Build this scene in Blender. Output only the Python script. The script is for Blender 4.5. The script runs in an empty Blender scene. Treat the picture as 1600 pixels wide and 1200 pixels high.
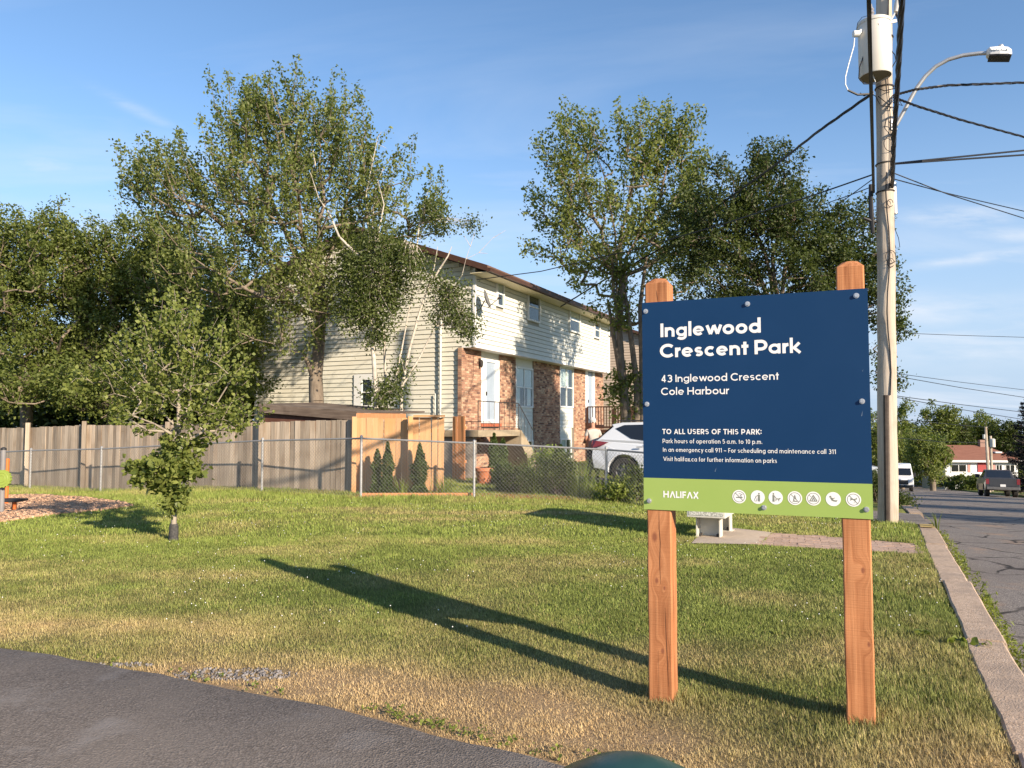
import bpy, math, random
import numpy as np
from mathutils import Vector, Matrix

# ------------------------------------------------------------------ camera, world, sun, exposure
scene = bpy.context.scene
COL = scene.collection
F = 1200.0
PITCH = math.atan(65 / 1200)
CH = 1.6
cam_data = bpy.data.cameras.new("camera")
cam_data.sensor_width = 36.0
cam_data.lens = 36.0 * F / 1600.0
cam_data.clip_start = 0.05
cam_data.clip_end = 4000
cam = bpy.data.objects.new("camera", cam_data)
COL.objects.link(cam)
cam.location = (0, 0, CH)
cam.rotation_euler = (math.pi / 2 + PITCH, 0, 0)
scene.camera = cam

SUN_EL = math.radians(22.0)
SDX, SDY = 0.635, -0.772                       # horizontal direction towards the sun
world = bpy.data.worlds.new("World")
scene.world = world
world.use_nodes = True
wn, wl = world.node_tree.nodes, world.node_tree.links
for n_ in list(wn): wn.remove(n_)
w_out = wn.new("ShaderNodeOutputWorld")
w_bg = wn.new("ShaderNodeBackground")
w_bg.inputs[1].default_value = 0.105
w_sky = wn.new("ShaderNodeTexSky")
w_sky.sky_type = 'NISHITA'
w_sky.sun_disc = False
w_sky.sun_elevation = SUN_EL
w_sky.sun_rotation = math.atan2(SDX, SDY)
w_sky.altitude = 50
w_sky.air_density = 1.0
w_sky.dust_density = 0.15
w_sky.ozone_density = 3.0
# thin high cloud: noise on the view direction projected to a high plane
w_tc = wn.new("ShaderNodeTexCoord")
w_sep = wn.new("ShaderNodeSeparateXYZ"); wl.new(w_tc.outputs["Generated"], w_sep.inputs[0])
w_z = wn.new("ShaderNodeMath"); w_z.operation = 'MAXIMUM'; w_z.inputs[1].default_value = 0.0
wl.new(w_sep.outputs[2], w_z.inputs[0])
w_za = wn.new("ShaderNodeMath"); w_za.operation = 'ADD'; w_za.inputs[1].default_value = 0.12
wl.new(w_z.outputs[0], w_za.inputs[0])
def wdiv(o):
    m = wn.new("ShaderNodeMath"); m.operation = 'DIVIDE'
    wl.new(o, m.inputs[0]); wl.new(w_za.outputs[0], m.inputs[1]); return m.outputs[0]
w_cmb = wn.new("ShaderNodeCombineXYZ")
wl.new(wdiv(w_sep.outputs[0]), w_cmb.inputs[0]); wl.new(wdiv(w_sep.outputs[1]), w_cmb.inputs[1])
w_map = wn.new("ShaderNodeMapping"); w_map.inputs["Rotation"].default_value = (0, 0, 0.5)
w_map.inputs["Scale"].default_value = (0.55, 1.5, 1); w_map.inputs["Location"].default_value = (1.3, 0.4, 0)
wl.new(w_cmb.outputs[0], w_map.inputs[0])
w_no = wn.new("ShaderNodeTexNoise"); w_no.inputs["Scale"].default_value = 1.1
w_no.inputs["Detail"].default_value = 7; w_no.inputs["Roughness"].default_value = 0.55
w_no.inputs["Distortion"].default_value = 0.5
wl.new(w_map.outputs[0], w_no.inputs["Vector"])
w_r = wn.new("ShaderNodeMapRange"); w_r.inputs[1].default_value = 0.50; w_r.inputs[2].default_value = 0.70
w_r.inputs[3].default_value = 0.0; w_r.inputs[4].default_value = 0.6
wl.new(w_no.outputs[0], w_r.inputs[0])
w_lo = wn.new("ShaderNodeMapRange"); w_lo.inputs[1].default_value = 0.52; w_lo.inputs[2].default_value = 0.10
w_lo.inputs[3].default_value = 0.12; w_lo.inputs[4].default_value = 1.0
wl.new(w_sep.outputs[2], w_lo.inputs[0])
w_mu = wn.new("ShaderNodeMath"); w_mu.operation = 'MULTIPLY'
wl.new(w_r.outputs[0], w_mu.inputs[0]); wl.new(w_lo.outputs[0], w_mu.inputs[1])
# a few separate wisps, placed by direction (x/y, z/y)
def wm(op, a, b=None, c=None):
    m = wn.new("ShaderNodeMath"); m.operation = op
    for i, v in enumerate((a, b, c)):
        if v is None: continue
        if isinstance(v, (int, float)): m.inputs[i].default_value = v
        else: wl.new(v, m.inputs[i])
    return m.outputs[0]
w_y = wm('MAXIMUM', w_sep.outputs[1], 0.05)
w_a = wm('DIVIDE', w_sep.outputs[0], w_y); w_e = wm('DIVIDE', w_sep.outputs[2], w_y)
w_ae = wn.new("ShaderNodeCombineXYZ"); wl.new(w_a, w_ae.inputs[0]); wl.new(w_e, w_ae.inputs[1])
w_m2 = wn.new("ShaderNodeMapping"); w_m2.inputs["Scale"].default_value = (9, 42, 1); w_m2.inputs["Rotation"].default_value = (0, 0, -0.12); wl.new(w_ae.outputs[0], w_m2.inputs[0])
w_n2 = wn.new("ShaderNodeTexNoise"); w_n2.inputs["Scale"].default_value = 1.0; w_n2.inputs["Detail"].default_value = 6; w_n2.inputs["Roughness"].default_value = .6; wl.new(w_m2.outputs[0], w_n2.inputs["Vector"])
w_nz = wm('MULTIPLY_ADD', w_n2.outputs[0], 3.4, -0.95)
w_tot = w_mu.outputs[0]
for (ca, ce, sa_, se_, tilt, amp) in ((.590, .275, .075, .014, .02, .75), (.66, .252, .06, .012, -.05, .5), (.620, .222, .085, .0075, .14, .7), (.52, .150, .16, .020, .04, .6), (.60, .10, .2, .02, 0, .5), (-.62, .345, .05, .018, -.2, .35), (-.50, .42, .05, .008, -.5, .3), (-.1, .24, .14, .03, .1, .3), (-.55, .26, .12, .03, .05, .45)):
    da = wm('DIVIDE', wm('SUBTRACT', w_a, ca), sa_); de = wm('DIVIDE', wm('SUBTRACT', wm('MULTIPLY_ADD', w_a, -tilt, w_e), ce - tilt * ca), se_)
    q = wm('EXPONENT', wm('MULTIPLY', wm('ADD', wm('MULTIPLY', da, da), wm('MULTIPLY', de, de)), -1.0))
    w_tot = wm('MAXIMUM', w_tot, wm('MULTIPLY', wm('MULTIPLY', q, amp), w_nz))
w_cl = wn.new("ShaderNodeClamp"); wl.new(w_tot, w_cl.inputs[0])
w_mix = wn.new("ShaderNodeMix"); w_mix.data_type = 'RGBA'
wl.new(w_cl.outputs[0], w_mix.inputs["Factor"]); wl.new(w_sky.outputs[0], w_mix.inputs["A"])
w_mix.inputs["B"].default_value = (4.4, 4.8, 5.4, 1)
# pale air near the horizon, all the way round
w_hz = wn.new("ShaderNodeMapRange"); w_hz.interpolation_type = 'SMOOTHSTEP'
w_hz.inputs[1].default_value = 0.40; w_hz.inputs[2].default_value = 0.0; w_hz.inputs[3].default_value = 0.0; w_hz.inputs[4].default_value = 0.9
wl.new(w_sep.outputs[2], w_hz.inputs[0])
w_hm = wn.new("ShaderNodeMix"); w_hm.data_type = 'RGBA'; wl.new(w_hz.outputs[0], w_hm.inputs["Factor"])
w_hs = wn.new('ShaderNodeHueSaturation'); w_hs.inputs['Saturation'].default_value = 1.04; w_hs.inputs['Value'].default_value = 1.12
wl.new(w_sky.outputs[0], w_hs.inputs['Color']); wl.new(w_hs.outputs[0], w_hm.inputs["A"]); w_hm.inputs["B"].default_value = (2.65, 3.45, 4.7, 1)
wl.new(w_hm.outputs["Result"], w_mix.inputs["A"])
wl.new(w_mix.outputs["Result"], w_bg.inputs[0])
wl.new(w_bg.outputs[0], w_out.inputs[0])

sun_data = bpy.data.lights.new("sun", 'SUN')
sun_data.energy = 4.9
sun_data.angle = math.radians(0.6)
sun_data.color = (1.0, 0.84, 0.65)
sun = bpy.data.objects.new("sun", sun_data)
COL.objects.link(sun)
_sd = Vector((SDX * math.cos(SUN_EL), SDY * math.cos(SUN_EL), math.sin(SUN_EL)))
sun.rotation_euler = _sd.to_track_quat('Z', 'Y').to_euler()
sun.location = (20, -20, 30)

scene.render.engine = 'CYCLES'
vs = scene.view_settings
vs.view_transform = 'Standard'
vs.look = 'None'
vs.exposure = 0.84
vs.gamma = 1.0
vs.use_curve_mapping = False

# ------------------------------------------------------------------ coordinates
UX, UY = 0.4290, 0.9033                        # street direction u ; across the street n = (UY, -UX)
ROTZ = math.atan2(-UX, UY)                     # local X = across (w), local Y = along (t)
def tw(x, y): return UX * x + UY * y, UY * x - UX * y
def xy(t, w): return UX * t + UY * w, UY * t - UX * w
def sstep(v, a, b):
    q = np.clip((v - a) / (b - a), 0, 1); return q * q * (3 - 2 * q)
def G(x, y):
    x = np.asarray(x, float); y = np.asarray(y, float)
    t = UX * x + UY * y; w = UY * x - UX * y
    s = np.minimum(t, 150) - 14.5
    sp = np.where(s > 30, s, np.log1p(np.exp(np.minimum(s, 30) / 1.5)) * 1.5)
    z = -0.066 * sp * sstep(w, -9, -1.5)
    z = z - 0.22 * sstep(-x, 7, 12) * sstep(y, 12, 18)
    z = z + 0.045 * np.exp(-((x - 1.95) ** 2 + (y - 4.1) ** 2) / 0.8)
    z = z + 0.012 * np.sin(x * 1.3 + 0.5) * np.cos(y * 0.9) * (np.abs(x) < 40)
    return z
def gz(x, y): return float(G(x, y))
_c, _s = math.cos(PITCH), math.sin(PITCH)
def ray(px, py):
    a = (px - 800) / F; b = -(py - 600) / F
    return np.array([a, _c - b * _s, _s + b * _c])
def at(px, py, d): return np.array([0, 0, CH]) + ray(px, py) * d
def gat(px, py):
    r = ray(px, py); lo, hi = 0.5, 400.0
    f = lambda d: CH + r[2] * d - gz(r[0] * d, r[1] * d)
    for _ in range(60):
        m = (lo + hi) / 2
        if f(m) > 0: lo = m
        else: hi = m
    p = r * lo; return np.array([p[0], p[1], gz(p[0], p[1])])
def proj(P):
    x, y, z = P[0], P[1], P[2] - CH
    d = y * _c + z * _s; u = -y * _s + z * _c
    return 800 + F * x / d, 600 - F * u / d
RNG = np.random.default_rng(7)

_tab = np.random.default_rng(3).random((256, 256))
def vnoise(x, y):
    x = np.asarray(x, float); y = np.asarray(y, float)
    xi = np.floor(x).astype(int); yi = np.floor(y).astype(int)
    fx = x - xi; fy = y - yi; fx = fx * fx * (3 - 2 * fx); fy = fy * fy * (3 - 2 * fy)
    g = lambda a, b: _tab[a % 256, b % 256]
    return (g(xi, yi) * (1 - fx) + g(xi + 1, yi) * fx) * (1 - fy) + (g(xi, yi + 1) * (1 - fx) + g(xi + 1, yi + 1) * fx) * fy
def fbm(x, y, o=4):
    s = 0; a = 0.5; n = 0
    for i in range(o):
        s = s + a * vnoise(x * 2 ** i + 17 * i, y * 2 ** i + 31 * i); n += a; a *= 0.5
    return s / n

# ------------------------------------------------------------------ materials
def newmat(name):
    m = bpy.data.materials.new(name); m.use_nodes = True
    nt = m.node_tree
    for n in list(nt.nodes): nt.nodes.remove(n)
    out = nt.nodes.new("ShaderNodeOutputMaterial")
    b = nt.nodes.new("ShaderNodeBsdfPrincipled")
    nt.links.new(b.outputs[0], out.inputs[0])
    return m, nt, b, out
def M(name, c1, c2=None, rough=0.7, scale=6.0, stretch=(1, 1, 1), bump=0.0, bscale=None, metallic=0.0, spec=0.4,
      rnd=0.0, attr=None, detail=5, lo=0.3, hi=0.7, c3=None, s3=1.0, coat=0.0):
    """noise mix of c1 and c2 (and large stains of c3), optional attribute colour, bump and per object variation"""
    m, nt, b, out = newmat(name); N = nt.nodes.new; L = nt.links.new
    tc = N("ShaderNodeTexCoord"); oi = N("ShaderNodeObjectInfo")
    ad = N("ShaderNodeVectorMath"); ad.operation = 'ADD'
    sc = N("ShaderNodeVectorMath"); sc.operation = 'SCALE'; sc.inputs[0].default_value = (37, 53, 71)
    L(oi.outputs["Random"], sc.inputs[3]); L(tc.outputs["Object"], ad.inputs[0]); L(sc.outputs[0], ad.inputs[1])
    mp = N("ShaderNodeMapping"); mp.inputs["Scale"].default_value = stretch; L(ad.outputs[0], mp.inputs[0])
    col = None
    if attr:
        a = N("ShaderNodeAttribute"); a.attribute_name = attr; col = a.outputs["Color"]
    no = N("ShaderNodeTexNoise"); no.inputs["Scale"].default_value = scale; no.inputs["Detail"].default_value = detail
    no.inputs["Roughness"].default_value = 0.6; L(mp.outputs[0], no.inputs["Vector"])
    mr = N("ShaderNodeMapRange"); mr.inputs[1].default_value = lo; mr.inputs[2].default_value = hi; L(no.outputs[0], mr.inputs[0])
    if attr:
        mm = N("ShaderNodeMix"); mm.data_type = 'RGBA'; mm.blend_type = 'MULTIPLY'; mm.inputs["Factor"].default_value = 1
        g = N("ShaderNodeMapRange"); g.inputs[3].default_value = 0.75; g.inputs[4].default_value = 1.25; L(mr.outputs[0], g.inputs[0])
        L(col, mm.inputs["A"]); L(g.outputs[0], mm.inputs["B"]); col = mm.outputs["Result"]
    else:
        mx = N("ShaderNodeMix"); mx.data_type = 'RGBA'; L(mr.outputs[0], mx.inputs["Factor"])
        mx.inputs["A"].default_value = (*c1, 1); mx.inputs["B"].default_value = (*(c2 or c1), 1); col = mx.outputs["Result"]
    if c3:
        n3 = N("ShaderNodeTexNoise"); n3.inputs["Scale"].default_value = s3; n3.inputs["Detail"].default_value = 6; L(ad.outputs[0], n3.inputs["Vector"])
        r3 = N("ShaderNodeMapRange"); r3.inputs[1].default_value = 0.5; r3.inputs[2].default_value = 0.72; r3.inputs[4].default_value = 0.8; L(n3.outputs[0], r3.inputs[0])
        m3 = N("ShaderNodeMix"); m3.data_type = 'RGBA'; L(r3.outputs[0], m3.inputs["Factor"]); L(col, m3.inputs["A"]); m3.inputs["B"].default_value = (*c3, 1)
        col = m3.outputs["Result"]
    if rnd > 0:
        hv = N("ShaderNodeHueSaturation"); rr = N("ShaderNodeMapRange"); rr.inputs[3].default_value = 1 - rnd; rr.inputs[4].default_value = 1 + rnd
        L(oi.outputs["Random"], rr.inputs[0]); L(rr.outputs[0], hv.inputs["Value"]); L(col, hv.inputs["Color"]); col = hv.outputs[0]
    L(col, b.inputs["Base Color"])
    b.inputs["Roughness"].default_value = rough; b.inputs["Metallic"].default_value = metallic
    b.inputs["Specular IOR Level"].default_value = spec
    b.inputs["Coat Weight"].default_value = coat; b.inputs["Coat Roughness"].default_value = 0.05
    if bump > 0:
        nb = N("ShaderNodeTexNoise"); nb.inputs["Scale"].default_value = bscale or scale * 2; nb.inputs["Detail"].default_value = 5
        L(mp.outputs[0], nb.inputs["Vector"])
        bp = N("ShaderNodeBump"); bp.inputs["Strength"].default_value = bump; bp.inputs["Distance"].default_value = 0.01
        L(nb.outputs[0], bp.inputs["Height"]); L(bp.outputs[0], b.inputs["Normal"])
    return m
def leafmat(name, dark, light, trans=0.35, rough=0.5):
    m, nt, b, out = newmat(name); N = nt.nodes.new; L = nt.links.new
    a = N("ShaderNodeAttribute"); a.attribute_name = "v"
    mx = N("ShaderNodeMix"); mx.data_type = 'RGBA'; L(a.outputs["Fac"], mx.inputs["Factor"])
    mx.inputs["A"].default_value = (*dark, 1); mx.inputs["B"].default_value = (*light, 1)
    L(mx.outputs["Result"], b.inputs["Base Color"]); b.inputs["Roughness"].default_value = rough
    b.inputs["Specular IOR Level"].default_value = 0.35
    t = N("ShaderNodeBsdfTranslucent")
    tm = N("ShaderNodeMix"); tm.data_type = 'RGBA'; tm.blend_type = 'MULTIPLY'; tm.inputs["Factor"].default_value = 1
    L(mx.outputs["Result"], tm.inputs["A"]); tm.inputs["B"].default_value = (1.5, 1.6, 0.7, 1); L(tm.outputs["Result"], t.inputs[0])
    ms = N("ShaderNodeMixShader"); ms.inputs[0].default_value = trans; L(b.outputs[0], ms.inputs[1]); L(t.outputs[0], ms.inputs[2])
    L(ms.outputs[0], out.inputs[0]); return m
def glassmat(name, tint=(0.9, 0.95, 0.95), refl=0.5):
    m, nt, b, out = newmat(name); N = nt.nodes.new; L = nt.links.new
    nt.nodes.remove(b)
    t = N("ShaderNodeBsdfTransparent"); t.inputs[0].default_value = (*tint, 1)
    g = N("ShaderNodeBsdfGlossy"); g.inputs["Roughness"].default_value = 0.03
    f = N("ShaderNodeLayerWeight"); f.inputs[0].default_value = .5
    pw = N("ShaderNodeMath"); pw.operation = 'POWER'; pw.inputs[1].default_value = 4; L(f.outputs["Facing"], pw.inputs[0])
    ad = N("ShaderNodeMath"); ad.operation = 'MULTIPLY_ADD'; ad.inputs[1].default_value = .7; ad.inputs[2].default_value = 0.05; L(pw.outputs[0], ad.inputs[0])
    ms = N("ShaderNodeMixShader"); L(ad.outputs[0], ms.inputs[0]); L(t.outputs[0], ms.inputs[1]); L(g.outputs[0], ms.inputs[2])
    L(ms.outputs[0], out.inputs[0]); return m

# ------------------------------------------------------------------ mesh helpers
class MB:
    def __init__(s): s.v = []; s.f = []; s.c = []
    def add(s, vs_, fs, col=None):
        o = len(s.v); s.v += [tuple(map(float, p)) for p in vs_]; s.f += [tuple(i + o for i in f) for f in fs]
        s.c += [col] * len(fs); return s
    def box(s, x0, x1, y0, y1, z0, z1, col=None):
        return s.add([(x0, y0, z0), (x1, y0, z0), (x1, y1, z0), (x0, y1, z0), (x0, y0, z1), (x1, y0, z1), (x1, y1, z1), (x0, y1, z1)],
                     [(0, 3, 2, 1), (4, 5, 6, 7), (0, 1, 5, 4), (1, 2, 6, 5), (2, 3, 7, 6), (3, 0, 4, 7)], col)
    def beam(s, a, b, w, h, col=None):
        a = Vector(a); b = Vector(b); d = (b - a).normalized()
        up = Vector((0, 0, 1)) if abs(d.z) < 0.95 else Vector((0, 1, 0))
        r = d.cross(up).normalized() * w / 2; u = r.cross(d).normalized() * h / 2
        vs_ = [p + q for p in (a, b) for q in (-r - u, r - u, r + u, -r + u)]
        return s.add(vs_, [(0, 1, 2, 3), (7, 6, 5, 4), (0, 4, 5, 1), (1, 5, 6, 2), (2, 6, 7, 3), (3, 7, 4, 0)], col)
    def tube(s, pts, r, n=6, cap=True, col=None):
        pts = [Vector(p) for p in pts]; k = len(pts)
        rs = r if hasattr(r, '__len__') else [r] * k
        ref = None; rings = []
        for i, p in enumerate(pts):
            d = (pts[min(i + 1, k - 1)] - pts[max(i - 1, 0)]).normalized()
            if ref is None: ref = Vector((0, 0, 1)) if abs(d.z) < 0.9 else Vector((1, 0, 0))
            x = (ref - d * ref.dot(d)).normalized(); y = d.cross(x); ref = x
            rings += [p + (x * math.cos(2 * math.pi * j / n) + y * math.sin(2 * math.pi * j / n)) * rs[i] for j in range(n)]
        fs = [(i * n + j, i * n + (j + 1) % n, (i + 1) * n + (j + 1) % n, (i + 1) * n + j) for i in range(k - 1) for j in range(n)]
        if cap: fs += [tuple(range(n - 1, -1, -1)), tuple((k - 1) * n + j for j in range(n))]
        return s.add(rings, fs, col)
    def lathe(s, prof, c=(0, 0, 0), n=20, col=None):
        vs_ = [(c[0] + r * math.cos(2 * math.pi * j / n), c[1] + r * math.sin(2 * math.pi * j / n), c[2] + z) for r, z in prof for j in range(n)]
        k = len(prof)
        fs = [(i * n + j, i * n + (j + 1) % n, (i + 1) * n + (j + 1) % n, (i + 1) * n + j) for i in range(k - 1) for j in range(n)]
        fs += [tuple(range(n - 1, -1, -1)), tuple((k - 1) * n + j for j in range(n))]
        return s.add(vs_, fs, col)
    def prism(s, poly, x0, x1, axis='x', col=None):
        n = len(poly)
        mk = {'x': lambda a, p: (a, p[0], p[1]), 'y': lambda a, p: (p[0], a, p[1]), 'z': lambda a, p: (p[0], p[1], a)}[axis]
        vs_ = [mk(x0, p) for p in poly] + [mk(x1, p) for p in poly]
        fs = [tuple(range(n - 1, -1, -1)), tuple(range(n, 2 * n))] + [(i, (i + 1) % n, n + (i + 1) % n, n + i) for i in range(n)]
        return s.add(vs_, fs, col)
    def build(s, name, mat, parent=None, smooth=False, bevel=0, fix=True):
        me = bpy.data.meshes.new(name); me.from_pydata(s.v, [], s.f)
        if any(c is not None for c in s.c):
            a = me.attributes.new("col", 'FLOAT_COLOR', 'FACE')
            a.data.foreach_set("color", np.array([(*(c or (1, 1, 1)), 1) for c in s.c], float).ravel())
        me.materials.append(mat)
        if fix:
            import bmesh
            bm = bmesh.new(); bm.from_mesh(me); bmesh.ops.recalc_face_normals(bm, faces=bm.faces); bm.to_mesh(me); bm.free()
        if smooth:
            me.polygons.foreach_set("use_smooth", [True] * len(me.polygons))
            try: me.set_sharp_from_angle(angle=math.radians(40))
            except Exception: pass
        o = bpy.data.objects.new(name, me); COL.objects.link(o)
        if parent is not None: o.parent = parent
        if bevel:
            b = o.modifiers.new("bevel", 'BEVEL'); b.width = bevel; b.segments = 2; b.limit_method = 'ANGLE'
        return o
def npmesh(name, V, faces, mat, parent=None, attrs=None, smooth=False):
    V = np.asarray(V, np.float32); faces = np.asarray(faces, np.int32); k = faces.shape[1]; n = len(faces)
    me = bpy.data.meshes.new(name)
    me.vertices.add(len(V)); me.vertices.foreach_set("co", V.ravel())
    me.loops.add(n * k); me.loops.foreach_set("vertex_index", faces.ravel())
    me.polygons.add(n); me.polygons.foreach_set("loop_start", np.arange(0, n * k, k, dtype=np.int32))
    me.polygons.foreach_set("loop_total", np.full(n, k, np.int32))
    if smooth: me.polygons.foreach_set("use_smooth", np.ones(n, bool))
    me.update(calc_edges=True)
    for an, (dom, arr) in (attrs or {}).items():
        arr = np.asarray(arr, np.float32)
        if arr.ndim == 1:
            a = me.attributes.new(an, 'FLOAT', dom); a.data.foreach_set("value", arr)
        else:
            a = me.attributes.new(an, 'FLOAT_COLOR', dom); a.data.foreach_set("color", np.c_[arr, np.ones(len(arr))].astype(np.float32).ravel())
    me.materials.append(mat)
    o = bpy.data.objects.new(name, me); COL.objects.link(o)
    if parent is not None: o.parent = parent
    return o
def tag(o, label=None, cat=None, group=None, kind=None):
    if label: o["label"] = label
    if cat: o["category"] = cat
    if group: o["group"] = group
    if kind: o["kind"] = kind
    return o
def thing(name, label, cat, loc=(0, 0, 0), rz=0, group=None):
    o = bpy.data.objects.new(name, None); COL.objects.link(o); o.empty_display_size = 0.3
    o.location = tuple(map(float, loc)); o.rotation_euler = (0, 0, rz)
    return tag(o, label, cat, group)
def copy_tree(o, parent=None):
    c = o.copy(); COL.objects.link(c); c.parent = parent
    for ch in list(o.children): copy_tree(ch, c)
    return c
def piece(src, parent, loc, rot=None, scale=None):
    c = src.copy(); COL.objects.link(c); c.parent = parent; c.location = loc
    if rot is not None: c.rotation_euler = rot
    if scale is not None: c.scale = scale
    return c

# ------------------------------------------------------------------ shared materials
m_concrete = M("concrete", (0.30, 0.25, 0.20), (0.42, 0.36, 0.29), 0.9, 9, bump=0.5, bscale=60, c3=(0.22, 0.18, 0.15), s3=2.2)
m_kerb = M("kerb_concrete", (0.37, 0.265, 0.185), (0.58, 0.44, 0.325), 0.95, 28, bump=0.9, bscale=90, c3=(0.30, 0.235, 0.185), s3=2.5, rnd=0.06)
m_galv = M("galvanised", (0.42, 0.43, 0.44), (0.55, 0.55, 0.55), 0.45, 12, metallic=0.6)
m_white = M("white_vinyl", (0.72, 0.72, 0.70), (0.8, 0.8, 0.78), 0.5, 3)
m_black = M("black_plastic", (0.02, 0.02, 0.022), (0.035, 0.035, 0.037), 0.5, 8)
m_rubber = M("rubber", (0.02, 0.02, 0.02), (0.04, 0.038, 0.036), 0.85, 20)
m_wire = M("wire_black", (0.015, 0.015, 0.018), None, 0.5)
m_iron = M("black_iron", (0.03, 0.028, 0.027), (0.06, 0.05, 0.045), 0.6, 20)
m_brownmetal = M("brown_metal", (0.06, 0.03, 0.022), (0.09, 0.045, 0.032), 0.5, 4)
m_shingle = M("shingle", (0.10, 0.06, 0.045), (0.17, 0.10, 0.07), 0.9, 30, bump=0.6)
m_glass = glassmat("window_glass")
m_darkin = M("dark_interior", (0.03, 0.03, 0.032), (0.05, 0.05, 0.05), 0.8, 2)
m_curtain = M("curtain", (0.62, 0.62, 0.6), (0.74, 0.73, 0.7), 0.9, 30, stretch=(1, 1, 0.05), bump=0.6)
m_bark = M("bark_grey", (0.13, 0.10, 0.075), (0.27, 0.22, 0.165), 0.95, 9, stretch=(1, 1, 0.35), bump=1.0, bscale=14)
m_barkl = M("bark_light", (0.22, 0.18, 0.14), (0.42, 0.37, 0.30), 0.9, 7, stretch=(1, 1, 0.5), bump=0.7)
m_birch = M("bark_birch", (0.42, 0.37, 0.31), (0.60, 0.54, 0.46), 0.8, 5, stretch=(1, 1, 2.5), bump=0.3, c3=(0.20, 0.17, 0.14), s3=3.0)
m_lf_maple = leafmat("leaf_maple", (0.075, 0.105, 0.026), (0.27, 0.30, 0.095), .42)
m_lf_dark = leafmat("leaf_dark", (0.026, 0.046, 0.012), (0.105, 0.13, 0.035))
m_lf_bg = leafmat("leaf_hedge", (0.055, 0.085, 0.018), (0.215, 0.245, 0.062))
m_lf_small = leafmat("leaf_small_tree", (0.08, 0.115, 0.024), (0.29, 0.315, 0.085))
m_lf_birch = leafmat("leaf_birch", (0.04, 0.062, 0.016), (0.15, 0.18, 0.05))
m_lf_cedar = leafmat("leaf_cedar", (0.045, 0.075, 0.02), (0.13, 0.18, 0.05), 0.2)
m_lf_spruce = leafmat("leaf_spruce", (0.012, 0.012, 0.014), (0.035, 0.03, 0.035), 0.1)
m_lf_weed = leafmat("leaf_weed", (0.08, 0.11, 0.02), (0.26, 0.30, 0.06))
m_lf_lily = leafmat("leaf_lily", (0.10, 0.15, 0.03), (0.30, 0.36, 0.09))

# ------------------------------------------------------------------ ground, road, kerb, path
DRYP = [(-1.9, 4.4, 1.1, .65, 1.2), (-.75, 4.25, 1.0, .7, 1.6), (.1, 3.95, .75, .6, 1.3), (-3.4, 6.2, 1.2, .3, .45), (-3.2, 8.3, .9, .35, .4),
        (-6.6, 8.7, 1.2, .5, .5), (.0, 14.2, 2.6, .35, .55), (-1.6, 13.3, 1.6, .3, .4), (-.6, 10.6, 1.4, .3, .25), (1.2, 5.4, .8, .4, .35), (2.7, 5.6, .5, .6, .3),
        (-4.4, 5.9, .8, .3, .5), (2.3, 3.5, .5, .4, .4), (-2.7, 4.9, .9, .3, .4), (-3.0, 14.9, .8, .2, .45)]
def lawn(x, y):
    """colour of the turf: green with straw patches; returns rgb and dryness"""
    x = np.asarray(x, float); y = np.asarray(y, float)
    dry = 0.30 * np.clip((fbm(x * 0.9 + 5, y * 1.1 + 9, 5) - 0.47) * 3.2, 0, 1)
    for cx, cy, rx, ry, a in DRYP:
        dry = dry + a * np.exp(-((x - cx) / rx) ** 2 - ((y - cy) / ry) ** 2) * (0.55 + 0.9 * fbm(x * 4, y * 4, 3))
    t = UX * x + UY * y
    dry = dry + 0.35 * sstep(-t, -5.2, -4.0) * fbm(x * 3 + 3, y * 3, 3)
    dry = np.clip(dry, 0, 1)
    g = np.stack([0.165 + 0 * x, 0.19 + 0 * x, 0.052 + 0 * x], -1)
    g2 = np.array([0.215, 0.25, 0.062])
    k = sstep(y, 6, 13)[..., None]
    g = g * (1 - k) + g2 * k
    d = np.array([0.50, 0.345, 0.195])
    n = (0.8 + 0.4 * fbm(x * 2.3 + 40, y * 2.3, 4))[..., None]
    return (g * (1 - dry[..., None]) + d * dry[..., None]) * n, dry
KW0, KW1 = 0.555, 0.815                          # kerb between these w
RW1 = 9.1                                       # far edge of the road
def grid_sheet(name, ts, ws, zf, mat, col=False, drop=None):
    T, W = np.meshgrid(ts, ws, indexing='ij'); X = UX * T + UY * W; Y = UY * T - UX * W
    Z = zf(X, Y, T, W); V = np.stack([X, Y, Z], -1).reshape(-1, 3)
    a, b = len(ts), len(ws); I = np.arange(a * b).reshape(a, b)
    Fc = np.stack([I[:-1, :-1], I[:-1, 1:], I[1:, 1:], I[1:, :-1]], -1).reshape(-1, 4)[:, ::-1]
    at_ = None
    if col:
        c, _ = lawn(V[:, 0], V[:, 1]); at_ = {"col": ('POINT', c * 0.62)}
    return tag(npmesh(name, V, Fc, mat, attrs=at_, smooth=True), kind="structure")
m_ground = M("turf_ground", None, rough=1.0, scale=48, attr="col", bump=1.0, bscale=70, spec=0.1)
ts = np.concatenate([[-300, -150, -80, -40, -20, -10], np.arange(-5, 30, .3), np.arange(30, 80, 1.5), np.arange(80, 170, 6), [200, 260, 400, 700, 1200]])
ws = np.concatenate([[-900, -400, -200, -120, -80, -60, -45, -35], np.arange(-30, .5, .3), [.57, .60, .72], [.80, 8.9, 9.1, 9.3, 10, 11, 12, 14, 16, 20, 25, 30, 40, 60, 90, 140, 220, 400, 900]])
def zg(X, Y, T, W):
    z = G(X, Y)
    return np.where((W > .58) & (W < 9.09), z - .35, z)
grid_sheet("ground", ts, ws, zg, m_ground, col=True)
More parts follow.
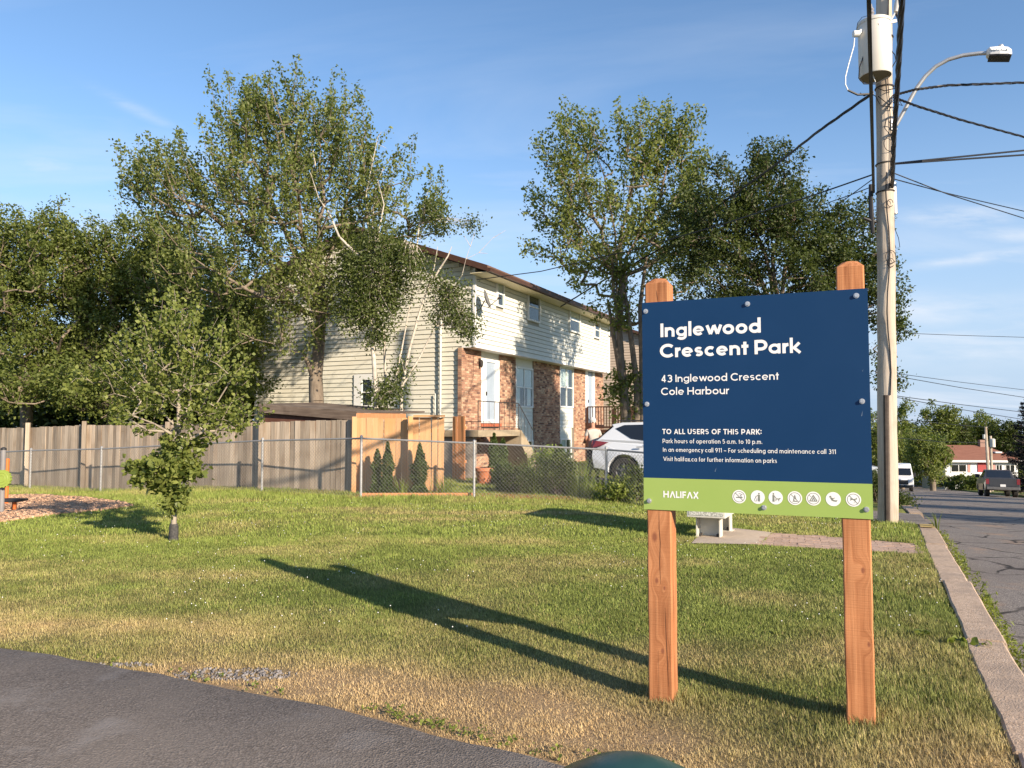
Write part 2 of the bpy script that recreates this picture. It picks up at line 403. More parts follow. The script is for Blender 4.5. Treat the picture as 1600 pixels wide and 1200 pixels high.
def asphalt(name, c1, c2, stain, crack, dirt, s_st, cr_scale, cr_w):
    m, nt, b, out = newmat(name); N = nt.nodes.new; L = nt.links.new; tc = N("ShaderNodeTexCoord"); P = tc.outputs["Object"]
    def noise(sc, det=6, rough=.6, dist=0):
        n = N("ShaderNodeTexNoise"); n.inputs["Scale"].default_value = sc; n.inputs["Detail"].default_value = det; n.inputs["Roughness"].default_value = rough; n.inputs["Distortion"].default_value = dist; L(P, n.inputs["Vector"]); return n
    def rng_(o, a, b_, c=0, d=1):
        r = N("ShaderNodeMapRange"); r.inputs[1].default_value = a; r.inputs[2].default_value = b_; r.inputs[3].default_value = c; r.inputs[4].default_value = d; L(o, r.inputs[0]); return r.outputs[0]
    def mix(f, A, B):
        x = N("ShaderNodeMix"); x.data_type = 'RGBA'; L(f, x.inputs["Factor"]) 
        for k, v in (("A", A), ("B", B)):
            if isinstance(v, tuple): x.inputs[k].default_value = (*v, 1)
            else: L(v, x.inputs[k])
        return x.outputs["Result"]
    vo = N("ShaderNodeTexVoronoi"); vo.inputs["Scale"].default_value = 95; L(P, vo.inputs["Vector"])
    g = noise(85, 8, .75); col = mix(rng_(g.outputs[0], .40, .62), c1, c2)
    hv = N("ShaderNodeHueSaturation"); sp_ = N("ShaderNodeSeparateColor"); L(vo.outputs["Color"], sp_.inputs[0]); L(rng_(sp_.outputs[0], 0, 1, .72, 1.3), hv.inputs["Value"]); L(col, hv.inputs["Color"]); col = hv.outputs[0]
    col = mix(rng_(noise(s_st, 7, .65, .5).outputs[0], .46, .70, 0, .75), col, stain)
    col = mix(rng_(noise(s_st * 2.3, 5, .6, .3).outputs[0], .56, .70, 0, .6), col, dirt)
    wn_ = noise(1.6, 4); wv_ = N("ShaderNodeMix"); wv_.data_type = 'VECTOR'; wv_.inputs["Factor"].default_value = .22; L(P, wv_.inputs[4]); L(wn_.outputs["Color"], wv_.inputs[5])
    vc = N("ShaderNodeTexVoronoi"); vc.feature = 'DISTANCE_TO_EDGE'; vc.inputs["Scale"].default_value = cr_scale; L(wv_.outputs[1], vc.inputs["Vector"])
    cm = N("ShaderNodeMath"); cm.operation = 'MULTIPLY'; L(rng_(vc.outputs[0], cr_w, cr_w * .3), cm.inputs[0]); L(rng_(noise(.8, 3).outputs[0], .42, .52), cm.inputs[1])
    col = mix(cm.outputs[0], col, crack); L(col, b.inputs["Base Color"]); b.inputs["Roughness"].default_value = .92; b.inputs["Specular IOR Level"].default_value = .25
    bp = N("ShaderNodeBump"); bp.inputs["Strength"].default_value = .7; bp.inputs["Distance"].default_value = .006; L(vo.outputs["Distance"], bp.inputs["Height"]); L(bp.outputs[0], b.inputs["Normal"]); return m
m_asph_new = asphalt("asphalt_path", (0.128, 0.105, 0.088), (0.25, 0.212, 0.18), (.235, .198, .165), (.05, .045, .04), (.29, .26, .235), .9, .35, .0001)
m_asph_old = asphalt("asphalt_road", (0.13, 0.115, 0.105), (0.32, 0.285, 0.25), (.16, .135, .12), (.035, .03, .028), (.38, .25, .16), .5, 1.3, .03)
trd = np.concatenate([[-300, -60, -20, -8], np.arange(-4, 30, .5), np.arange(30, 200, 3), [260, 400]])
grid_sheet("road", trd, np.array([.70, 1.5, 2.5, 3.5, 4.5, 5.5, 6.5, 7.5, 8.5, 9.15]), lambda X, Y, T, W: G(X, Y) - .12 - 0.004 * np.abs(W - 4.9), m_asph_old)
# path: thick sheet with an uneven edge
rr = np.random.default_rng(11)
wv = np.concatenate([np.arange(-26, .56, .12), [.555]])
PT_ANCH = [(-40, 3.44), (-5.74, 3.44), (-3.85, 3.50), (-2.62, 3.50), (-1.33, 3.42), (.6, 3.30)]
def path_t(w): return np.interp(w, [a[0] for a in PT_ANCH], [a[1] for a in PT_ANCH]) + 0.05
edge = path_t(wv) + (fbm(wv * 3, wv * 0 + 2, 4) - .5) * .10
mb = MB()
vs_ = []; nW = len(wv)
for w_, e_ in zip(wv, edge):
    for t_, dz in ((-30, .02), (-6, .02), (0, .02), (1.5, .021), (2.6, .021), (e_ - .02, .018), (e_, .004), (e_ + .004, -.04)):
        x_, y_ = xy(t_, w_); vs_.append((x_, y_, gz(x_, y_) + dz))
k = 8
mb.add(vs_, [(i * k + j, i * k + j + 1, (i + 1) * k + j + 1, (i + 1) * k + j) for i in range(nW - 1) for j in range(k - 1)])
tag(mb.build("path", m_asph_new, smooth=True), kind="structure")
# driveway of the house, flush sheet
def poly_sheet(name, pts_tw, mat, dz, n=14):
    """quad patch given by four (t,w) corners, draped on the ground"""
    (a, b, c, d) = [np.array(p, float) for p in pts_tw]; V = []
    for i in range(n + 1):
        for j in range(n + 1):
            s_, r_ = i / n, j / n
            p = (a * (1 - s_) + b * s_) * (1 - r_) + (d * (1 - s_) + c * s_) * r_
            x_, y_ = xy(*p); V.append((x_, y_, gz(x_, y_) + dz))
    Fc = [(i * (n + 1) + j, (i + 1) * (n + 1) + j, (i + 1) * (n + 1) + j + 1, i * (n + 1) + j + 1) for i in range(n) for j in range(n)]
    return tag(MB().add(V, Fc).build(name, mat, smooth=True), kind="structure")
poly_sheet("driveway", [(14.6, .75), (17.9, .75), (22.4, -4.2), (18.0, -4.2)], m_asph_old, .016)
poly_sheet("driveway", [(18.0, -4.2), (22.4, -4.2), (23.4, -13.4), (19.0, -13.4)], m_asph_old, .013)
# kerb stones
kb = thing("kerb", "", "", (0, 0, 0)); kb["kind"] = "structure"
def kerb_run(t0, t1, lens, w0, w1, name="kerb_stone"):
    t_ = t0; i = 0
    while t_ < t1 - .3:
        l = min(lens[i % len(lens)], t1 - t_); i += 1
        a, b = t_ + .012, t_ + l - .012; n = max(2, int(l / .25)); mb = MB(); rings = []
        j0 = rr.uniform(-.012, .012)
        for q in range(n + 1):
            tt = a + (b - a) * q / n
            n1, n2 = (rr.random() - .5) * .012, (rr.random() - .5) * .006
            if q in (0, n): n2 *= 2
            x0, y0 = xy(tt, w0 + n1 + j0); x1, y1 = xy(tt, w1 + n2 + j0); x2, y2 = xy(tt, w1 + .03 + j0)
            z = gz(x0, y0) + .022 + j0 * .6
            rings.append([(x0, y0, z - .22), (x0, y0, z - .012), (x0 + .014 * UY, y0 - .014 * UX, z), (x1 - .02 * UY, y1 + .02 * UX, z + .004), (x1, y1, z - .018), (x2, y2, z - .2)])
        V = [p for r_ in rings for p in r_]; m6 = 6
        Fc = [(i_ * m6 + j, i_ * m6 + (j + 1) % m6, (i_ + 1) * m6 + (j + 1) % m6, (i_ + 1) * m6 + j) for i_ in range(n) for j in range(m6)]
        Fc += [tuple(range(m6)), tuple(n * m6 + j for j in range(m6 - 1, -1, -1))]
        mb.add(V, Fc).build(name, m_kerb, kb); t_ += l
kerb_run(-2.0, 14.4, [3.05, 3.35, 2.3, 2.4, 2.9], KW0, KW1)
kerb_run(18.3, 80, [3.0], KW0, KW1)
kerb_run(-4, 80, [3.0, 3.0], 9.12, 9.30)
# yellow paint on the end of the kerb
mb = MB(); q0 = xy(13.95, KW0 + .03); q1 = xy(13.95, KW1 - .03); q2 = xy(14.37, KW1 - .03); q3 = xy(14.37, KW0 + .03)
zz = gz(*q0) + .040
mb.add([(q0[0], q0[1], zz), (q1[0], q1[1], zz), (q2[0], q2[1], zz), (q3[0], q3[1], zz)], [(0, 1, 2, 3)])
mb.build("kerb_paint", M("yellow_paint", (0.5, 0.34, 0.08), (0.4, 0.3, 0.14), 0.8, 30), kb)
# ------------------------------------------------------------------ stroke lettering
def arcp(cx, cy, rx, ry, a0, a1, n=14):
    n = max(3, int(abs(a1 - a0) / 360 * 26)) + 1
    return [(cx + rx * math.cos(math.radians(a0 + (a1 - a0) * i / (n - 1))), cy + ry * math.sin(math.radians(a0 + (a1 - a0) * i / (n - 1)))) for i in range(n)]
def glyph(ch, s):
    """centre-line strokes for cap height 1, stroke width s; returns (strokes, advance)"""
    h = s / 2; XH = 0.70; R = XH / 2 - h; T = 1 - h; B = h; sp = 0.11; m = XH / 2
    L0 = h; D = 2 * R
    bowl = arcp(L0 + R, m, R, R, 0, 360)
    if ch == ' ': return [], 0.30
    if ch in 'Il': return [[(L0, 0), (L0, 1.0 if ch == 'I' else 1.06)]], s + sp
    if ch == 'i': return [[(L0, 0), (L0, XH)], [(L0, .86), (L0, .86 + s * 1.1)]], s + sp
    if ch in '.': return [[(L0, 0), (L0, s * 1.1)]], s + sp
    if ch == ':': return [[(L0, .12), (L0, .12 + s * 1.1)], [(L0, .62), (L0, .62 + s * 1.1)]], s + sp
    if ch == '–': return [[(0, .38), (.6, .38)]], .6 + sp
    if ch in 'nh':
        r = R * .86
        return [[(L0, 0), (L0, XH if ch == 'n' else 1.06)], arcp(L0 + r, XH - h - r, r, r, 180, 0) + [(L0 + 2 * r, 0)]], 2 * r + s + sp
    if ch == 'm':
        r = R * .74
        return [[(L0, 0), (L0, XH)], arcp(L0 + r, XH - h - r, r, r, 180, 0) + [(L0 + 2 * r, 0)], arcp(L0 + 3 * r, XH - h - r, r, r, 180, 0) + [(L0 + 4 * r, 0)]], 4 * r + s + sp
    if ch == 'r':
        r = R * .95
        return [[(L0, 0), (L0, XH)], arcp(L0 + r, XH - h - r, r, r, 180, 88)], r * 1.05 + h + sp * .8
    if ch == 'u':
        r = R * .86
        return [[(L0 + 2 * r, 0), (L0 + 2 * r, XH)], [(L0, XH)] + arcp(L0 + r, h + r, r, r, 180, 360)], 2 * r + s + sp
    if ch == 'o': return [bowl], D + s + sp
    if ch == 'c': return [arcp(L0 + R, m, R, R, 48, 312)], D * .9 + s * .9 + sp * .8
    if ch == 'e': return [[(L0 + s * .3, m - .0), (L0 + D, m - .0)], arcp(L0 + R, m, R, R, -4, 318)], D + s + sp
    if ch == 'a': return [bowl, [(L0 + D, 0), (L0 + D, XH)]], D + s + sp
    if ch == 'd': return [bowl, [(L0 + D, 0), (L0 + D, 1.06)]], D + s + sp
    if ch == 'b': return [bowl, [(L0, 0), (L0, 1.06)]], D + s + sp
    if ch == 'p': return [bowl, [(L0, -.30), (L0, XH)]], D + s + sp
    if ch == 'g': return [bowl, [(L0 + D, XH), (L0 + D, R * .2)] + arcp(L0 + R, h * .2 + .02, R, R * .82, 0, -150)], D + s + sp
    if ch == 's':
        r = (XH - s) / 4; w = r * 1.35
        return [arcp(L0 + w, XH - h - r, w, r, 35, 270) + arcp(L0 + w, h + r, w, r, 90, -145)], 2 * w + s + sp
    if ch == 't': return [[(L0 + .10, 0), (L0 + .10, .92)], [(0, XH - h), (.20 + s, XH - h)]], .20 + s + sp
    if ch == 'f': return [[(L0 + .08, 0), (L0 + .08, .8)] + arcp(L0 + .08 + .16, .84, .16, .16, 180, 80), [(0, XH - h), (.26 + h, XH - h)]], .30 + h + sp * .7
    if ch == 'k': return [[(L0, 0), (L0, 1.06)], [(L0 + .44, XH), (L0 + h, .30)], [(L0 + .14, .36), (L0 + .48, 0)]], .52 + h + sp * .5
    if ch in 'vV':
        H = XH if ch == 'v' else 1; w = H * .40
        return [[(h, H), (h + w, h * .6)], [(h + w, h * .6), (h + 2 * w, H)]], 2 * w + s + sp * .3
    if ch == 'w':
        w = .21
        return [[(h + 2 * i * w / 1, XH), (h + (2 * i + 1) * w, h * .6)] for i in range(2)] + [[(h + (2 * i + 1) * w, h * .6), (h + (2 * i + 2) * w, XH - (.04 if i == 0 else 0))] for i in range(2)], 4 * w + s + sp * .3
    if ch == 'x': return [[(h, 0), (h + .40, XH)], [(h, XH), (h + .40, 0)]], .40 + s + sp * .5
    if ch == 'y': return [[(h, XH), (h + .25, .02)], [(h + .50, XH), (h + .12, -.30)]], .50 + s + sp * .3
    Rc = .5 - h
    if ch == 'C': return [arcp(h + Rc, .5, Rc, Rc, 44, 316)], Rc * 1.85 + s * .8 + sp * .7
    if ch == 'O': return [arcp(h + Rc, .5, Rc, Rc, 0, 360)], 2 * Rc + s + sp
    if ch == 'P': r = .27; return [[(L0, 0), (L0, 1)], [(L0, T), (L0 + .28, T)] + arcp(L0 + .28, T - r, r, r, 90, -90) + [(L0, T - 2 * r)]], .28 + r + s + sp * .6
    if ch == 'R': r = .26; return [[(L0, 0), (L0, 1)], [(L0, T), (L0 + .28, T)] + arcp(L0 + .28, T - r, r, r, 90, -90) + [(L0, T - 2 * r)], [(L0 + .28, T - 2 * r), (L0 + .52, 0)]], .30 + r + s + sp * .7
    if ch == 'H': return [[(L0, 0), (L0, 1)], [(L0 + .62, 0), (L0 + .62, 1)], [(L0, .5), (L0 + .62, .5)]], .62 + s + sp
    if ch == 'T': return [[(0, T), (.7, T)], [(.35, 0), (.35, T)]], .7 + sp * .5
    if ch == 'A': return [[(h, 0), (h + .34, 1 - h * .5)], [(h + .34, 1 - h * .5), (h + .68, 0)], [(h + .14, .30), (h + .54, .30)]], .68 + s + sp * .4
    if ch == 'Λ': return [[(h, 0), (h + .34, 1 - h * .5)], [(h + .34, 1 - h * .5), (h + .68, 0)]], .68 + s + sp * .4
    if ch == 'L': return [[(L0, 0), (L0, 1)], [(L0, B), (L0 + .46, B)]], .46 + h + sp * .7
    if ch == 'U': r = .30; return [[(L0, 1), (L0, h + r)] + arcp(L0 + r, h + r, r, r, 180, 360) + [(L0 + 2 * r, 1)]], 2 * r + s + sp
    if ch == 'S':
        r = (1 - s) / 4; w = r * 1.25
        return [arcp(L0 + w, 1 - h - r, w, r, 35, 270) + arcp(L0 + w, h + r, w, r, 90, -145)], 2 * w + s + sp
    if ch == 'E': return [[(L0, 0), (L0, 1)], [(L0, T), (L0 + .46, T)], [(L0, .5), (L0 + .42, .5)], [(L0, B), (L0 + .46, B)]], .46 + h + sp
    if ch == 'F': return [[(L0, 0), (L0, 1)], [(L0, T), (L0 + .46, T)], [(L0, .48), (L0 + .42, .48)]], .46 + h + sp * .8
    if ch == 'K': return [[(L0, 0), (L0, 1)], [(L0 + .56, 1), (L0 + h, .42)], [(L0 + .16, .52), (L0 + .60, 0)]], .62 + h + sp * .5
    if ch == 'X': return [[(h, 0), (h + .60, 1)], [(h, 1), (h + .60, 0)]], .60 + s + sp * .4
    if ch == '1': return [[(.26, 0), (.26, 1)], [(.26, T), (.04, .80)]], .26 + h + sp * 1.2
    if ch == '0': return [arcp(h + .24, .5, .24, .5 - h, 0, 360)], .48 + s + sp
    if ch == '3': r = .25; return [arcp(h + r, T - r + .02, r, r - .02, 140, -90), arcp(h + r, B + r, r + .02, r + .02, 90, -140)], 2 * r + s + sp
    if ch == '4': return [[(.44, 0), (.44, 1)], [(.44, T), (.02 + h, .26)], [(.02 + h, .26), (.60, .26)]], .62 + sp
    if ch == '5': r = .27; return [[(.50, T), (.14, T), (.10, .56)] + arcp(h + .22, h + r, r, r, 120, -140)], .56 + sp
    if ch == '9': r = .25; return [arcp(h + r, T - r, r, r, 0, 360), [(h + 2 * r, T - r), (h + 2 * r - .05, .42), (h + .16, 0)]], 2 * r + s + sp
    raise KeyError(ch)
def ribbon(mb, pts, w, y, fx, fz):
    """flat stroke in the XZ plane facing -Y; fx, fz map glyph units to metres"""
    P = [np.array([fx(p[0]), fz(p[1])]) for p in pts]
    P = [p for i, p in enumerate(P) if i == 0 or np.linalg.norm(p - P[i - 1]) > 1e-7]; n = len(P); L_, R_ = [], []
    closed = n > 4 and np.linalg.norm(P[0] - P[-1]) < 1e-6
    for i in range(n):
        if closed and i in (0, n - 1): d0 = P[-1] - P[-2]; d1 = P[1] - P[0]
        else: d0 = P[i] - P[i - 1] if i else P[1] - P[0]; d1 = P[i + 1] - P[i] if i < n - 1 else P[i] - P[i - 1]
        d0 = d0 / np.linalg.norm(d0); d1 = d1 / np.linalg.norm(d1)
        nn = np.array([-d0[1] - d1[1], d0[0] + d1[0]]); nn /= (np.linalg.norm(nn) + 1e-9)
        k_ = max(.45, abs(nn @ np.array([-d0[1], d0[0]])))
        L_.append(P[i] + nn * w / 2 / k_); R_.append(P[i] - nn * w / 2 / k_)
    V = [(a[0], y, a[1]) for a in L_] + [(a[0], y, a[1]) for a in R_]
    mb.add(V, [(i, i + 1, n + i + 1, n + i) for i in range(n - 1)])
def text_line(mb, txt, x0, x1, zb, cap, s, y, trk=0.0):
    segs, x = [], 0
    for ch in txt:
        st, adv = glyph(ch, s); segs.append((ch, st, x)); x += adv + trk
    tot = x - .11 - trk; kx = (x1 - x0) / tot
    for ch, st, ox in segs:
        for i, p in enumerate(st):
            wf = (.6 if i == 0 else .94) if ch == 'e' else .82 if ch in 'sS' else .9 if ch in 'aAgk' else 1
            ribbon(mb, p, wf * (s * cap * .5 + s * kx * .5), y - 0.00012 * (i % 4), lambda u, ox=ox: x0 + (u + ox) * kx, lambda v: zb + v * cap)
def disc(mb, cx, cz, r, y, n=28):
    mb.add([(cx + r * math.cos(2 * math.pi * i / n), y, cz + r * math.sin(2 * math.pi * i / n)) for i in range(n)], [tuple(range(n))])

# ------------------------------------------------------------------ park sign
SX, SY, SYAW = 0.7747, 4.5443, -0.4163
PZ0, PZ1, PW = 1.110, 2.330, 1.22
def pan(px, py):
    """pixel of the photograph -> x, z on the face of the sign panel"""
    r = ray(px, py); a = np.array([math.cos(SYAW), math.sin(SYAW)]); nn = np.array([-a[1], a[0]])
    k = (np.array([SX, SY]) @ nn) / (r[:2] @ nn); p = r * k
    return float((p[:2] - np.array([SX, SY])) @ a), float(p[2] + CH)
def wood_post_mat(name, seed, knots):
    m, nt, b, out = newmat(name); N = nt.nodes.new; L = nt.links.new
    tc = N("ShaderNodeTexCoord"); sep = N("ShaderNodeSeparateXYZ"); L(tc.outputs["Object"], sep.inputs[0])
    warp = None; knot = None
    for (kx, kz, kr) in knots:
        dx = N("ShaderNodeMath"); dx.operation = 'SUBTRACT'; dx.inputs[1].default_value = kx; L(sep.outputs[0], dx.inputs[0])
        dz = N("ShaderNodeMath"); dz.operation = 'SUBTRACT'; dz.inputs[1].default_value = kz; L(sep.outputs[2], dz.inputs[0])
        dzs = N("ShaderNodeMath"); dzs.operation = 'MULTIPLY'; dzs.inputs[1].default_value = 0.55; L(dz.outputs[0], dzs.inputs[0])
        cb = N("ShaderNodeCombineXYZ"); L(dx.outputs[0], cb.inputs[0]); L(dzs.outputs[0], cb.inputs[1])
        ln = N("ShaderNodeVectorMath"); ln.operation = 'LENGTH'; L(cb.outputs[0], ln.inputs[0])
        mr = N("ShaderNodeMapRange"); mr.inputs[1].default_value = kr; mr.inputs[2].default_value = kr * .45; L(ln.outputs[1], mr.inputs[0])
        wr = N("ShaderNodeMapRange"); wr.interpolation_type = 'SMOOTHSTEP'; wr.inputs[1].default_value = kr * 5; wr.inputs[2].default_value = 0
        wr.inputs[4].default_value = 0.05 * (1 if kx < seed else -1); L(ln.outputs[1], wr.inputs[0])
        if warp is None: warp, knot = wr.outputs[0], mr.outputs[0]
        else:
            a_ = N("ShaderNodeMath"); a_.operation = 'ADD'; L(warp, a_.inputs[0]); L(wr.outputs[0], a_.inputs[1]); warp = a_.outputs[0]
            a_ = N("ShaderNodeMath"); a_.operation = 'MAXIMUM'; L(knot, a_.inputs[0]); L(mr.outputs[0], a_.inputs[1]); knot = a_.outputs[0]
    ax = N("ShaderNodeMath"); ax.operation = 'ADD'; L(sep.outputs[0], ax.inputs[0]); L(warp, ax.inputs[1])
    ay = N("ShaderNodeMath"); ay.operation = 'MULTIPLY_ADD'; ay.inputs[1].default_value = .8; L(sep.outputs[1], ay.inputs[0]); ay.inputs[2].default_value = seed
    az = N("ShaderNodeMath"); az.operation = 'MULTIPLY'; az.inputs[1].default_value = .035; L(sep.outputs[2], az.inputs[0])
    cb = N("ShaderNodeCombineXYZ"); L(ax.outputs[0], cb.inputs[0]); L(ay.outputs[0], cb.inputs[1]); L(az.outputs[0], cb.inputs[2])
    g = N("ShaderNodeTexNoise"); g.inputs["Scale"].default_value = 42; g.inputs["Detail"].default_value = 6; g.inputs["Distortion"].default_value = .6; L(cb.outputs[0], g.inputs["Vector"])
    r = N("ShaderNodeValToRGB"); L(g.outputs[0], r.inputs[0]); e = r.color_ramp.elements
    e[0].position = .28; e[0].color = (0.27, 0.095, 0.036, 1); e[1].position = .72; e[1].color = (0.56, 0.255, 0.115, 1)
    q = r.color_ramp.elements.new(.47); q.color = (0.42, 0.172, 0.072, 1)
    big = N("ShaderNodeTexNoise"); big.inputs["Scale"].default_value = 3; L(tc.outputs["Object"], big.inputs["Vector"])
    hv = N("ShaderNodeHueSaturation"); br = N("ShaderNodeMapRange"); br.inputs[1].default_value = .3; br.inputs[2].default_value = .7; br.inputs[3].default_value = .85; br.inputs[4].default_value = 1.18
    L(big.outputs[0], br.inputs[0]); L(br.outputs[0], hv.inputs["Value"]); L(r.outputs[0], hv.inputs["Color"])
    # cross-cut saw marks
    sw = N("ShaderNodeTexNoise"); sw.inputs["Scale"].default_value = 60; sw.inputs["Detail"].default_value = 3
    smp = N("ShaderNodeMapping"); smp.inputs["Scale"].default_value = (.06, .06, 2.2); L(tc.outputs["Object"], smp.inputs[0]); L(smp.outputs[0], sw.inputs["Vector"])
    km = N("ShaderNodeMix"); km.data_type = 'RGBA'; L(knot, km.inputs["Factor"]); L(hv.outputs[0], km.inputs["A"]); km.inputs["B"].default_value = (0.27, 0.10, 0.05, 1)
    L(km.outputs["Result"], b.inputs["Base Color"]); b.inputs["Roughness"].default_value = .75; b.inputs["Specular IOR Level"].default_value = .25
    bp = N("ShaderNodeBump"); bp.inputs["Strength"].default_value = .55; bp.inputs["Distance"].default_value = .004; L(g.outputs[0], bp.inputs["Height"])
    bp2 = N("ShaderNodeBump"); bp2.inputs["Strength"].default_value = .5; bp2.inputs["Distance"].default_value = .004; L(sw.outputs[0], bp2.inputs["Height"]); L(bp.outputs[0], bp2.inputs["Normal"])
    L(bp2.outputs[0], b.inputs["Normal"]); return m
sign = thing("park_sign", "large navy and green park information sign on two reddish square timber posts", "park sign", (SX, SY, 0), SYAW)
m_navy = M("sign_navy", (0.005, 0.034, 0.100), (0.007, 0.038, 0.108), 0.42, 2.0, spec=0.25)
m_green = M("sign_green", (0.30, 0.42, 0.10), (0.33, 0.44, 0.115), 0.45, 2.0, spec=0.25)
m_letter = M("sign_white", (0.80, 0.79, 0.76), (0.84, 0.83, 0.80), 0.5, 4)
m_picto = M("sign_grey", (0.20, 0.21, 0.17), (0.24, 0.25, 0.2), 0.6, 4)
m_alu = M("panel_edge", (0.5, 0.5, 0.48), None, 0.5)
zsplit = 0.5 * (pan(1005, 748)[1] + pan(1363, 754)[1])
MB().box(0, PW, 0.0012, .006, PZ0, PZ1).build("panel", m_alu, sign)
MB().box(0, PW, 0, .001, zsplit, PZ1).build("blue_face", m_navy, sign)
MB().box(0, PW, 0, .001, PZ0, zsplit - .0004).build("green_band", m_green, sign)
def wood_post(x0, x1, ztop, mat, seed):
    rg = np.random.default_rng(seed); y0, y1 = .0075, .1475; ch = .022
    zs = list(np.arange(-.30, ztop - .06, .12)) + [ztop - .034, ztop]
    V = []; K = 16; b = .007
    for i, z in enumerate(zs):
        c = ch + .004 if i == len(zs) - 1 else b
        sh = 0.0 if i < len(zs) - 1 else .030
        wa = (rg.random(4) - .5) * .004
        xa, xb, ya, yb = x0 + sh + wa[0], x1 - sh + wa[1], y0 + sh, y1 - sh
        V += [(xa + c, ya, z), (xb - c, ya, z), (xb, ya + c, z), (xb, yb - c, z), (xb - c, yb, z), (xa + c, yb, z), (xa, yb - c, z), (xa, ya + c, z)]
    n = len(zs)
    Fc = [(i * 8 + j, i * 8 + (j + 1) % 8, (i + 1) * 8 + (j + 1) % 8, (i + 1) * 8 + j) for i in range(n - 1) for j in range(8)] + [tuple((n - 1) * 8 + j for j in range(8))]
    o = MB().add(V, Fc).build("post", mat, sign)
    return o
m_post1 = wood_post_mat("post_wood_knotty", .09, [(.06, .95, .020), (.07, .70, .012), (.115, .66, .009), (.10, .30, .012)])
m_post2 = wood_post_mat("post_wood_sawn", 1.14, [(1.165, .84, .012), (1.185, .46, .010)])
ztl = at(1023, 437, 4.62)[2]; ztr = at(1330, 408, 4.16)[2]
wood_post(.016, .157, ztl, m_post1, 1); wood_post(1.068, 1.208, ztr, m_post2, 2)
# long drying cracks on the left post as thin dark recess lines
m_crack = M("crack", (0.09, 0.03, 0.015))
for pts in ([(.088, 1.10), (.088, 1.0), (.094, .92), (.089, .80), (.094, .68)], [(.118, .55), (.122, .40), (.128, .25), (.133, .10)], [(.075, .30), (.077, .05)], [(.085, 2.40), (.091, 2.36), (.092, 2.335)]):
    P = []; mb = MB()
    for i, (a_, z_) in enumerate(pts):
        hw = .0016 if 0 < i < len(pts) - 1 else .0004
        P += [(a_ - hw, .0066, z_), (a_ + hw, .0066, z_)]
    mb.add(P, [(2 * i, 2 * i + 1, 2 * i + 3, 2 * i + 2) for i in range(len(pts) - 1)])
    mb.build("drying_crack", m_crack, sign)
LINES = [("Inglewood", 1032, 527.5, 1189, 519, 21.8, .198), ("Crescent Park", 1031, 559.5, 1250, 550.5, 21.8, .198),
         ("43 Inglewood Crescent", 1033, 598, 1217, 592.5, 11.6, .145), ("Cole Harbour", 1033, 617.5, 1139, 615.5, 11.6, .145),
         ("TO ALL USERS OF THIS PARK:", 1035, 678.5, 1190, 678.5, 8.2, .19), ("Park hours of operation 5 a.m. to 10 p.m.", 1035.5, 692.5, 1191, 693.5, 6.8, .135),
         ("In an emergency call 911 – For scheduling and maintenance call 311", 1036, 706.5, 1306, 708.5, 6.8, .135),
         ("Visit halifax.ca for further information on parks", 1036.5, 720.5, 1214, 723, 6.8, .135)]
for txt, xa, ya, xb, yb, cap, s_ in LINES:
    mb = MB(); x0_, za = pan(xa, ya); x1_, zb_ = pan(xb, yb)
    zt_ = pan((xa + xb) / 2, (ya + yb) / 2 - cap)[1]; zm = (za + zb_) / 2
    text_line(mb, txt, x0_, x1_, zm, zt_ - zm, s_, -.0012, -.035 if cap > 15 else .0 if cap > 10 else .07); mb.build("lettering", m_letter, sign, fix=False)
mb = MB(); xa, za = pan(1036.5, 777.5); xb, zb_ = pan(1091, 779); cp = pan(1060, 767.5)[1] - pan(1060, 778)[1]
text_line(mb, "HΛLIFΛX", xa, xb, (za + zb_) / 2, cp, .2, -.0012); mb.build("logo", m_letter, sign, fix=False)
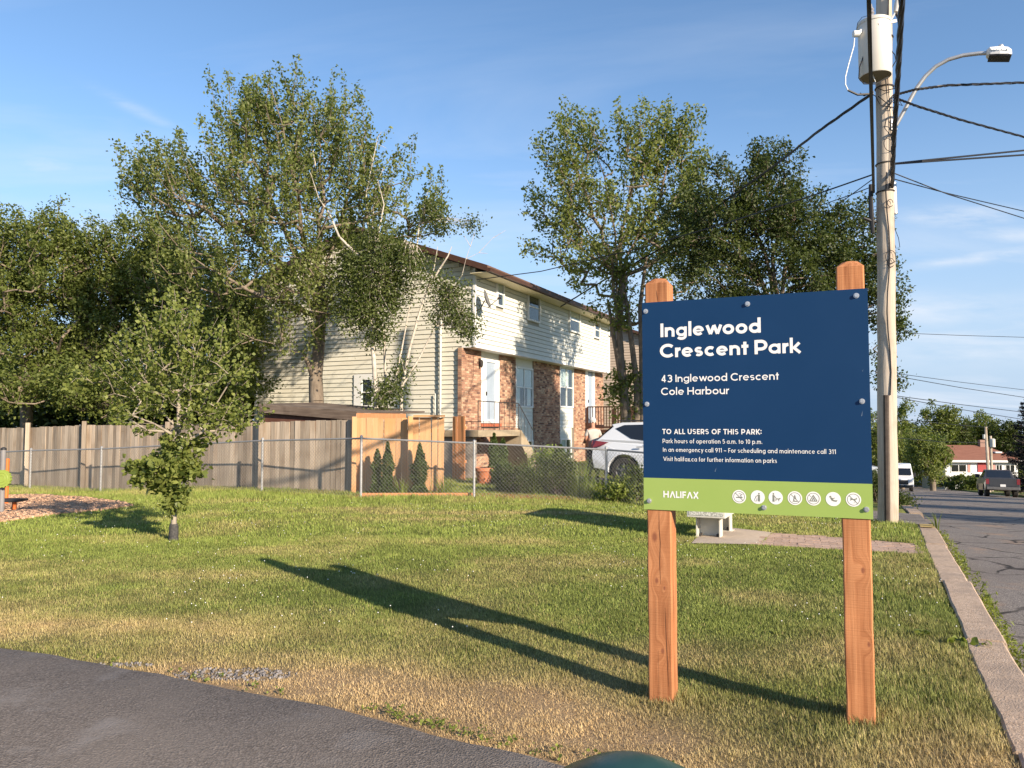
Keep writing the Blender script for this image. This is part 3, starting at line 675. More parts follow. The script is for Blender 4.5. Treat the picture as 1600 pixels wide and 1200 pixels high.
def picto(i, cx, cz, r):
    d = MB(); disc(d, cx, cz, r, -.0012); dd = d.build("pictogram", m_letter, sign, fix=False)
    p = MB(); y = -.0016
    S = lambda pts, w: ribbon(p, pts, w * r, y - .0002 * (len(p.f) % 5), lambda u: cx + u * r, lambda v: cz + v * r)
    if i in (0, 3, 4, 6):
        S(arcp(0, 0, .78, .78, 0, 360), .08); 
    if i == 0: S([(-.45, -.12), (.5, -.12)], .16); S(arcp(.1, .3, .22, .15, -90, 150), .07); S(arcp(.42, .15, .15, .22, 60, 260), .07)
    if i == 1: S(arcp(.18, .52, .06, .06, 0, 360), .12); S([(.18, .36), (.18, -.1)], .30); S([(.10, -.1), (.08, -.62)], .13); S([(.26, -.1), (.28, -.62)], .13); S([(.05, .3), (-.22, .1), (-.3, -.2)], .09); S([(-.46, -.2), (-.4, -.6), (-.18, -.6), (-.12, -.2)], .06)
    if i == 2: S(arcp(-.3, .55, .06, .06, 0, 360), .12); S([(-.3, .4), (-.3, -.1)], .26); S([(-.36, -.1), (-.38, -.6)], .12); S([(-.22, -.1), (-.2, -.6)], .12); S([(-.25, .3), (.1, -.05)], .07); S([(0, -.18), (.5, -.18), (.66, -.05)], .16); S([(.05, -.2), (.05, -.5)], .08); S([(.45, -.2), (.45, -.5)], .08)
    if i == 3: S([(-.3, -.45), (.35, -.45)], .12); S([(-.2, -.3), (.2, -.5)], .1); S([(-.15, -.25), (.02, .4), (.2, -.2), (.05, .0)], .13)
    if i == 4: S([(-.5, -.35), (0, .45), (.5, -.35)], .12); S([(-.5, -.35), (.5, -.35)], .12); S([(-.18, -.3), (.02, .12), (.2, -.3)], .09)
    if i == 5: S(arcp(-.38, .32, .07, .07, 0, 360), .14); S([(-.3, .18), (-.05, -.2)], .26); S([(-.05, -.2), (.45, -.28)], .2); S([(.42, -.26), (.52, -.12)], .1); S([(-.2, .1), (.1, .1), (.2, .2)], .09)
    if i == 6: S([(-.42, .1), (.05, 0), (.42, .12)], .16); S([(.1, 0), (.28, -.22)], .12); S([(.08, -.42), (.12, -.46)], .14); S([(-.25, .0), (-.38, -.15)], .1); S([(.35, .1), (.45, .28)], .09)
    if i in (0, 3, 6): S([(-.56, .56), (.56, -.56)], .08)
    if i == 4: S([(-.56, .50), (-.3, .24)], .06)
    p.build("symbol", m_picto, dd, fix=False)
for i, (px_, py_) in enumerate([(1155, 776), (1184, 776.7), (1212, 777.5), (1242, 778.3), (1271, 779), (1302, 779.8), (1333.5, 780.6)]):
    cx_, cz_ = pan(px_, py_); picto(i, cx_, cz_, .0375)
m_bolt = M("bolt_zinc", (0.5, 0.5, 0.5), (0.65, 0.65, 0.65), .35, 20, metallic=.7)
for px_, py_ in [(1009, 486.5), (1168, 475), (1338, 462), (1011, 631.5), (1347, 627), (1014.5, 782.5), (1194, 793), (1354, 796)]:
    cx_, cz_ = pan(px_, py_); mb = MB(); n = 6; R_ = .011
    for (a_, b_, ra, rb, nn_) in ((0, -.003, .0145, .0145, 14), (-.003, -.013, R_, R_ * .9, 6)):
        V = [(cx_ + r_ * math.cos(2 * math.pi * i / nn_), y_, cz_ + r_ * math.sin(2 * math.pi * i / nn_)) for y_, r_ in ((a_, ra), (b_, rb)) for i in range(nn_)]
        mb.add(V, [(i, (i + 1) % nn_, nn_ + (i + 1) % nn_, nn_ + i) for i in range(nn_)] + [tuple(range(nn_, 2 * nn_)), tuple(range(nn_ - 1, -1, -1))])
    mb.build("bolt", m_bolt, sign)
# scratches on the face
m_scr = M("scratch", (0.35, 0.42, 0.5))
for px_, py_, l_, a_ in ((1346, 650, .03, 80), (1117, 737, .025, 75), (1347, 580, .008, 60)):
    cx_, cz_ = pan(px_, py_); MB().add([(cx_, -.0013, cz_), (cx_ + .0018, -.0013, cz_), (cx_ + .002 + l_ * math.cos(math.radians(a_)), -.0013, cz_ + l_ * math.sin(math.radians(a_)))], [(0, 1, 2)]).build("scratch", m_scr, sign, fix=False)

# ------------------------------------------------------------------ mailbox bank on two pedestals behind the sign, its pad and the paved walk
m_mail = M("mailbox_paint", (0.56, 0.54, 0.47), (0.64, 0.62, 0.55), 0.5, 6)
m_mailface = M("mailbox_pattern", (0.62, 0.61, 0.55), (0.33, 0.33, 0.28), 0.6, 40, detail=2, lo=.45, hi=.55)
pa = gat(1106, 841)
mbx = thing("community_mailbox", "pale beige metal mailbox cabinet on two pedestals behind the park sign", "mailbox", (pa[0], pa[1], pa[2]), ROTZ)
# local x across the street, local y along it
MB().box(-.27, .27, -.12, 1.12, .30, 1.42).build("cabinet", m_mail, mbx, bevel=.01)
MB().prism([(-.29, 1.42), (.29, 1.42), (.26, 1.50), (.12, 1.555), (-.12, 1.555), (-.26, 1.50)], -.14, 1.14, 'y').build("lid", m_mail, mbx)
MB().box(-.24, .24, -.126, -.121, .33, 1.38).build("patterned_face", m_mailface, mbx)
for yy in (.02, .82):
    mb = MB()
    mb.box(-.17, -.155, yy, yy + .2, .012, .30); mb.box(.155, .17, yy, yy + .2, .012, .30); mb.box(-.155, .155, yy + .185, yy + .2, .012, .30)
    mb.box(-.20, .20, yy - .02, yy + .22, 0, .012)
    ped = mb.build("pedestal", m_mail, mbx)
    for bx_, by_ in ((-.12, .03), (.12, .03), (-.12, .12), (.12, .12)): MB().lathe([(.014, .012), (.014, .05), (.005, .055)], (bx_, yy + by_, 0), 6).build("anchor_bolt", m_iron, ped)
for yy in range(3):
    for zz in range(4):
        d = MB().box(.271, .276, -.08 + yy * .39, .29 + yy * .39, .36 + zz * .26, .60 + zz * .26).build("locker_door", m_mail, mbx)
a1, a2, a3, a4 = gat(1119, 846), gat(1190, 851), gat(1197, 832), gat(1140, 827)
cn = [np.array(tw(p[0], p[1])) for p in (gat(1080, 850), gat(1186, 852), gat(1207, 833), gat(1110, 822))]
mb = MB(); n = 8
top = []
for i in range(n + 1):
    for j in range(n + 1):
        s_, r_ = i / n, j / n; p = (cn[0] * (1 - s_) + cn[1] * s_) * (1 - r_) + (cn[3] * (1 - s_) + cn[2] * s_) * r_
        x_, y_ = xy(*p); top.append((x_, y_, gz(x_, y_) + (.018 if 0 < i < n and 0 < j < n else .012)))
m_pad = M("pad_concrete", (0.42, 0.34, 0.26), (0.50, 0.41, 0.32), .9, 12, bump=.5, bscale=60)
m_paver = M("paver_clay", (0.36, 0.245, 0.185), (0.47, 0.34, 0.26), .9, 14, bump=.6, rnd=.16)
tag(MB().add(top, [(i * (n + 1) + j, (i + 1) * (n + 1) + j, (i + 1) * (n + 1) + j + 1, i * (n + 1) + j + 1) for i in range(n) for j in range(n)]).build("concrete_pad", m_pad, smooth=True), kind="structure")
# pavers in running bond between pad and kerb
pq = [np.array(gat(*p)) for p in ((1190, 852), (1432, 866.5), (1428, 851), (1208, 833))]
walk = thing("paved_walk", "", "", (0, 0, 0)); walk["kind"] = "structure"
proto = MB().prism([(-.098, -.048), (.098, -.048), (.098, .048), (-.098, .048)], -.05, .0, 'z').build("paver", m_paver, walk, bevel=0)
e1 = (pq[1] - pq[0]); e1[2] = 0; Lw = np.linalg.norm(e1); e1 /= Lw; ang = math.atan2(e1[1], e1[0]); e2 = np.array([-e1[1], e1[0], 0])
rw = np.random.default_rng(5); first = True; rows = 13
for r_ in range(rows):
    x = -.05 + (.1 if r_ % 2 else 0)
    while x < Lw + .1:
        k = np.clip(x / Lw, 0, 1); wid = np.linalg.norm((pq[3] * (1 - k) + pq[2] * k - pq[0] * (1 - k) - pq[1] * k)[:2])
        v = (r_ + .5) * .102
        if v < wid + .03:
            p = pq[0] + e1 * x + e2 * v; z = gz(p[0], p[1]) + .012 + rw.uniform(-.005, .005)
            rot = (rw.uniform(-.03, .03), rw.uniform(-.03, .03), ang + rw.uniform(-.02, .02))
            if first: proto.location = (p[0], p[1], z); proto.rotation_euler = rot; first = False
            else: piece(proto, walk, (p[0], p[1], z), rot)
        x += .203

# ------------------------------------------------------------------ utility pole with transformer and street lamp
pb = gat(1388, 817)
ptop = ray(1380.5, 0) * (pb[1] / ray(1380.5, 0)[1]) + np.array([0, 0, CH])
slx = (ptop[0] - pb[0]) / (ptop[2] - pb[2]); sly = 0.0
HP = 11.5
m_pole = M("pole_wood", (0.36, 0.30, 0.235), (0.58, 0.50, 0.41), .9, 5, stretch=(2.2, 2.2, .12), bump=.8, bscale=14, c3=(.27, .20, .145), s3=1.6)
pole = thing("utility_pole", "tall weathered wooden utility pole beside the kerb behind the park sign", "utility pole", pb)
def onp(z, dx=0, dy=0): return (slx * z + dx, sly * z + dy, z)
zs = np.linspace(-.3, HP, 26)
rp = np.random.default_rng(8)
MB().tube([onp(z, rp.uniform(-.008, .008), rp.uniform(-.005, .005)) for z in zs], [.165 - .045 * max(z, 0) / HP + rp.uniform(-.003, .003) for z in zs], 18).build("shaft", m_pole, pole, smooth=True)
g_ = MB().tube([onp(z, -.085, -.145 + .045 * z / HP) for z in np.linspace(-.05, 2.2, 8)], .048, 8)
g_.build("cable_guard", M("guard_grey", (0.05, 0.035, 0.028), (.09, .07, .055), .7, 8), pole, smooth=True)
def on_img(px, py, dy=0.0):
    """point in the vertical plane through the pole facing the camera"""
    d = (pb[1] + dy); r = ray(px, py); k = d / r[1]; p = r * k + np.array([0, 0, CH]); return p - pb
mb = MB()
mb.tube([onp(2.2, -.03, -.17)] + [onp(z, -.04 + .03 * math.sin(z * 3), -.165) for z in np.arange(2.6, 6.2, .35)], .011, 5)
mb.tube([onp(z, .03 * math.sin(z * 2.1), -.160) for z in np.arange(5.8, 9.6, .3)], .007, 5)
for zc, r_ in ((5.55, .05), (4.6, .09), (6.6, .10), (4.5, .06)):
    mb.tube([onp(zc, -.01 + r_ * math.cos(a), -.165 + 0 * a) if False else (slx * zc + r_ * math.cos(a), -.172, zc + r_ * math.sin(a) * 1.3) for a in np.linspace(0, 5.6, 12)], .006, 4)
mb.build("riser_cable", m_wire, pole, smooth=True)
# hardware on the right and left flanks of the pole
mb = MB(); q = on_img(1396, 310); mb.tube([q + np.array([0, 0, .28]), q + np.array([0.01, 0, -.28])], .055, 10); mb.build("splice_case", m_galv, pole, smooth=True)
mb = MB(); q = on_img(1361, 325); mb.tube([q + np.array([0, 0, .42]), q + np.array([0, 0, -.1]), q + np.array([.02, 0, -.45])], [.03, .045, .035], 8)
q = on_img(1397, 365); mb.tube([q + np.array([0, 0, .3]), q + np.array([-.03, 0, 0]), q + np.array([-.04, 0, -.35])], [.02, .04, .02], 7)
q = on_img(1360, 345); mb.tube([q + np.array([-.12, 0, .05]), q, q + np.array([.1, 0, -.02])], [.02, .035, .03], 7)
mb.build("cable_bundle", m_wire, pole, smooth=True)
mb = MB(); mb.tube([on_img(1396, 352), on_img(1404, 372), on_img(1406, 386), on_img(1400, 388), on_img(1396, 376)], .006, 4)
MB().tube([on_img(1365, 345), on_img(1360, 355), on_img(1364, 368), on_img(1368, 362)], .005, 4).build("jumper_wire", m_wire, pole, smooth=True)
mb.build("jumper_wire", m_wire, pole, smooth=True)
for a_ in ([(1388, 75), (1398, 85), (1400, 95), (1387, 116)], [(1372, 150), (1390, 165), (1400, 150), (1410, 165), (1395, 160)], [(1385, 185), (1382, 200), (1392, 212), (1398, 195), (1388, 190)], [(1372, 138), (1382, 142), (1398, 138)], [(1375, 163), (1368, 150), (1360, 146), (1350, 150), (1344, 145)], [(1376, 165), (1396, 168), (1402, 160)]):
    MB().tube([on_img(x_, y_, -.2) for x_, y_ in a_], .009, 4).build("jumper_wire", m_wire, pole, smooth=True)
for y_ in (258, 302, 139, 62):
    q = on_img(1384, y_); z = q[2]; MB().tube([(slx * z + .15 * math.cos(a), .15 * math.sin(a), z + .004 * a) for a in np.linspace(0, 6.2, 18)], .012, 5, cap=False).build("strap", m_iron, pole, smooth=True)
# transformer
tc_ = on_img(1367, 85, -.42); r_t = .262; zt, zb = on_img(1367, 40, -.42)[2], on_img(1367, 120, -.42)[2]
tr = thing("transformer", "cream cylindrical transformer mounted on the near wooden pole", "transformer", pb + np.array([tc_[0], tc_[1] - 0, zb]))
m_tank = M("tank_paint", (0.62, 0.59, 0.53), (0.68, 0.65, 0.59), .5, 4)
H = zt - zb
MB().lathe([(r_t * .96, 0), (r_t, .015), (r_t, H), (r_t * 1.04, H), (r_t * 1.04, H + .05), (r_t * .8, H + .09), (.05, H + .12)], n=28).build("tank", m_tank, tr, smooth=True)
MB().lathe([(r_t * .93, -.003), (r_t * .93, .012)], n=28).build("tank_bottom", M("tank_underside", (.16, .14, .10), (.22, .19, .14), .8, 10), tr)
bp_ = MB().lathe([(.03, H + .09), (.05, H + .12), (.03, H + .15), (.05, H + .18), (.03, H + .21), (.045, H + .24), (.02, H + .28), (.01, H + .34)], (-.08, -.08, 0), 10).build("bushing", M("bushing_grey", (.25, .24, .25)), tr, smooth=True)
MB().box(.04, .30, .18, .26, H * .55, H * .62).build("mount_bracket", m_galv, tr); MB().box(.04, .30, .18, .26, H * .95, H * 1.0).build("mount_bracket", m_galv, tr)
MB().beam((-.05, -.25, H - .12), (.33, -.1, H + .03), .03, .05).build("lifting_bar", m_tank, tr)
sa = MB(); sa.tube([(-.30, -.08, H - .19), (-.40, -.08, H - .19)], .055, 10); sa.tube([(-.30, -.08, H - .18), (-.20, -.05, H - .04)], .03, 6)
sa.build("arrester", m_white, tr, smooth=True)
mb = MB(); O = pb + np.array([tc_[0], tc_[1], zb])
def rel(px, py, dy=-.5): return on_img(px, py, dy) + pb - O
mb.tube([rel(1335, 60), rel(1334, 72), rel(1326, 100), rel(1321, 120), rel(1321, 132), rel(1325, 141)], .011, 6)
mb.tube([rel(1368, 128), rel(1364, 118), rel(1370, 90), rel(1384, 50)], .008, 5)
mb.build("white_lead", m_white, tr, smooth=True)
mb = MB(); mb.tube([rel(1354, 60), rel(1352, 80), rel(1343, 105), rel(1342, 122), rel(1350, 131), rel(1368, 131), rel(1388, 120)], .011, 5)
mb.tube([rel(1338, 48), rel(1340, 36), rel(1347, 27), rel(1354, 25)], .005, 4); mb.tube([rel(1325, 141), rel(1340, 148), rel(1358, 147)], .02, 6)
mb.build("black_lead", m_wire, tr, smooth=True)
# fused cut-out above
co = thing("fuse_cutout", "grey porcelain fuse cutout angled off the top of the near pole", "fuse cutout", pb + on_img(1402, 10, -.3))
q0 = np.zeros(3); 
MB().tube([(-.03, 0, -.10), (0, 0, .0), (.02, 0, .12), (.03, 0, .3)], [.035, .06, .05, .05], 10).build("insulator", m_tank, co, smooth=True)
MB().tube([(-.02, 0, -.12), (.01, 0, -.2), (.03, 0, -.14)], .03, 6).build("clamp", m_iron, co)
MB().tube([(-.04, 0, -.12), (-.20, .1, -.38)], .018, 6).build("support_arm", m_white, co)
# street lamp on an arm
la = on_img(1402, 192)
lamp = thing("street_lamp", "white street lamp head on a long curved grey arm from the near pole", "street lamp", pb)
AD = np.array([UY, -UX]);
def lp(px, py):
    """point on the vertical plane through the pole that runs across the street"""
    r = ray(px, py); n_ = np.array([AD[1], -AD[0]]); P0 = pb[:2]; k = (P0 @ n_) / (r[:2] @ n_); return r * k + np.array([0, 0, CH]) - pb
arm = [lp(x_, y_) for x_, y_ in ((1400, 196), (1410, 178), (1420, 160), (1432, 138), (1446, 119), (1462, 104), (1482, 93), (1505, 86.5), (1530, 83.5), (1546, 83))]
MB().tube(arm, [.034] * 10, 10).build("arm", m_galv, lamp, smooth=True)
q = lp(1397, 196); MB().box(q[0] - .07, q[0] + .03, q[1] - .05, q[1] + .05, q[2] - .09, q[2] + .09).build("arm_bracket", m_galv, lamp)
h0, h1 = lp(1541, 84), lp(1580, 84); ln = np.linalg.norm((h1 - h0)[:2])
hb = MB(); V = []
for t_, hw, zt_, zb_ in ((0, .05, .05, -.04), (.12, .13, .075, -.06), (.5, .15, .085, -.065), (.85, .14, .075, -.06), (1, .08, .05, -.04)):
    c = h0 + (h1 - h0) * t_; sd = np.array([-AD[1], AD[0], 0]) * hw
    V += [c - sd + np.array([0, 0, zb_]), c + sd + np.array([0, 0, zb_]), c + sd + np.array([0, 0, zt_ * .5]), c + sd * .7 + np.array([0, 0, zt_]), c - sd * .7 + np.array([0, 0, zt_]), c - sd + np.array([0, 0, zt_ * .5])]
hb.add(V, [(i * 6 + j, i * 6 + (j + 1) % 6, (i + 1) * 6 + (j + 1) % 6, (i + 1) * 6 + j) for i in range(4) for j in range(6)] + [tuple(range(6)), tuple(24 + j for j in range(6))])
head = hb.build("lamp_head", m_white, lamp)
c = (h0 + h1) / 2; a_ = h0 + (h1 - h0) * .08; b_ = h0 + (h1 - h0) * .97
MB().beam(a_ + np.array([0, 0, -.075]), b_ + np.array([0, 0, -.075]), .27, .03).build("lens", m_black, head, bevel=.01)
MB().lathe([(.04, .08), (.045, .12), (.035, .15)], tuple(c + (h1 - h0) * .1), 10).build("photocell", m_galv, head)
mb = MB()
for k in range(7):
    q = h0 + (h1 - h0) * (.2 + .1 * k); mb.beam(q + np.array([.151 * AD[1], -.151 * AD[0], .0]), q + np.array([.151 * AD[1], -.151 * AD[0], .035]), .02, .01)
mb.build("fin", m_galv, head)

# ------------------------------------------------------------------ wires
def wire(label, pts, r, sag=0.0, cat="cable", n=16, twist=False, r2=None, name="overhead_cable"):
    """pts: world points; catenary-like sag between consecutive points"""
    P = [np.array(p, float) for p in pts]; out = []
    for a, b in zip(P[:-1], P[1:]):
        for i in range(n):
            s_ = i / n; q = a * (1 - s_) + b * s_; q[2] -= sag * 4 * s_ * (1 - s_) * (np.linalg.norm(b - a) / 10); out.append(q)
    out.append(P[-1]); o0 = out[0].copy(); mb = MB()
    if twist:
        for ph in (0, 2.1, 4.2): mb.tube([q - o0 + .8 * r * np.array([0, math.cos(i * .9 + ph), math.sin(i * .9 + ph)]) for i, q in enumerate(out)], r * .62, 5)
    else: mb.tube([q - o0 for q in out], r, 6)
    o = mb.build(name, m_wire, smooth=True); o.location = tuple(o0); tag(o, label, cat, "cables strung from the poles"); return o
P3 = lambda px, py, d: at(px, py, d)
wire("thick black cable bundle dropping in front of the pole on its left, past the transformer", [P3(1355, -330, 6.6), P3(1357.5, 0, 8.2), P3(1362, 180, 10.6), pb + on_img(1365, 300, -.1)], .026, 0)
wire("thickest black cable bundle dropping in front of the pole on its right", [P3(1422, -330, 6.6), P3(1409, 0, 8.2), P3(1403, 120, 10.2), P3(1397, 210, 11.6), pb + on_img(1394, 290, -.1)], .040, 0, twist=True, n=10)
wire("twisted black service cable from the pole down across the upper right tree", [pb + on_img(1364, 145, -.2), P3(1280, 204, 15), P3(1215, 255, 18), P3(1130, 316, 22), P3(1040, 384, 26), P3(940, 440, 29), P3(876, 479, 31.0)], .024, 0.0, twist=True, n=8)
wire("black service wire from the pole to the near corner of the cream house", [pb + on_img(1366, 272, -.1), P3(1280, 302, 14.5), P3(1130, 350, 17.6), P3(1000, 388, 20.2), P3(845, 424, 23.2), P3(745, 437, 24.7)], .014, 0.0)
wire("thin wire slanting steeply down-left from the pole into the dark tree", [pb + on_img(1365, 279, 0), P3(1325, 308, 14.2), P3(1285, 338, 16)], .009)
wire("thin wire slanting gently down-left from the pole into the dark tree", [pb + on_img(1367, 290, 0), P3(1325, 306, 14.2), P3(1270, 325, 16.5)], .009)
wire("twisted black cable running level to the right just under the street lamp", [pb + on_img(1396, 149, -.1), P3(1430, 140, 12.8), P3(1480, 133.5, 13.1), P3(1600, 129, 14), P3(1800, 128, 16)], .018, 0, twist=True)
wire("twisted black cable sloping down to the right below the street lamp", [pb + on_img(1396, 152, -.1), P3(1430, 165, 12.8), P3(1500, 187, 13.6), P3(1600, 214, 15), P3(1800, 260, 18)], .017, 0, twist=True)
wire("upper of the paired black cables running right from the pole, nearly level", [pb + on_img(1393, 256, 0), P3(1440, 251, 12.9), P3(1600, 235, 14), P3(1800, 214, 16)], .016)
wire("lower of the paired black cables running right from the pole, nearly level", [pb + on_img(1393, 256.5, -.1), P3(1440, 253, 12.9), P3(1600, 242, 14), P3(1800, 228, 16)], .016)
wire("black wire falling to the right from the pole, ending lowest at the photo edge", [pb + on_img(1398, 271, 0), P3(1480, 303, 14), P3(1600, 341, 16.5), P3(1800, 400, 20)], .011)
wire("pair-like thin wire falling to the right from the pole, ending just above its neighbour", [pb + on_img(1398, 280, 0), P3(1480, 302, 14.5), P3(1600, 330, 17.5), P3(1800, 370, 22)], .011)
wire("far wire crossing the lower right sky, highest of the far ones", [P3(1398, 520, 40), P3(1500, 524, 42), P3(1700, 530, 46)], .014)
for i, (y0, y1, lb) in enumerate(((583, 607, "second highest far wire in the lower right sky"), (587, 620, "far wire in the lower right sky crossing just over the treetops, third from top"), (618, 642, "fourth far wire from the top above the distant trees"), (620, 655, "lowest bright-sky wire above the distant trees"))):
    wire(lb, [P3(1396, y0, 45), P3(1500, (y0 + y1) / 2 + 2, 55), P3(1640, y1 + 7, 65)], .022 if i else .018)
# ------------------------------------------------------------------ the cream semi-detached house
C0 = at(742, 600, 24.8); CX, CY = float(C0[0]), float(C0[1])
def fy(px, xo, z=3.0):
    a = (px - 800) / F; dz = z - CH
    return (a * (_c * (CY - UX * xo) + _s * dz) - CX - UY * xo) / (UX - a * _c * UY)
def gx(px, z=3.0, yo=0.0):
    a = (px - 800) / F; dz = z - CH
    return (a * (_c * (CY + UY * yo) + _s * dz) - CX - UX * yo) / (UY + a * _c * UX)
def hz(py, x, y):
    Y = CY - UX * x + UY * y; b = -(py - 600) / F
    return CH + Y * (b * _c + _s) / (_c - b * _s)
HL = fy(953, 0, 5.5)
house = thing("semi_detached_house", "cream sided two storey semi-detached house with brick piers and overhanging upper floor", "house", (CX, CY, 0), ROTZ)
m_side = M("siding_cream", (0.66, 0.64, 0.545), (0.72, 0.70, 0.60), .6, 2.5, stretch=(1, 1, 4), bump=.08, rnd=.03, c3=(.64, .60, .49), s3=.8)
m_side2 = M("siding_white", (0.62, 0.63, 0.58), (0.68, 0.69, 0.64), .6, 2.5, stretch=(1, 1, 4), rnd=.03)
m_side3 = M("siding_beige", (0.46, 0.37, 0.29), (0.50, 0.41, 0.33), .6, 2.5, rnd=.03)
m_mortar = M("mortar", (0.30, 0.26, 0.22), (0.38, 0.33, 0.28), .95, 30)
m_brick = M("brick_face", None, rough=.9, scale=40, attr="col", bump=.5, spec=.2)
XL = gx(398, 3.0); RX = XL / 2; SL = .36; ZO = 4.16; ZE = 6.74
mb = MB().box(XL + .04, -.56, .05, HL - .05, -.3, ZO + .1); mb.box(XL + .04, -.05, .05, HL - .05, ZO + .1, ZE)
mb.prism([(XL + .04, ZE), (-.05, ZE), (RX, ZE + SL * (-RX) - .04)], .05, HL - .05, 'y')
mb.build("wall", M("wall_lap_shadow", (.34, .33, .29), (.38, .37, .32), .9, 3), house)  # darker than the boards: paints the shadow lines in the gaps under each lap
MB().box(-.5, -.02, .02, HL - .02, ZO - .02, ZO + .05).build("overhang_soffit", m_white, house)
EX = .155
def board_x(x0, x1, z, e=EX, mat=m_side, par=house, yb=.05):      # on the gable, facing -y
    return MB().prism([(yb + .02, z + .016), (yb - .030, z + .016), (yb - .030, z + .022), (yb - .006, z + e), (yb + .02, z + e)], x0, x1, 'x').build("siding_board", mat, par)
def board_y(y0, y1, z, xb=-.05, e=EX, mat=m_side, par=house):     # facing +x
    return MB().prism([(xb - .02, z + .016), (xb + .030, z + .016), (xb + .030, z + .022), (xb + .006, z + e), (xb - .02, z + e)], y0, y1, 'y').build("siding_board", mat, par)
z = .15
gw = (gx(553, 2.2), gx(584, 2.2)); gwz = (hz(637, gw[0], 0), hz(585, gw[0], 0))
while z < ZE + SL * -RX - .15:
    xa, xb = XL + .07, (-.5 if z < ZO - .05 else -.07)
    if z + EX > ZE: k_ = (z + EX - ZE) / SL; xa = max(xa, XL + k_); xb = min(xb, -k_)
    if xb - xa > .3:
        if z + EX > gwz[0] and z < gwz[1]:
            board_x(xa, gw[0] - .05, z); board_x(gw[1] + .05, xb, z)
        else: board_x(xa, xb, z)
    z += EX
# corner posts
mb = MB().box(-.09, .0, -.0, .09, ZO, ZE - .02); mb.build("corner_post", m_white, house)
MB().box(XL, XL + .09, 0.0, .09, .1, ZE).build("corner_post", m_white, house)
MB().box(-.62, -.52, 0.0, .06, .1, ZO).build("corner_post", m_side2, house)
MB().box(-.09, 0, HL - .09, HL, ZO, ZE - .02).build("corner_post", m_white, house)
# windows
m_wtrim = m_white
def window(par, x, y0, y1, z0, z1, cols=1, sash=True, curtain=None, name="window", lowblind=False):
    t = .065; f = MB()
    f.box(x - .03, x + .045, y0, y0 + t, z0, z1); f.box(x - .03, x + .045, y1 - t, y1, z0, z1)
    f.box(x - .03, x + .045, y0 + t, y1 - t, z0, z0 + t); f.box(x - .03, x + .045, y0 + t, y1 - t, z1 - t, z1)
    w = f.build(name, m_wtrim, par)
    MB().box(x - .028, x - .022, y0 + t, y1 - t, z0 + t, z1 - t).build("backing", m_darkin, w)
    cy_ = [y0 + t + (y1 - y0 - 2 * t) * i / cols for i in range(cols + 1)]; zm = (z0 + z1) / 2
    mm = MB()
    for c in cy_[1:-1]: mm.box(x - .02, x + .035, c - .03, c + .03, z0 + t, z1 - t)
    if sash:
        for a, b in zip(cy_[:-1], cy_[1:]): mm.box(x - .019, x + .03, a + .03, b - .03, zm - .022, zm + .022)
    if mm.v: mm.build("mullion", m_wtrim, w)
    for a, b in zip(cy_[:-1], cy_[1:]):
        for (p, q) in (((z0 + t, zm), (zm, z1 - t)) if sash else ((z0 + t, z1 - t),)):
            MB().box(x + .012, x + .016, a + .005, b - .005, p + .005, q - .005).build("pane", m_glass, w)
    if curtain:
        for (a, b, p, q) in curtain:
            n = 14; V = []; yy0, yy1 = y0 + t + (y1 - y0 - 2 * t) * a, y0 + t + (y1 - y0 - 2 * t) * b
            for i in range(n + 1):
                yy = yy0 + (yy1 - yy0) * i / n; xx = x - .012 + .006 * math.sin(i * 2.1)
                V += [(xx, yy, z0 + (z1 - z0) * p), (xx, yy, z0 + (z1 - z0) * q)]
            MB().add(V, [(2 * i, 2 * i + 2, 2 * i + 3, 2 * i + 1) for i in range(n)]).build("curtain", m_curtain, w, smooth=True)
    return w
ups = [(776, 787.5, 439, 480), (825, 843.5, 458, 503), (889.5, 906.5, 482, 520), (928.5, 937.5, 503, 529)]
upz = []
for i, (pa_, pb_, ya_, yb_) in enumerate(ups):
    y0, y1 = fy(pa_, 0, 5.5), fy(pb_, 0, 5.5); ym = (y0 + y1) / 2; z0, z1 = hz(yb_, 0, ym), hz(ya_, 0, ym)
    upz.append((y0, y1, z0, z1))
    window(house, -.01, y0, y1, z0, z1, 1, True, [(.05, .95, .5, .93)] if i < 1 else ([(.0, 1, .52, .97)] if i == 2 else None))
z = ZO
while z < ZE - .05:
    segs = [(.09, HL - .09)]
    for (a, b, p, q) in upz:
        if z + EX > p and z < q:
            ns = []
            for s0, s1 in segs:
                if a > s0 and b < s1: ns += [(s0, a), (b, s1)]
                else: ns.append((s0, s1))
            segs = ns
    for s0, s1 in segs: board_y(s0, s1, z, mat=m_side2)
    z += EX
# lower front wall
XF = -.45
BC = [(0.47, 0.28, 0.185), (0.38, 0.21, 0.14), (0.55, 0.37, 0.25), (0.30, 0.155, 0.105), (0.20, 0.11, 0.085), (0.44, 0.26, 0.175)]
rb = np.random.default_rng(21)
def brick_panel(y0, y1, z0, z1, x=XF, ret=None):
    back = MB().box(x - .14, x - .012, y0, y1, z0, z1).build("pier_core", m_mortar, house)
    mb = MB(); row = 0; z = z0 + .005
    while z < z1 - .03:
        y = y0 - (.105 if row % 2 else 0)
        while y < y1:
            a, b = max(y, y0), min(y + .2, y1)
            if b - a > .03:
                c = BC[rb.choice(6, p=[.26, .2, .2, .14, .08, .12])]; k_ = rb.uniform(.85, 1.1); o_ = rb.uniform(-.003, .002)
                mb.box(x - .02, x + o_, a, b, z, min(z + .062, z1), tuple(v * k_ * .92 for v in c))
            y += .21
        if ret is not None:
            xx = x - (.10 if row % 2 else .2)
            for (p, q) in ((x - .001 - .14, x - .022),):
                c = BC[rb.choice(6)]; mb.box(p, q, y0 - .012, y0 + .02, z, min(z + .062, z1), c)
        z += .073; row += 1
    o = mb.build("brickwork", m_brick, house, fix=False); o["kind"] = "stuff"
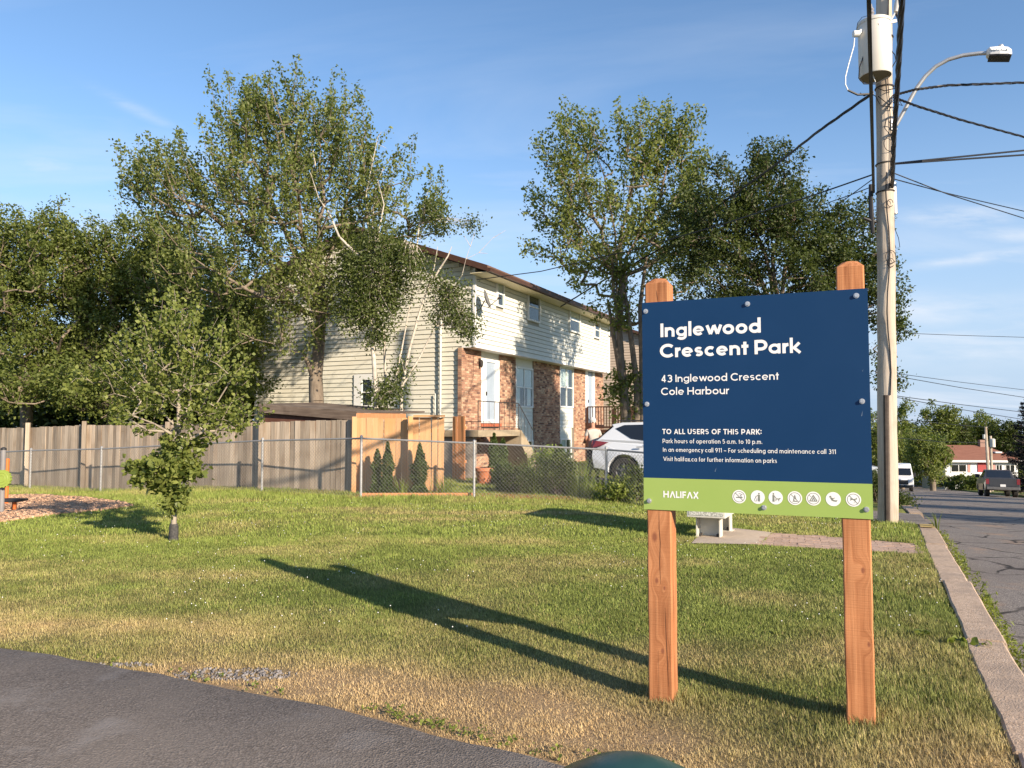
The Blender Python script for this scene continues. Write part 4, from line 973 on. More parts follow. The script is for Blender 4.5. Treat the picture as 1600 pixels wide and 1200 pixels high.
ypx = lambda p: fy(p, XF, 3)
Y = {p: ypx(p) for p in (722, 752, 781, 806, 834, 875, 897, 915, 930, 943)}
piers = [(-.06, Y[752]), (Y[781], Y[806]), (Y[834], Y[875]), (Y[897], Y[915]), (Y[930], Y[943])]
ZB = 1.50
for i, (a, b) in enumerate(piers): brick_panel(a, b, ZB, ZO, ret=True if i == 0 else None)
brick_panel(-.06, fy(812, XF, .8), -.1, ZB, ret=True); brick_panel(fy(836, XF, .8), Y[875], -.1, ZB); brick_panel(Y[897], Y[943], -.1, ZB)
# entrance doors and tall window bays between the piers
def bay(y0, y1, kind):
    if kind == 'door':
        z0, z1 = hz(661, XF, (y0 + y1) / 2), hz(561.5, XF, (y0 + y1) / 2)
        MB().box(XF - .10, XF - .05, y0, y1, z1, ZO).build("transom_panel", m_side, house)
        d = MB().box(XF - .09, XF - .01, y0, y0 + .28 * (y1 - y0), z0, z1).box(XF - .09, XF - .01, y1 - .22 * (y1 - y0), y1, z0, z1).box(XF - .09, XF - .01, y0 + .28 * (y1 - y0), y1 - .22 * (y1 - y0), z1 - .10, z1).box(XF - .09, XF - .01, y0 + .28 * (y1 - y0), y1 - .22 * (y1 - y0), z0, z0 + .12).build("storm_door", m_white, house)
        MB().box(XF - .07, XF - .05, y0 + .28 * (y1 - y0), y1 - .22 * (y1 - y0), z0 + .1, z1 - .08).build("door_panel", M("door_bluegrey", (.30, .36, .43), (.36, .42, .50), .25, 2), d)
        MB().box(XF - .03, XF + .03, y0 + .24 * (y1 - y0), y0 + .27 * (y1 - y0), z0 + .95, z0 + 1.08).build("door_handle", m_iron, d)
        MB().box(XF - .10, XF + .02, y0 - .02, y1 + .12, z0 - .13, z0 - .02).build("sill", M("sill_red", (.42, .12, .06), (.34, .10, .05), .8, 20), house)
    else:
        y_m = (y0 + y1) / 2; z0, z1 = hz(637, XF, y_m), hz(574, XF, y_m)
        MB().box(XF - .10, XF - .05, y0, y1, ZB, z0).build("spandrel_panel", m_side2, house)
        MB().box(XF - .10, XF - .05, y0, y1, z1, ZO).build("transom_panel", m_side, house)
        for k_ in range(int((z0 - ZB) / EX)): board_y(y0 + .04, y1 - .04, ZB + k_ * EX, xb=XF - .055, mat=m_side2)
        window(house, XF - .05, y0 + .02, y1 - .02, z0, z1, 2, True, kind)
bay(Y[752], Y[781], 'door')
bay(Y[806], Y[834], [(.0, 1, .5, .98), (.05, .28, .05, .5), (.72, .95, .05, .5)])
bay(Y[875], Y[897], [(0, .72, .48, .98)])
bay(Y[915], Y[930], 'door')
for pa_, pb_ in ((813, 834), (877, 894)):
    y0, y1 = fy(pa_, XF, .8), fy(pb_, XF, .8); z0, z1 = .15, 1.05
    window(house, XF - .06, y0, y1, z0, z1, 2, False, [(.0, .5, .05, .95)], "basement_window")
    MB().box(XF - .1, XF - .05, y0 - .05, y1 + .05, z1, ZB).build("lintel_panel", m_side2, house)
    MB().box(XF - .12, XF - .1, y0 - .1, y1 + .1, -.1, ZB).build("bay_backing", m_mortar, house)
window_g = MB()
t_ = .08; x0, x1, z0, z1 = gw[0], gw[1], gwz[0], gwz[1]
wg = MB().box(x0, x0 + .34, -.02, .05, z0, z1).box(x1 - t_, x1, -.02, .05, z0, z1).box(x0 + .34, x1 - t_, -.02, .05, z0, z0 + t_).box(x0 + .34, x1 - t_, -.02, .05, z1 - .2, z1).build("window", m_white, house)
zm = (z0 + z1 - .1) / 2; MB().box(x0 + .34, x1 - t_, -.005, .04, zm - .02, zm + .02).build("mullion", m_white, wg)
MB().box(x0 + .34, x1 - t_, .042, .049, z0 + t_, z1 - .2).build("backing", m_darkin, wg)
for p, q in ((z0 + t_, zm), (zm, z1 - .2)): MB().box(x0 + .345, x1 - t_ - .005, .01, .015, p + .025, q - .025).build("pane", m_glass, wg)
# roof: two slopes with fascia, gutter and soffit
OV, RK = .62, .34; zr = lambda x: ZE + .12 + SL * (-RX - abs(x - RX))
for sgn in (1, -1):
    xe = (OV if sgn > 0 else XL - OV); ze = ZE + .12 - SL * OV
    zt = zr(RX) 
    MB().prism([(RX, zt), (xe, ze), (xe, ze + .07), (RX, zt + .07)], -RK, HL + RK, 'y').build("roof_slope", m_shingle, house)
    MB().box(min(xe, xe - sgn * .03), max(xe, xe - sgn * .03), -RK, HL + RK, ze - .16, ze - .002).build("fascia", m_brownmetal, house)
    MB().prism([(xe + sgn * .003, ze - .03), (xe + sgn * .12, ze - .03), (xe + sgn * .10, ze - .14), (xe + sgn * .003, ze - .14)], -RK, HL + RK, 'y').build("gutter", m_brownmetal, house)
    a, b = (-.02, xe - .03) if sgn > 0 else (xe + .03, XL + .02)
    MB().box(a, b, -RK + .03, HL + RK - .03, ze - .15, ze - .13).build("soffit", M("soffit_cream", (.66, .58, .38), (.7, .62, .42), .6, 3), house)
    dz_ = .19
    for yy in (-RK - .02, HL + RK):
        MB().prism([(RX, zt + .06), (xe, ze + .06), (xe, ze + .06 - dz_), (RX, zt + .06 - dz_)], yy, yy + .02, 'y').build("rake_board", m_brownmetal, house)
    MB().prism([(RX, zt - .03), (xe - sgn * .02, ze - .03), (xe - sgn * .02, ze - .05), (RX, zt - .05)], -RK, .03, 'y').build("rake_soffit", m_side2, house)
# downpipes on the gable, light, small fittings
dx = gx(689.5, 3); MB().tube([(dx, -.06, .1), (dx, -.06, hz(498, dx, 0))], .035, 8).build("downpipe", m_side2, house, smooth=True)
dx = gx(681, 2); MB().tube([(dx, -.05, .1), (dx, -.05, hz(615, dx, 0))], .02, 6).build("conduit", m_side2, house, smooth=True)
lt = MB().lathe([(.03, 0), (.06, .08), (.07, .2), (.03, .26)], (XF + .10, Y[752] - .18, hz(575, XF, Y[752])), 8); lt.build("wall_lantern", m_iron, house)
MB().box(XF, XF + .06, Y[752] - .22, Y[752] - .14, hz(565, XF, 1), hz(565, XF, 1) + .12).build("lantern_bracket", m_iron, house)
# satellite dish
dyy = fy(757, .3, 5.6); dzz = hz(468, .3, dyy)
dloc = Matrix.Rotation(ROTZ, 4, 'Z') @ Vector((0, dyy, 0)); dish = thing("satellite_dish", "dark grey satellite dish bracketed to the upper floor near the house corner", "satellite dish", (CX + dloc.x, CY + dloc.y, dzz), ROTZ)
nrm = Vector((.90, .25, .28)).normalized(); tx = nrm.cross(Vector((0, 0, 1))).normalized(); ty = tx.cross(nrm)
V = []; rings = 6; n = 24; cD = Vector((.34, 0, 0))
for side in (0, -.012):
    for i in range(rings + 1):
        r_ = i / rings
        for j in range(n):
            a = 2 * math.pi * j / n; V.append(cD + tx * math.cos(a) * .27 * r_ + ty * math.sin(a) * .31 * r_ + nrm * (.07 * r_ * r_ + side))
base = (rings + 1) * n
Fc = [(i * n + j, i * n + (j + 1) % n, (i + 1) * n + (j + 1) % n, (i + 1) * n + j) for i in range(rings) for j in range(n)]
Fc += [tuple(base + q for q in reversed(f)) for f in list(Fc)] + [(rings * n + j, rings * n + (j + 1) % n, base + rings * n + (j + 1) % n, base + rings * n + j) for j in range(n)]
MB().add(V, Fc).build("reflector", M("dish_grey", (.12, .12, .12), (.17, .17, .17), .5, 5), dish, smooth=True, fix=False)
MB().tube([(.0, .0, -.35), (.15, 0, -.3), (.31, 0, -.03)], .02, 6).build("mast", m_iron, dish, smooth=True)
MB().tube([tuple(cD - ty * .28), tuple(cD - ty * .1 + nrm * .42)], .012, 6).tube([tuple(cD - ty * .1 + nrm * .38), tuple(cD - ty * .1 + nrm * .5)], .035, 8).build("feed_arm", m_iron, dish)
# concrete stoop and stair with iron railing
SXO = .95; ys0, ys1 = fy(762, SXO, 1.4), fy(812, SXO, 1.4); ZS = 1.46
m_stoop = M("stoop_concrete", (.34, .27, .18), (.42, .345, .24), .9, 10, bump=.4, c3=(.30, .24, .16), s3=2.5)
sp_ = Matrix.Rotation(ROTZ, 4, 'Z') @ Vector((0, 0, 0))
stoop = thing("front_stoop", "precast concrete stoop and steps with black iron railing at the house door", "stoop", (CX, CY, 0), ROTZ)
MB().box(XF + .02, SXO, ys0 - .6, ys1, ZS - .20, ZS).build("landing", m_stoop, stoop, bevel=.01)
MB().box(XF + .02, SXO - .25, ys0 - .45, ys0 - .25, -.1, ZS - .2).build("support", m_mortar, stoop)
NS = 7; rise = ZS / NS; run = .27
for i in range(NS):
    MB().box(XF + .35, SXO, ys1 + i * run, ys1 + (i + 1) * run + .02, max(-.1, ZS - (i + 1) * rise - .32), ZS - (i + 1) * rise + .0).build("step", m_stoop, stoop)
for xx in (SXO + .063, XF + .35):
    MB().prism([(ys1, ZS - .48), (ys1, ZS - .01), (ys1 + NS * run + .05, rise * .4), (ys1 + NS * run + .05, -.3), (ys1 + NS * run - .5, -.3)], xx - .06, xx - .002, 'x').build("stringer", m_stoop, stoop)
rail = MB(); zr_ = .88
rail.tube([(SXO - .04, ys0 - .55, ZS + zr_), (SXO - .04, ys1, ZS + zr_), (SXO - .04, ys1 + NS * run, zr_ + .02)], .014, 6)
rail.tube([(SXO - .04, ys0 - .55, ZS + .1), (SXO - .04, ys1, ZS + .1), (SXO - .04, ys1 + NS * run, .12)], .009, 5)
rail.build("handrail", m_iron, stoop)
nb_ = 9
for i in range(nb_):
    y_ = ys0 - .55 + (ys1 - ys0 + .55) * i / (nb_ - 1); r_ = .014 if i in (0, nb_ // 2, nb_ - 1) else .007
    MB().tube([(SXO - .04, y_, ZS), (SXO - .04, y_, ZS + zr_)], r_, 5).build("baluster", m_iron, stoop)
for i in range(NS):
    y_ = ys1 + (i + .8) * run; zb_ = ZS - (i + 1) * rise
    MB().tube([(SXO - .04, y_, zb_), (SXO - .04, y_, ZS + zr_ - (y_ - ys1) / (NS * run) * (ZS - .0))], .014 if i == NS - 1 else .007, 5).build("baluster", m_iron, stoop)
# brown timber deck of the far unit
m_deck = M("deck_brown", (.045, .020, .013), (.075, .034, .022), .7, 8, stretch=(1, 1, .3))
deck = thing("timber_deck", "dark brown timber deck with railing at the far end of the cream house", "deck", (CX, CY, 0), ROTZ)
dy0, dy1 = fy(914, XF, 2) + .3, HL + 1.6
MB().box(XF + .02, 1.55, dy0 - .3, dy1, 1.28, 1.40).build("deck_floor", m_deck, deck)
for (a, b) in (((1.5, dy0 - .3), (1.5, dy1 - .05)), ((XF + .1, dy1 - .05), (1.5, dy1 - .05)), ((XF + .1, dy0 - .25), (1.5, dy0 - .25))):
    L_ = math.dist(a, b); n = max(2, int(L_ / .13))
    MB().beam((*a, 2.46), (*b, 2.46), .09, .05).build("top_rail", m_deck, deck); MB().beam((*a, 1.52), (*b, 1.52), .04, .08).build("bottom_rail", m_deck, deck)
    for i in range(n + 1):
        q = [a[0] + (b[0] - a[0]) * i / n, a[1] + (b[1] - a[1]) * i / n]; w = .09 if i in (0, n) else .035
        MB().box(q[0] - w / 2, q[0] + w / 2, q[1] - w / 2, q[1] + w / 2, 0 if w > .05 else 1.5, 2.44).build("rail_post" if w > .05 else "spindle", m_deck, deck)
# neighbouring house beyond
h2 = thing("neighbouring_house", "pinkish beige sided house just beyond the cream house, mostly hidden by trees", "house", (CX + UX * 20.2, CY + UY * 20.2, -.1), ROTZ)
MB().box(-9, -.02, .05, 12, -.2, 6.7).prism([(-9, 6.7), (-.02, 6.7), (-4.5, 8.25)], .05, 12, 'y').build("wall", m_side3, h2)
z = .1
while z < 8.1:
    xa, xb = -9, -.05
    if z + EX > 6.7: k_ = (z + EX - 6.7) / SL; xa += k_; xb -= k_
    if xb - xa > .3: board_x(xa, xb, z, mat=m_side3, par=h2)
    z += EX
for sgn in (1, -1):
    xe = .45 if sgn > 0 else -9.45
    MB().prism([(-4.5, 8.35), (xe, 6.55), (xe, 6.72), (-4.5, 8.52)], -.35, 12.3, 'y').build("roof_slope", m_brownmetal, h2)
MB().box(-.06, .0, 0, .08, 0, 6.6).build("corner_post", m_side3, h2)

# ------------------------------------------------------------------ fences
m_pale_old = M("fence_weathered", (0.30, 0.24, 0.18), (0.45, 0.37, 0.285), .9, 7, stretch=(3, 3, .18), bump=.6, rnd=.30, c3=(.26, .19, .13), s3=1.3)
m_pale_new = M("fence_cedar", (0.50, 0.28, 0.135), (0.61, 0.365, 0.19), .8, 7, stretch=(3, 3, .18), bump=.5, rnd=.12, c3=(.50, .24, .08), s3=1.0)
m_cedar_red = M("fence_cedar_red", (0.56, 0.24, 0.10), (0.66, 0.31, 0.14), .8, 7, stretch=(3, 3, .18), bump=.5, rnd=.08)
def gp(px, Y):
    """ground point on the image column px at distance Y"""
    x = (px - 800) / F * Y * 1.0; x = x * (_c - .0); return np.array([x, Y, gz(x, Y)])
def ztop(px, py, Y): return at(px, py, Y)[2] * 1.0 if False else CH + Y * ((-(py - 600) / F) * _c + _s) / (_c + (py - 600) / F * _s)
def board_fence(name, label, pts, mat, w=.14, gap=.002, posts=(), post_above=.12, dog=0.0):
    """pts: (px, Y, py_top) along the fence"""
    P = [gp(a, b) for a, b, _ in pts]; Z = [ztop(a, c, b) for a, b, c in pts]; o = P[0].copy()
    f = thing(name, label, "fence", o); rg = np.random.default_rng(len(pts) + int(P[0][1] * 10)); nb = 0
    for i in range(len(P) - 1):
        d = P[i + 1] - P[i]; L_ = np.linalg.norm(d[:2]); a = math.atan2(d[1], d[0]); n = int(L_ / (w + gap)); u_ = d / L_
        for k in range(n):
            s_ = (k + .5) / n; q = P[i] + d * s_; zt_ = Z[i] * (1 - s_) + Z[i + 1] * s_ + rg.uniform(-.012, .012); zb_ = gz(q[0], q[1]) + rg.uniform(-.01, .05)
            ww = w / 2 + rg.uniform(-.004, .003); t2 = .009
            mb = MB().box(-ww, ww, -t2, t2, 0, zt_ - zb_)
            b = mb.build("board", mat, f); b.location = tuple(q - o + np.array([0, 0, zb_ - q[2]])); b.rotation_euler = (rg.uniform(-.008, .008), rg.uniform(-.006, .006), a + rg.uniform(-.03, .03)); nb += 1
        nn = np.array([-u_[1], u_[0], 0]) * .04
        for hh in (.3, .82):
            z0_, z1_ = P[i][2] + (Z[i] - P[i][2]) * hh, P[i + 1][2] + (Z[i + 1] - P[i + 1][2]) * hh
            A, B = P[i] + nn, P[i + 1] + nn; A[2] = z0_; B[2] = z1_; MB().beam(A - o, B - o, .04, .09).build("rail", mat, f)
    for (px_, Yp, pyt) in posts:
        q = gp(px_, Yp); zt_ = ztop(px_, pyt, Yp); h_ = zt_ - q[2]
        b = MB().box(-.055, .055, -.055, .055, -.1, h_).build("post", mat, f); b.location = tuple(q - o); b.rotation_euler = (0, 0, .3)
    return f
board_fence("board_fence", "long weathered grey-brown board fence behind the chain-link fence", [(-160, 26.5, 672), (44, 23.3, 668), (132, 22.2, 664.5), (260, 20.9, 664), (400, 19.6, 660), (550, 18.6, 655.5)], m_pale_old,
            posts=[(44, 23.15, 660.5), (132, 22.05, 658), (262, 20.8, 659), (408, 19.4, 656)])
board_fence("cedar_fence", "new orange cedar board fence in front of the cream house", [(554, 18.55, 653), (637, 18.5, 653.5)], m_pale_new, posts=[(553.5, 18.45, 651)])
board_fence("cedar_gate", "lighter orange cedar gate panel with a flat cap, right of the cedar fence", [(645, 18.45, 652), (694, 18.4, 652)], m_pale_new, posts=[(641, 18.3, 650.5)])
g0, g1 = gp(646, 18.35), gp(695, 18.3); zt_ = ztop(670, 650, 18.3)
cap = MB().beam((0, 0, 0), tuple(np.array([*(g1 - g0)[:2], 0])), .07, .05).build("top_cap", m_pale_new, bpy.data.objects["cedar_gate"]); o_ = np.array(bpy.data.objects["cedar_gate"].location)
cap.location = tuple(np.array([g0[0], g0[1], zt_]) - o_)
board_fence("fence_stub", "short reddish cedar fence panel against the brick corner of the house", [(707, 22.6, 651), (727, 22.3, 650)], m_cedar_red, w=.09)
# lean-to shed roof behind the fences
m_oldwood = M("shed_fascia", (.085, .06, .045), (.17, .13, .10), .9, 6, stretch=(.3, .3, 4), bump=.5, c3=(.25, .2, .16), s3=1.5)
sA, sB, sC = gp(404, 20.0), gp(556, 19.1), gp(634, 18.9)
zA, zB_, zC = ztop(404, 631, 20.0), ztop(556, 643, 19.1), ztop(634, 644, 18.9)
shed = thing("lean_to_shed", "low lean-to shed with dark weathered roof edge between fence and house", "shed", sA)
bk = np.array([UX, UY, 0]) * 2.2
A = np.array([0, 0, zA - sA[2]]); B = np.array([*(sB - sA)[:2], zB_ - sA[2]]); C_ = np.array([*(sC - sA)[:2], zC - sA[2]])
def slab(p, q, back, th, nm, mat):
    V = [p, q, q + back, p + back]; V = [tuple(v) for v in V] + [tuple(v - np.array([0, 0, th])) for v in V]
    return MB().add(V, [(0, 1, 2, 3), (7, 6, 5, 4), (0, 4, 5, 1), (1, 5, 6, 2), (2, 6, 7, 3), (3, 7, 4, 0)]).build(nm, mat, shed)
slab(A, B, bk + np.array([0, 0, .10]), .05, "roof", m_oldwood)
slab(A + np.array([0.0, -.03, -.02]), B + np.array([0, -.03, -.02]), np.array([.005, .025, 0]), .20, "fascia", m_oldwood)
slab(B + np.array([.02, -.03, 0]), C_ + np.array([0, -.03, 0]), bk * .4 + np.array([0, 0, .04]), .035, "fence_roof", m_oldwood)
slab(B + np.array([.02, -.05, -.04]), C_ + np.array([0, -.05, -.04]), np.array([.005, .02, 0]), .15, "cedar_fascia", m_cedar_red)
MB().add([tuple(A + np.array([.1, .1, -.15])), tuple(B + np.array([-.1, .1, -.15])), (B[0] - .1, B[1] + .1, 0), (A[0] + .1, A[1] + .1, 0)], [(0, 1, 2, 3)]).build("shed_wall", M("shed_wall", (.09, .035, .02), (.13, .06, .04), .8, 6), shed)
# chain-link fence
CLP = [(-110, 24.0, 709, 0), (-6, 22.9, 707, 0), (50, 22.0, 704, 0), (160, 21.0, 701.5, 0), (285, 19.8, 695, 0), (411, 18.6, 688.5, 0), (565, 17.3, 685, 0), (741, 17.2, 692.5, 0), (947, 16.9, 702.5, 0), (1115, 14.9, 716, 0)]
q0 = gp(*CLP[0][:2]); clf = thing("chain_link_fence", "galvanised chain-link fence along the back of the park lawn", "fence", q0)
PB = [gp(a, b) for a, b, _, _ in CLP]; PT = [np.array([p[0], p[1], ztop(a, c, b)]) for p, (a, b, c, _) in zip(PB, CLP)]
m_frail = M('rail_galv', (.22, .22, .225), (.30, .30, .30), .55, 8, metallic=.2)
m_link = M("chain_wire", (.16, .16, .16), (.22, .22, .21), .6, 12)
for i, (b, t) in enumerate(zip(PB, PT)):
    b_ = b - q0; t__ = t - q0; p = MB().tube([b_ - np.array([0, 0, .15]), t__ + np.array([0, 0, .03])], .029, 10).build("post", M("post_galv", (.36, .36, .36), (.46, .46, .45), .45, 8, metallic=.35) if i == 0 else bpy.data.materials["post_galv"], clf, smooth=True)
    MB().lathe([(.034, 0), (.036, .03), (.015, .055)], tuple(t__ + np.array([0, 0, .02])), 8).build("post_cap", m_galv, p)
for i in range(len(PB) - 1):
    MB().tube([PT[i] - q0, PT[i + 1] - q0], .021, 8).build("top_rail", m_frail, clf, smooth=True)
    a, b = PB[i] - q0, PB[i + 1] - q0; ta, tb = PT[i] - q0, PT[i + 1] - q0; L_ = np.linalg.norm((b - a)[:2]); Hh = .5 * ((ta - a)[2] + (tb - b)[2]) - .02
    def sp(s_, h_):
        k = s_ / L_; q = a * (1 - k) + b * k; top = ta[2] * (1 - k) + tb[2] * k; q = q.copy(); q[2] = q[2] + .02 + (top - .01 - q[2] - .02) * h_ / Hh
        off = np.array([(b - a)[1], -(b - a)[0], 0]) / L_ * .024; return q + off
    mb = MB(); pit = .085; c = -Hh
    while c < L_:
        for sg in (1, -1):
            s0, h0_, s1, h1_ = c, 0, c + Hh, Hh
            if s0 < 0: h0_ = -s0; s0 = 0
            if s1 > L_: h1_ = Hh - (s1 - L_); s1 = L_
            if s1 - s0 > .01:
                if sg < 0: s0, s1 = L_ - s0, L_ - s1
                mb.tube([sp(s0, h0_), sp(s1, h1_)], .0025, 3, cap=False)
        c += pit
    o = mb.build("wire_mesh", m_link, clf, fix=False); o["kind"] = "stuff"

# ------------------------------------------------------------------ vehicles
m_carwhite = M("car_paint_white", (.56, .59, .63), (.58, .61, .65), .3, 2, coat=.7)
m_carglass = M("car_glass", (.010, .012, .015), (.014, .016, .02), .04, 2, spec=.9)
m_tail = M("tail_lamp", (.16, .006, .008), (.22, .01, .01), .2, 6, coat=1)
m_rim = M("wheel_rim", (.22, .22, .23), (.32, .32, .33), .35, 8, metallic=.7)
m_headl = M("head_lamp", (.6, .62, .65), (.7, .7, .72), .15, 6, coat=1)
m_plate = M("plate", (.7, .7, .72), (.75, .75, .75), .5)
def side_body(mb, poly, wfun):
    n = len(poly); V = [(x, -wfun(x, z), z) for x, z in poly] + [(x, wfun(x, z), z) for x, z in poly]
    mb.add(V, [tuple(range(n)), tuple(range(2 * n - 1, n - 1, -1))] + [(i, n + i, n + (i + 1) % n, (i + 1) % n) for i in range(n)])
def wheel(par, x, y, r, w=.22):
    s = 1 if y > 0 else -1
    t = MB(); n = 28; prof = [(r * .62, 0), (r * .92, 0), (r, .03), (r, w - .03), (r * .92, w), (r * .62, w)]
    V = [(x + p[0] * math.cos(2 * math.pi * j / n), y - s * p[1], r + p[0] * math.sin(2 * math.pi * j / n)) for p in prof for j in range(n)]
    t.add(V, [(i * n + j, i * n + (j + 1) % n, (i + 1) * n + (j + 1) % n, (i + 1) * n + j) for i in range(5) for j in range(n)])
    w_ = t.build("wheel", m_rubber, par, smooth=True)
    q = MB(); V = [(x + a * math.cos(2 * math.pi * j / n), y - s * b, r + a * math.sin(2 * math.pi * j / n)) for a, b in ((r * .63, .01), (r * .58, .05), (r * .55, .1)) for j in range(n)]
    q.add(V, [(i * n + j, i * n + (j + 1) % n, (i + 1) * n + (j + 1) % n, (i + 1) * n + j) for i in range(2) for j in range(n)] + [tuple(2 * n + j for j in range(n))])
    for k in range(5):
        a = 2 * math.pi * k / 5 + .3; q.beam((x + r * .08 * math.cos(a), y - s * .02, r + r * .08 * math.sin(a)), (x + r * .6 * math.cos(a), y - s * .02, r + r * .6 * math.sin(a)), .05, .05)
    q.build("rim", m_rim, w_)
def arch(cx, r, zc, zb):
    """arch outline going from low x to high x"""
    a0 = math.asin(max(-1, min(1, (zb - zc) / r))); return [(cx - r * math.cos(a0 + (math.pi - 2 * a0) * i / 10), zc + r * math.sin(a0 + (math.pi - 2 * a0) * i / 10)) for i in range(11)]
def placed(name, label, cat, x, y, rz, z=None): return thing(name, label, cat, (x, y, gz(x, y) - .004 if z is None else z), rz)
# white SUV, nose towards the street; local x forward from its tail
sx_, sy_ = xy(20.75, -7.05)
suv = placed("parked_suv", "white compact SUV parked in the driveway beside the house, tail towards the stoop", "car", sx_, sy_, ROTZ, z=.03)
low = [(.06, .42), (.45, .36)] + arch(.92, .43, .37, .30) + [(1.5, .27), (3.1, .27)] + arch(3.66, .43, .37, .30) + [(4.35, .30), (4.62, .36), (4.68, .62), (4.60, .82), (4.25, .98), (3.55, 1.08), (3.3, 1.10), (.30, 1.20), (.10, 1.17), (.02, .98), (.0, .72)]
mb = MB(); side_body(mb, low, lambda x, z: .915 - .10 * max(0, z - .85) / .35 - (.13 * max(0, x - 3.9) / .8) - .07 * max(0, .3 - x) / .3)
mb.build("body", m_carwhite, suv, bevel=.035)
gr = [(.10, 1.14), (.55, 1.54), (.50, 1.60), (.80, 1.655), (1.9, 1.675), (2.55, 1.62), (3.45, 1.08)]
tf = lambda x, z: .80 - .20 * max(0, z - 1.14) / .5
mb = MB(); side_body(mb, gr, tf); gh = mb.build("cabin", m_carwhite, suv, bevel=.02)
def glass_side(par, poly, s, f=tf, off=.012):
    MB().add([(x, s * (f(x, z) + off), z) for x, z in poly], [tuple(range(len(poly)))]).build("side_window", m_carglass, par)
for s in (-1, 1):
    glass_side(suv, [(.62, 1.49), (.86, 1.585), (1.45, 1.60), (1.50, 1.17), (1.10, 1.22)], s)
    glass_side(suv, [(1.55, 1.60), (2.28, 1.585), (2.30, 1.14), (1.60, 1.165)], s)
    glass_side(suv, [(2.36, 1.57), (2.55, 1.55), (3.15, 1.13), (2.36, 1.135)], s)
    MB().beam((.7, s * .6, 1.70), (2.2, s * .58, 1.72), .03, .03).build("roof_rail", m_black, suv)
    MB().add([(.02, s * .80, 1.17), (.14, s * .862, 1.16), (.50, s * .875, 1.12), (.28, s * .905, 1.02), (.03, s * .875, .97)], [tuple(range(5))]).add([(.0, s * .80, 1.17), (-.005, s * .45, 1.12), (-.02, s * .5, 1.0), (-.01, s * .875, .97)], [(0, 1, 2, 3)]).build("tail_lamp", m_tail, suv)
    MB().beam((1.28, s * .925, 1.00), (1.46, s * .925, 1.01), .03, .03).build("door_handle", m_galv, suv)
    MB().beam((2.35, s * .925, 1.00), (2.52, s * .925, 1.0), .03, .03).build("door_handle", m_galv, suv)
    MB().box(2.72, 2.9, min(s * .93, s * 1.08), max(s * .93, s * 1.08), 1.08, 1.20).build("wing_mirror", m_carwhite, suv, bevel=.02)
    for x_ in (.92, 3.66): wheel(suv, x_, s * .90, .36)
    for x_ in (1.52, 2.32): MB().beam((x_, s * .9165, .40), (x_ + .02, s * .88, 1.12), .008, .006).build("door_seam", m_black, suv)
MB().add([(.12, -.62, 1.20), (.12, .62, 1.20), (.50, .56, 1.535), (.50, -.56, 1.535)], [(0, 1, 2, 3)]).build("rear_window", m_carglass, suv).location = (-.022, 0, .012)
MB().box(-.06, .10, -.80, .80, .36, .60).build("rear_bumper", m_black, suv, bevel=.03)
MB().box(.3, 4.3, -.7, .7, .22, .42).build("underbody", m_black, suv)
# dark pickup seen from behind
px_, py_ = xy(61.5, 7.6); ar = math.atan2(UY, UX)
pk = placed("pickup_truck", "dark grey pickup truck parked on the right of the road facing away", "pickup truck", px_, py_, ar, z=gz(px_, py_) - .14)
pk.rotation_euler = (0, math.radians(3.6), ar)
m_bump = M('bumper_grey', (.10, .10, .105), (.14, .14, .14), .4, 5)
m_pk = M("pickup_paint", (.035, .035, .04), (.045, .045, .05), .3, 2, coat=.6)
low = [(.0, .50), (.6, .45)] + arch(1.15, .46, .42, .42) + [(1.8, .42), (3.9, .42)] + arch(4.75, .46, .42, .42) + [(5.5, .45), (5.8, .65), (5.8, 1.10), (5.3, 1.22), (4.4, 1.28), (.0, 1.28)]
mb = MB(); side_body(mb, low, lambda x, z: 1.0 - .06 * max(0, z - .9) / .4); mb.build("body", m_pk, pk, bevel=.03)
tf2 = lambda x, z: .93 - .20 * max(0, z - 1.26) / .62
mb = MB(); side_body(mb, [(1.85, 1.26), (2.05, 1.86), (3.4, 1.90), (4.3, 1.27)], tf2); mb.build("cab", m_pk, pk, bevel=.03)
for s in (-1, 1):
    glass_side(pk, [(2.1, 1.35), (2.2, 1.78), (2.85, 1.80), (2.85, 1.34)], s, tf2); glass_side(pk, [(2.95, 1.34), (2.95, 1.80), (3.35, 1.80), (4.0, 1.34)], s, tf2)
    MB().box(-.03, .10, min(s * .80, s * .985), max(s * .80, s * .985), .86, 1.22).build("tail_lamp", m_tail, pk)
    for x_ in (1.15, 4.75): wheel(pk, x_, s * .97, .42, .28)
    MB().box(3.5, 3.65, min(s * 1.0, s * 1.25), max(s * 1.0, s * 1.25), 1.3, 1.55).build("wing_mirror", m_black, pk)
MB().add([(1.90, -.74, 1.33), (1.90, .74, 1.33), (2.03, .66, 1.80), (2.03, -.66, 1.80)], [(0, 1, 2, 3)]).build("rear_window", m_carglass, pk).location = (-.03, 0, 0)
MB().box(-.02, .0, -.78, .78, .74, 1.24).build("tailgate", m_pk, pk)
MB().box(-.14, .02, -.95, .95, .50, .68).build("rear_bumper", m_bump, pk, bevel=.02)
MB().box(-.045, -.03, -.16, .16, .70, .86).build("licence_plate", m_plate, pk)
# white high-roof van coming towards the camera
vx, vy = xy(79.5, 1.9)
van = placed("cargo_van", "white high-roof cargo van facing the camera on the left side of the road", "van", vx, vy, ar + math.pi, z=gz(vx, vy) - .13)
van.rotation_euler = (0, math.radians(-3.6), ar + math.pi)
m_van = M("van_paint", (.78, .78, .78), (.8, .8, .8), .35, 2, coat=.4)
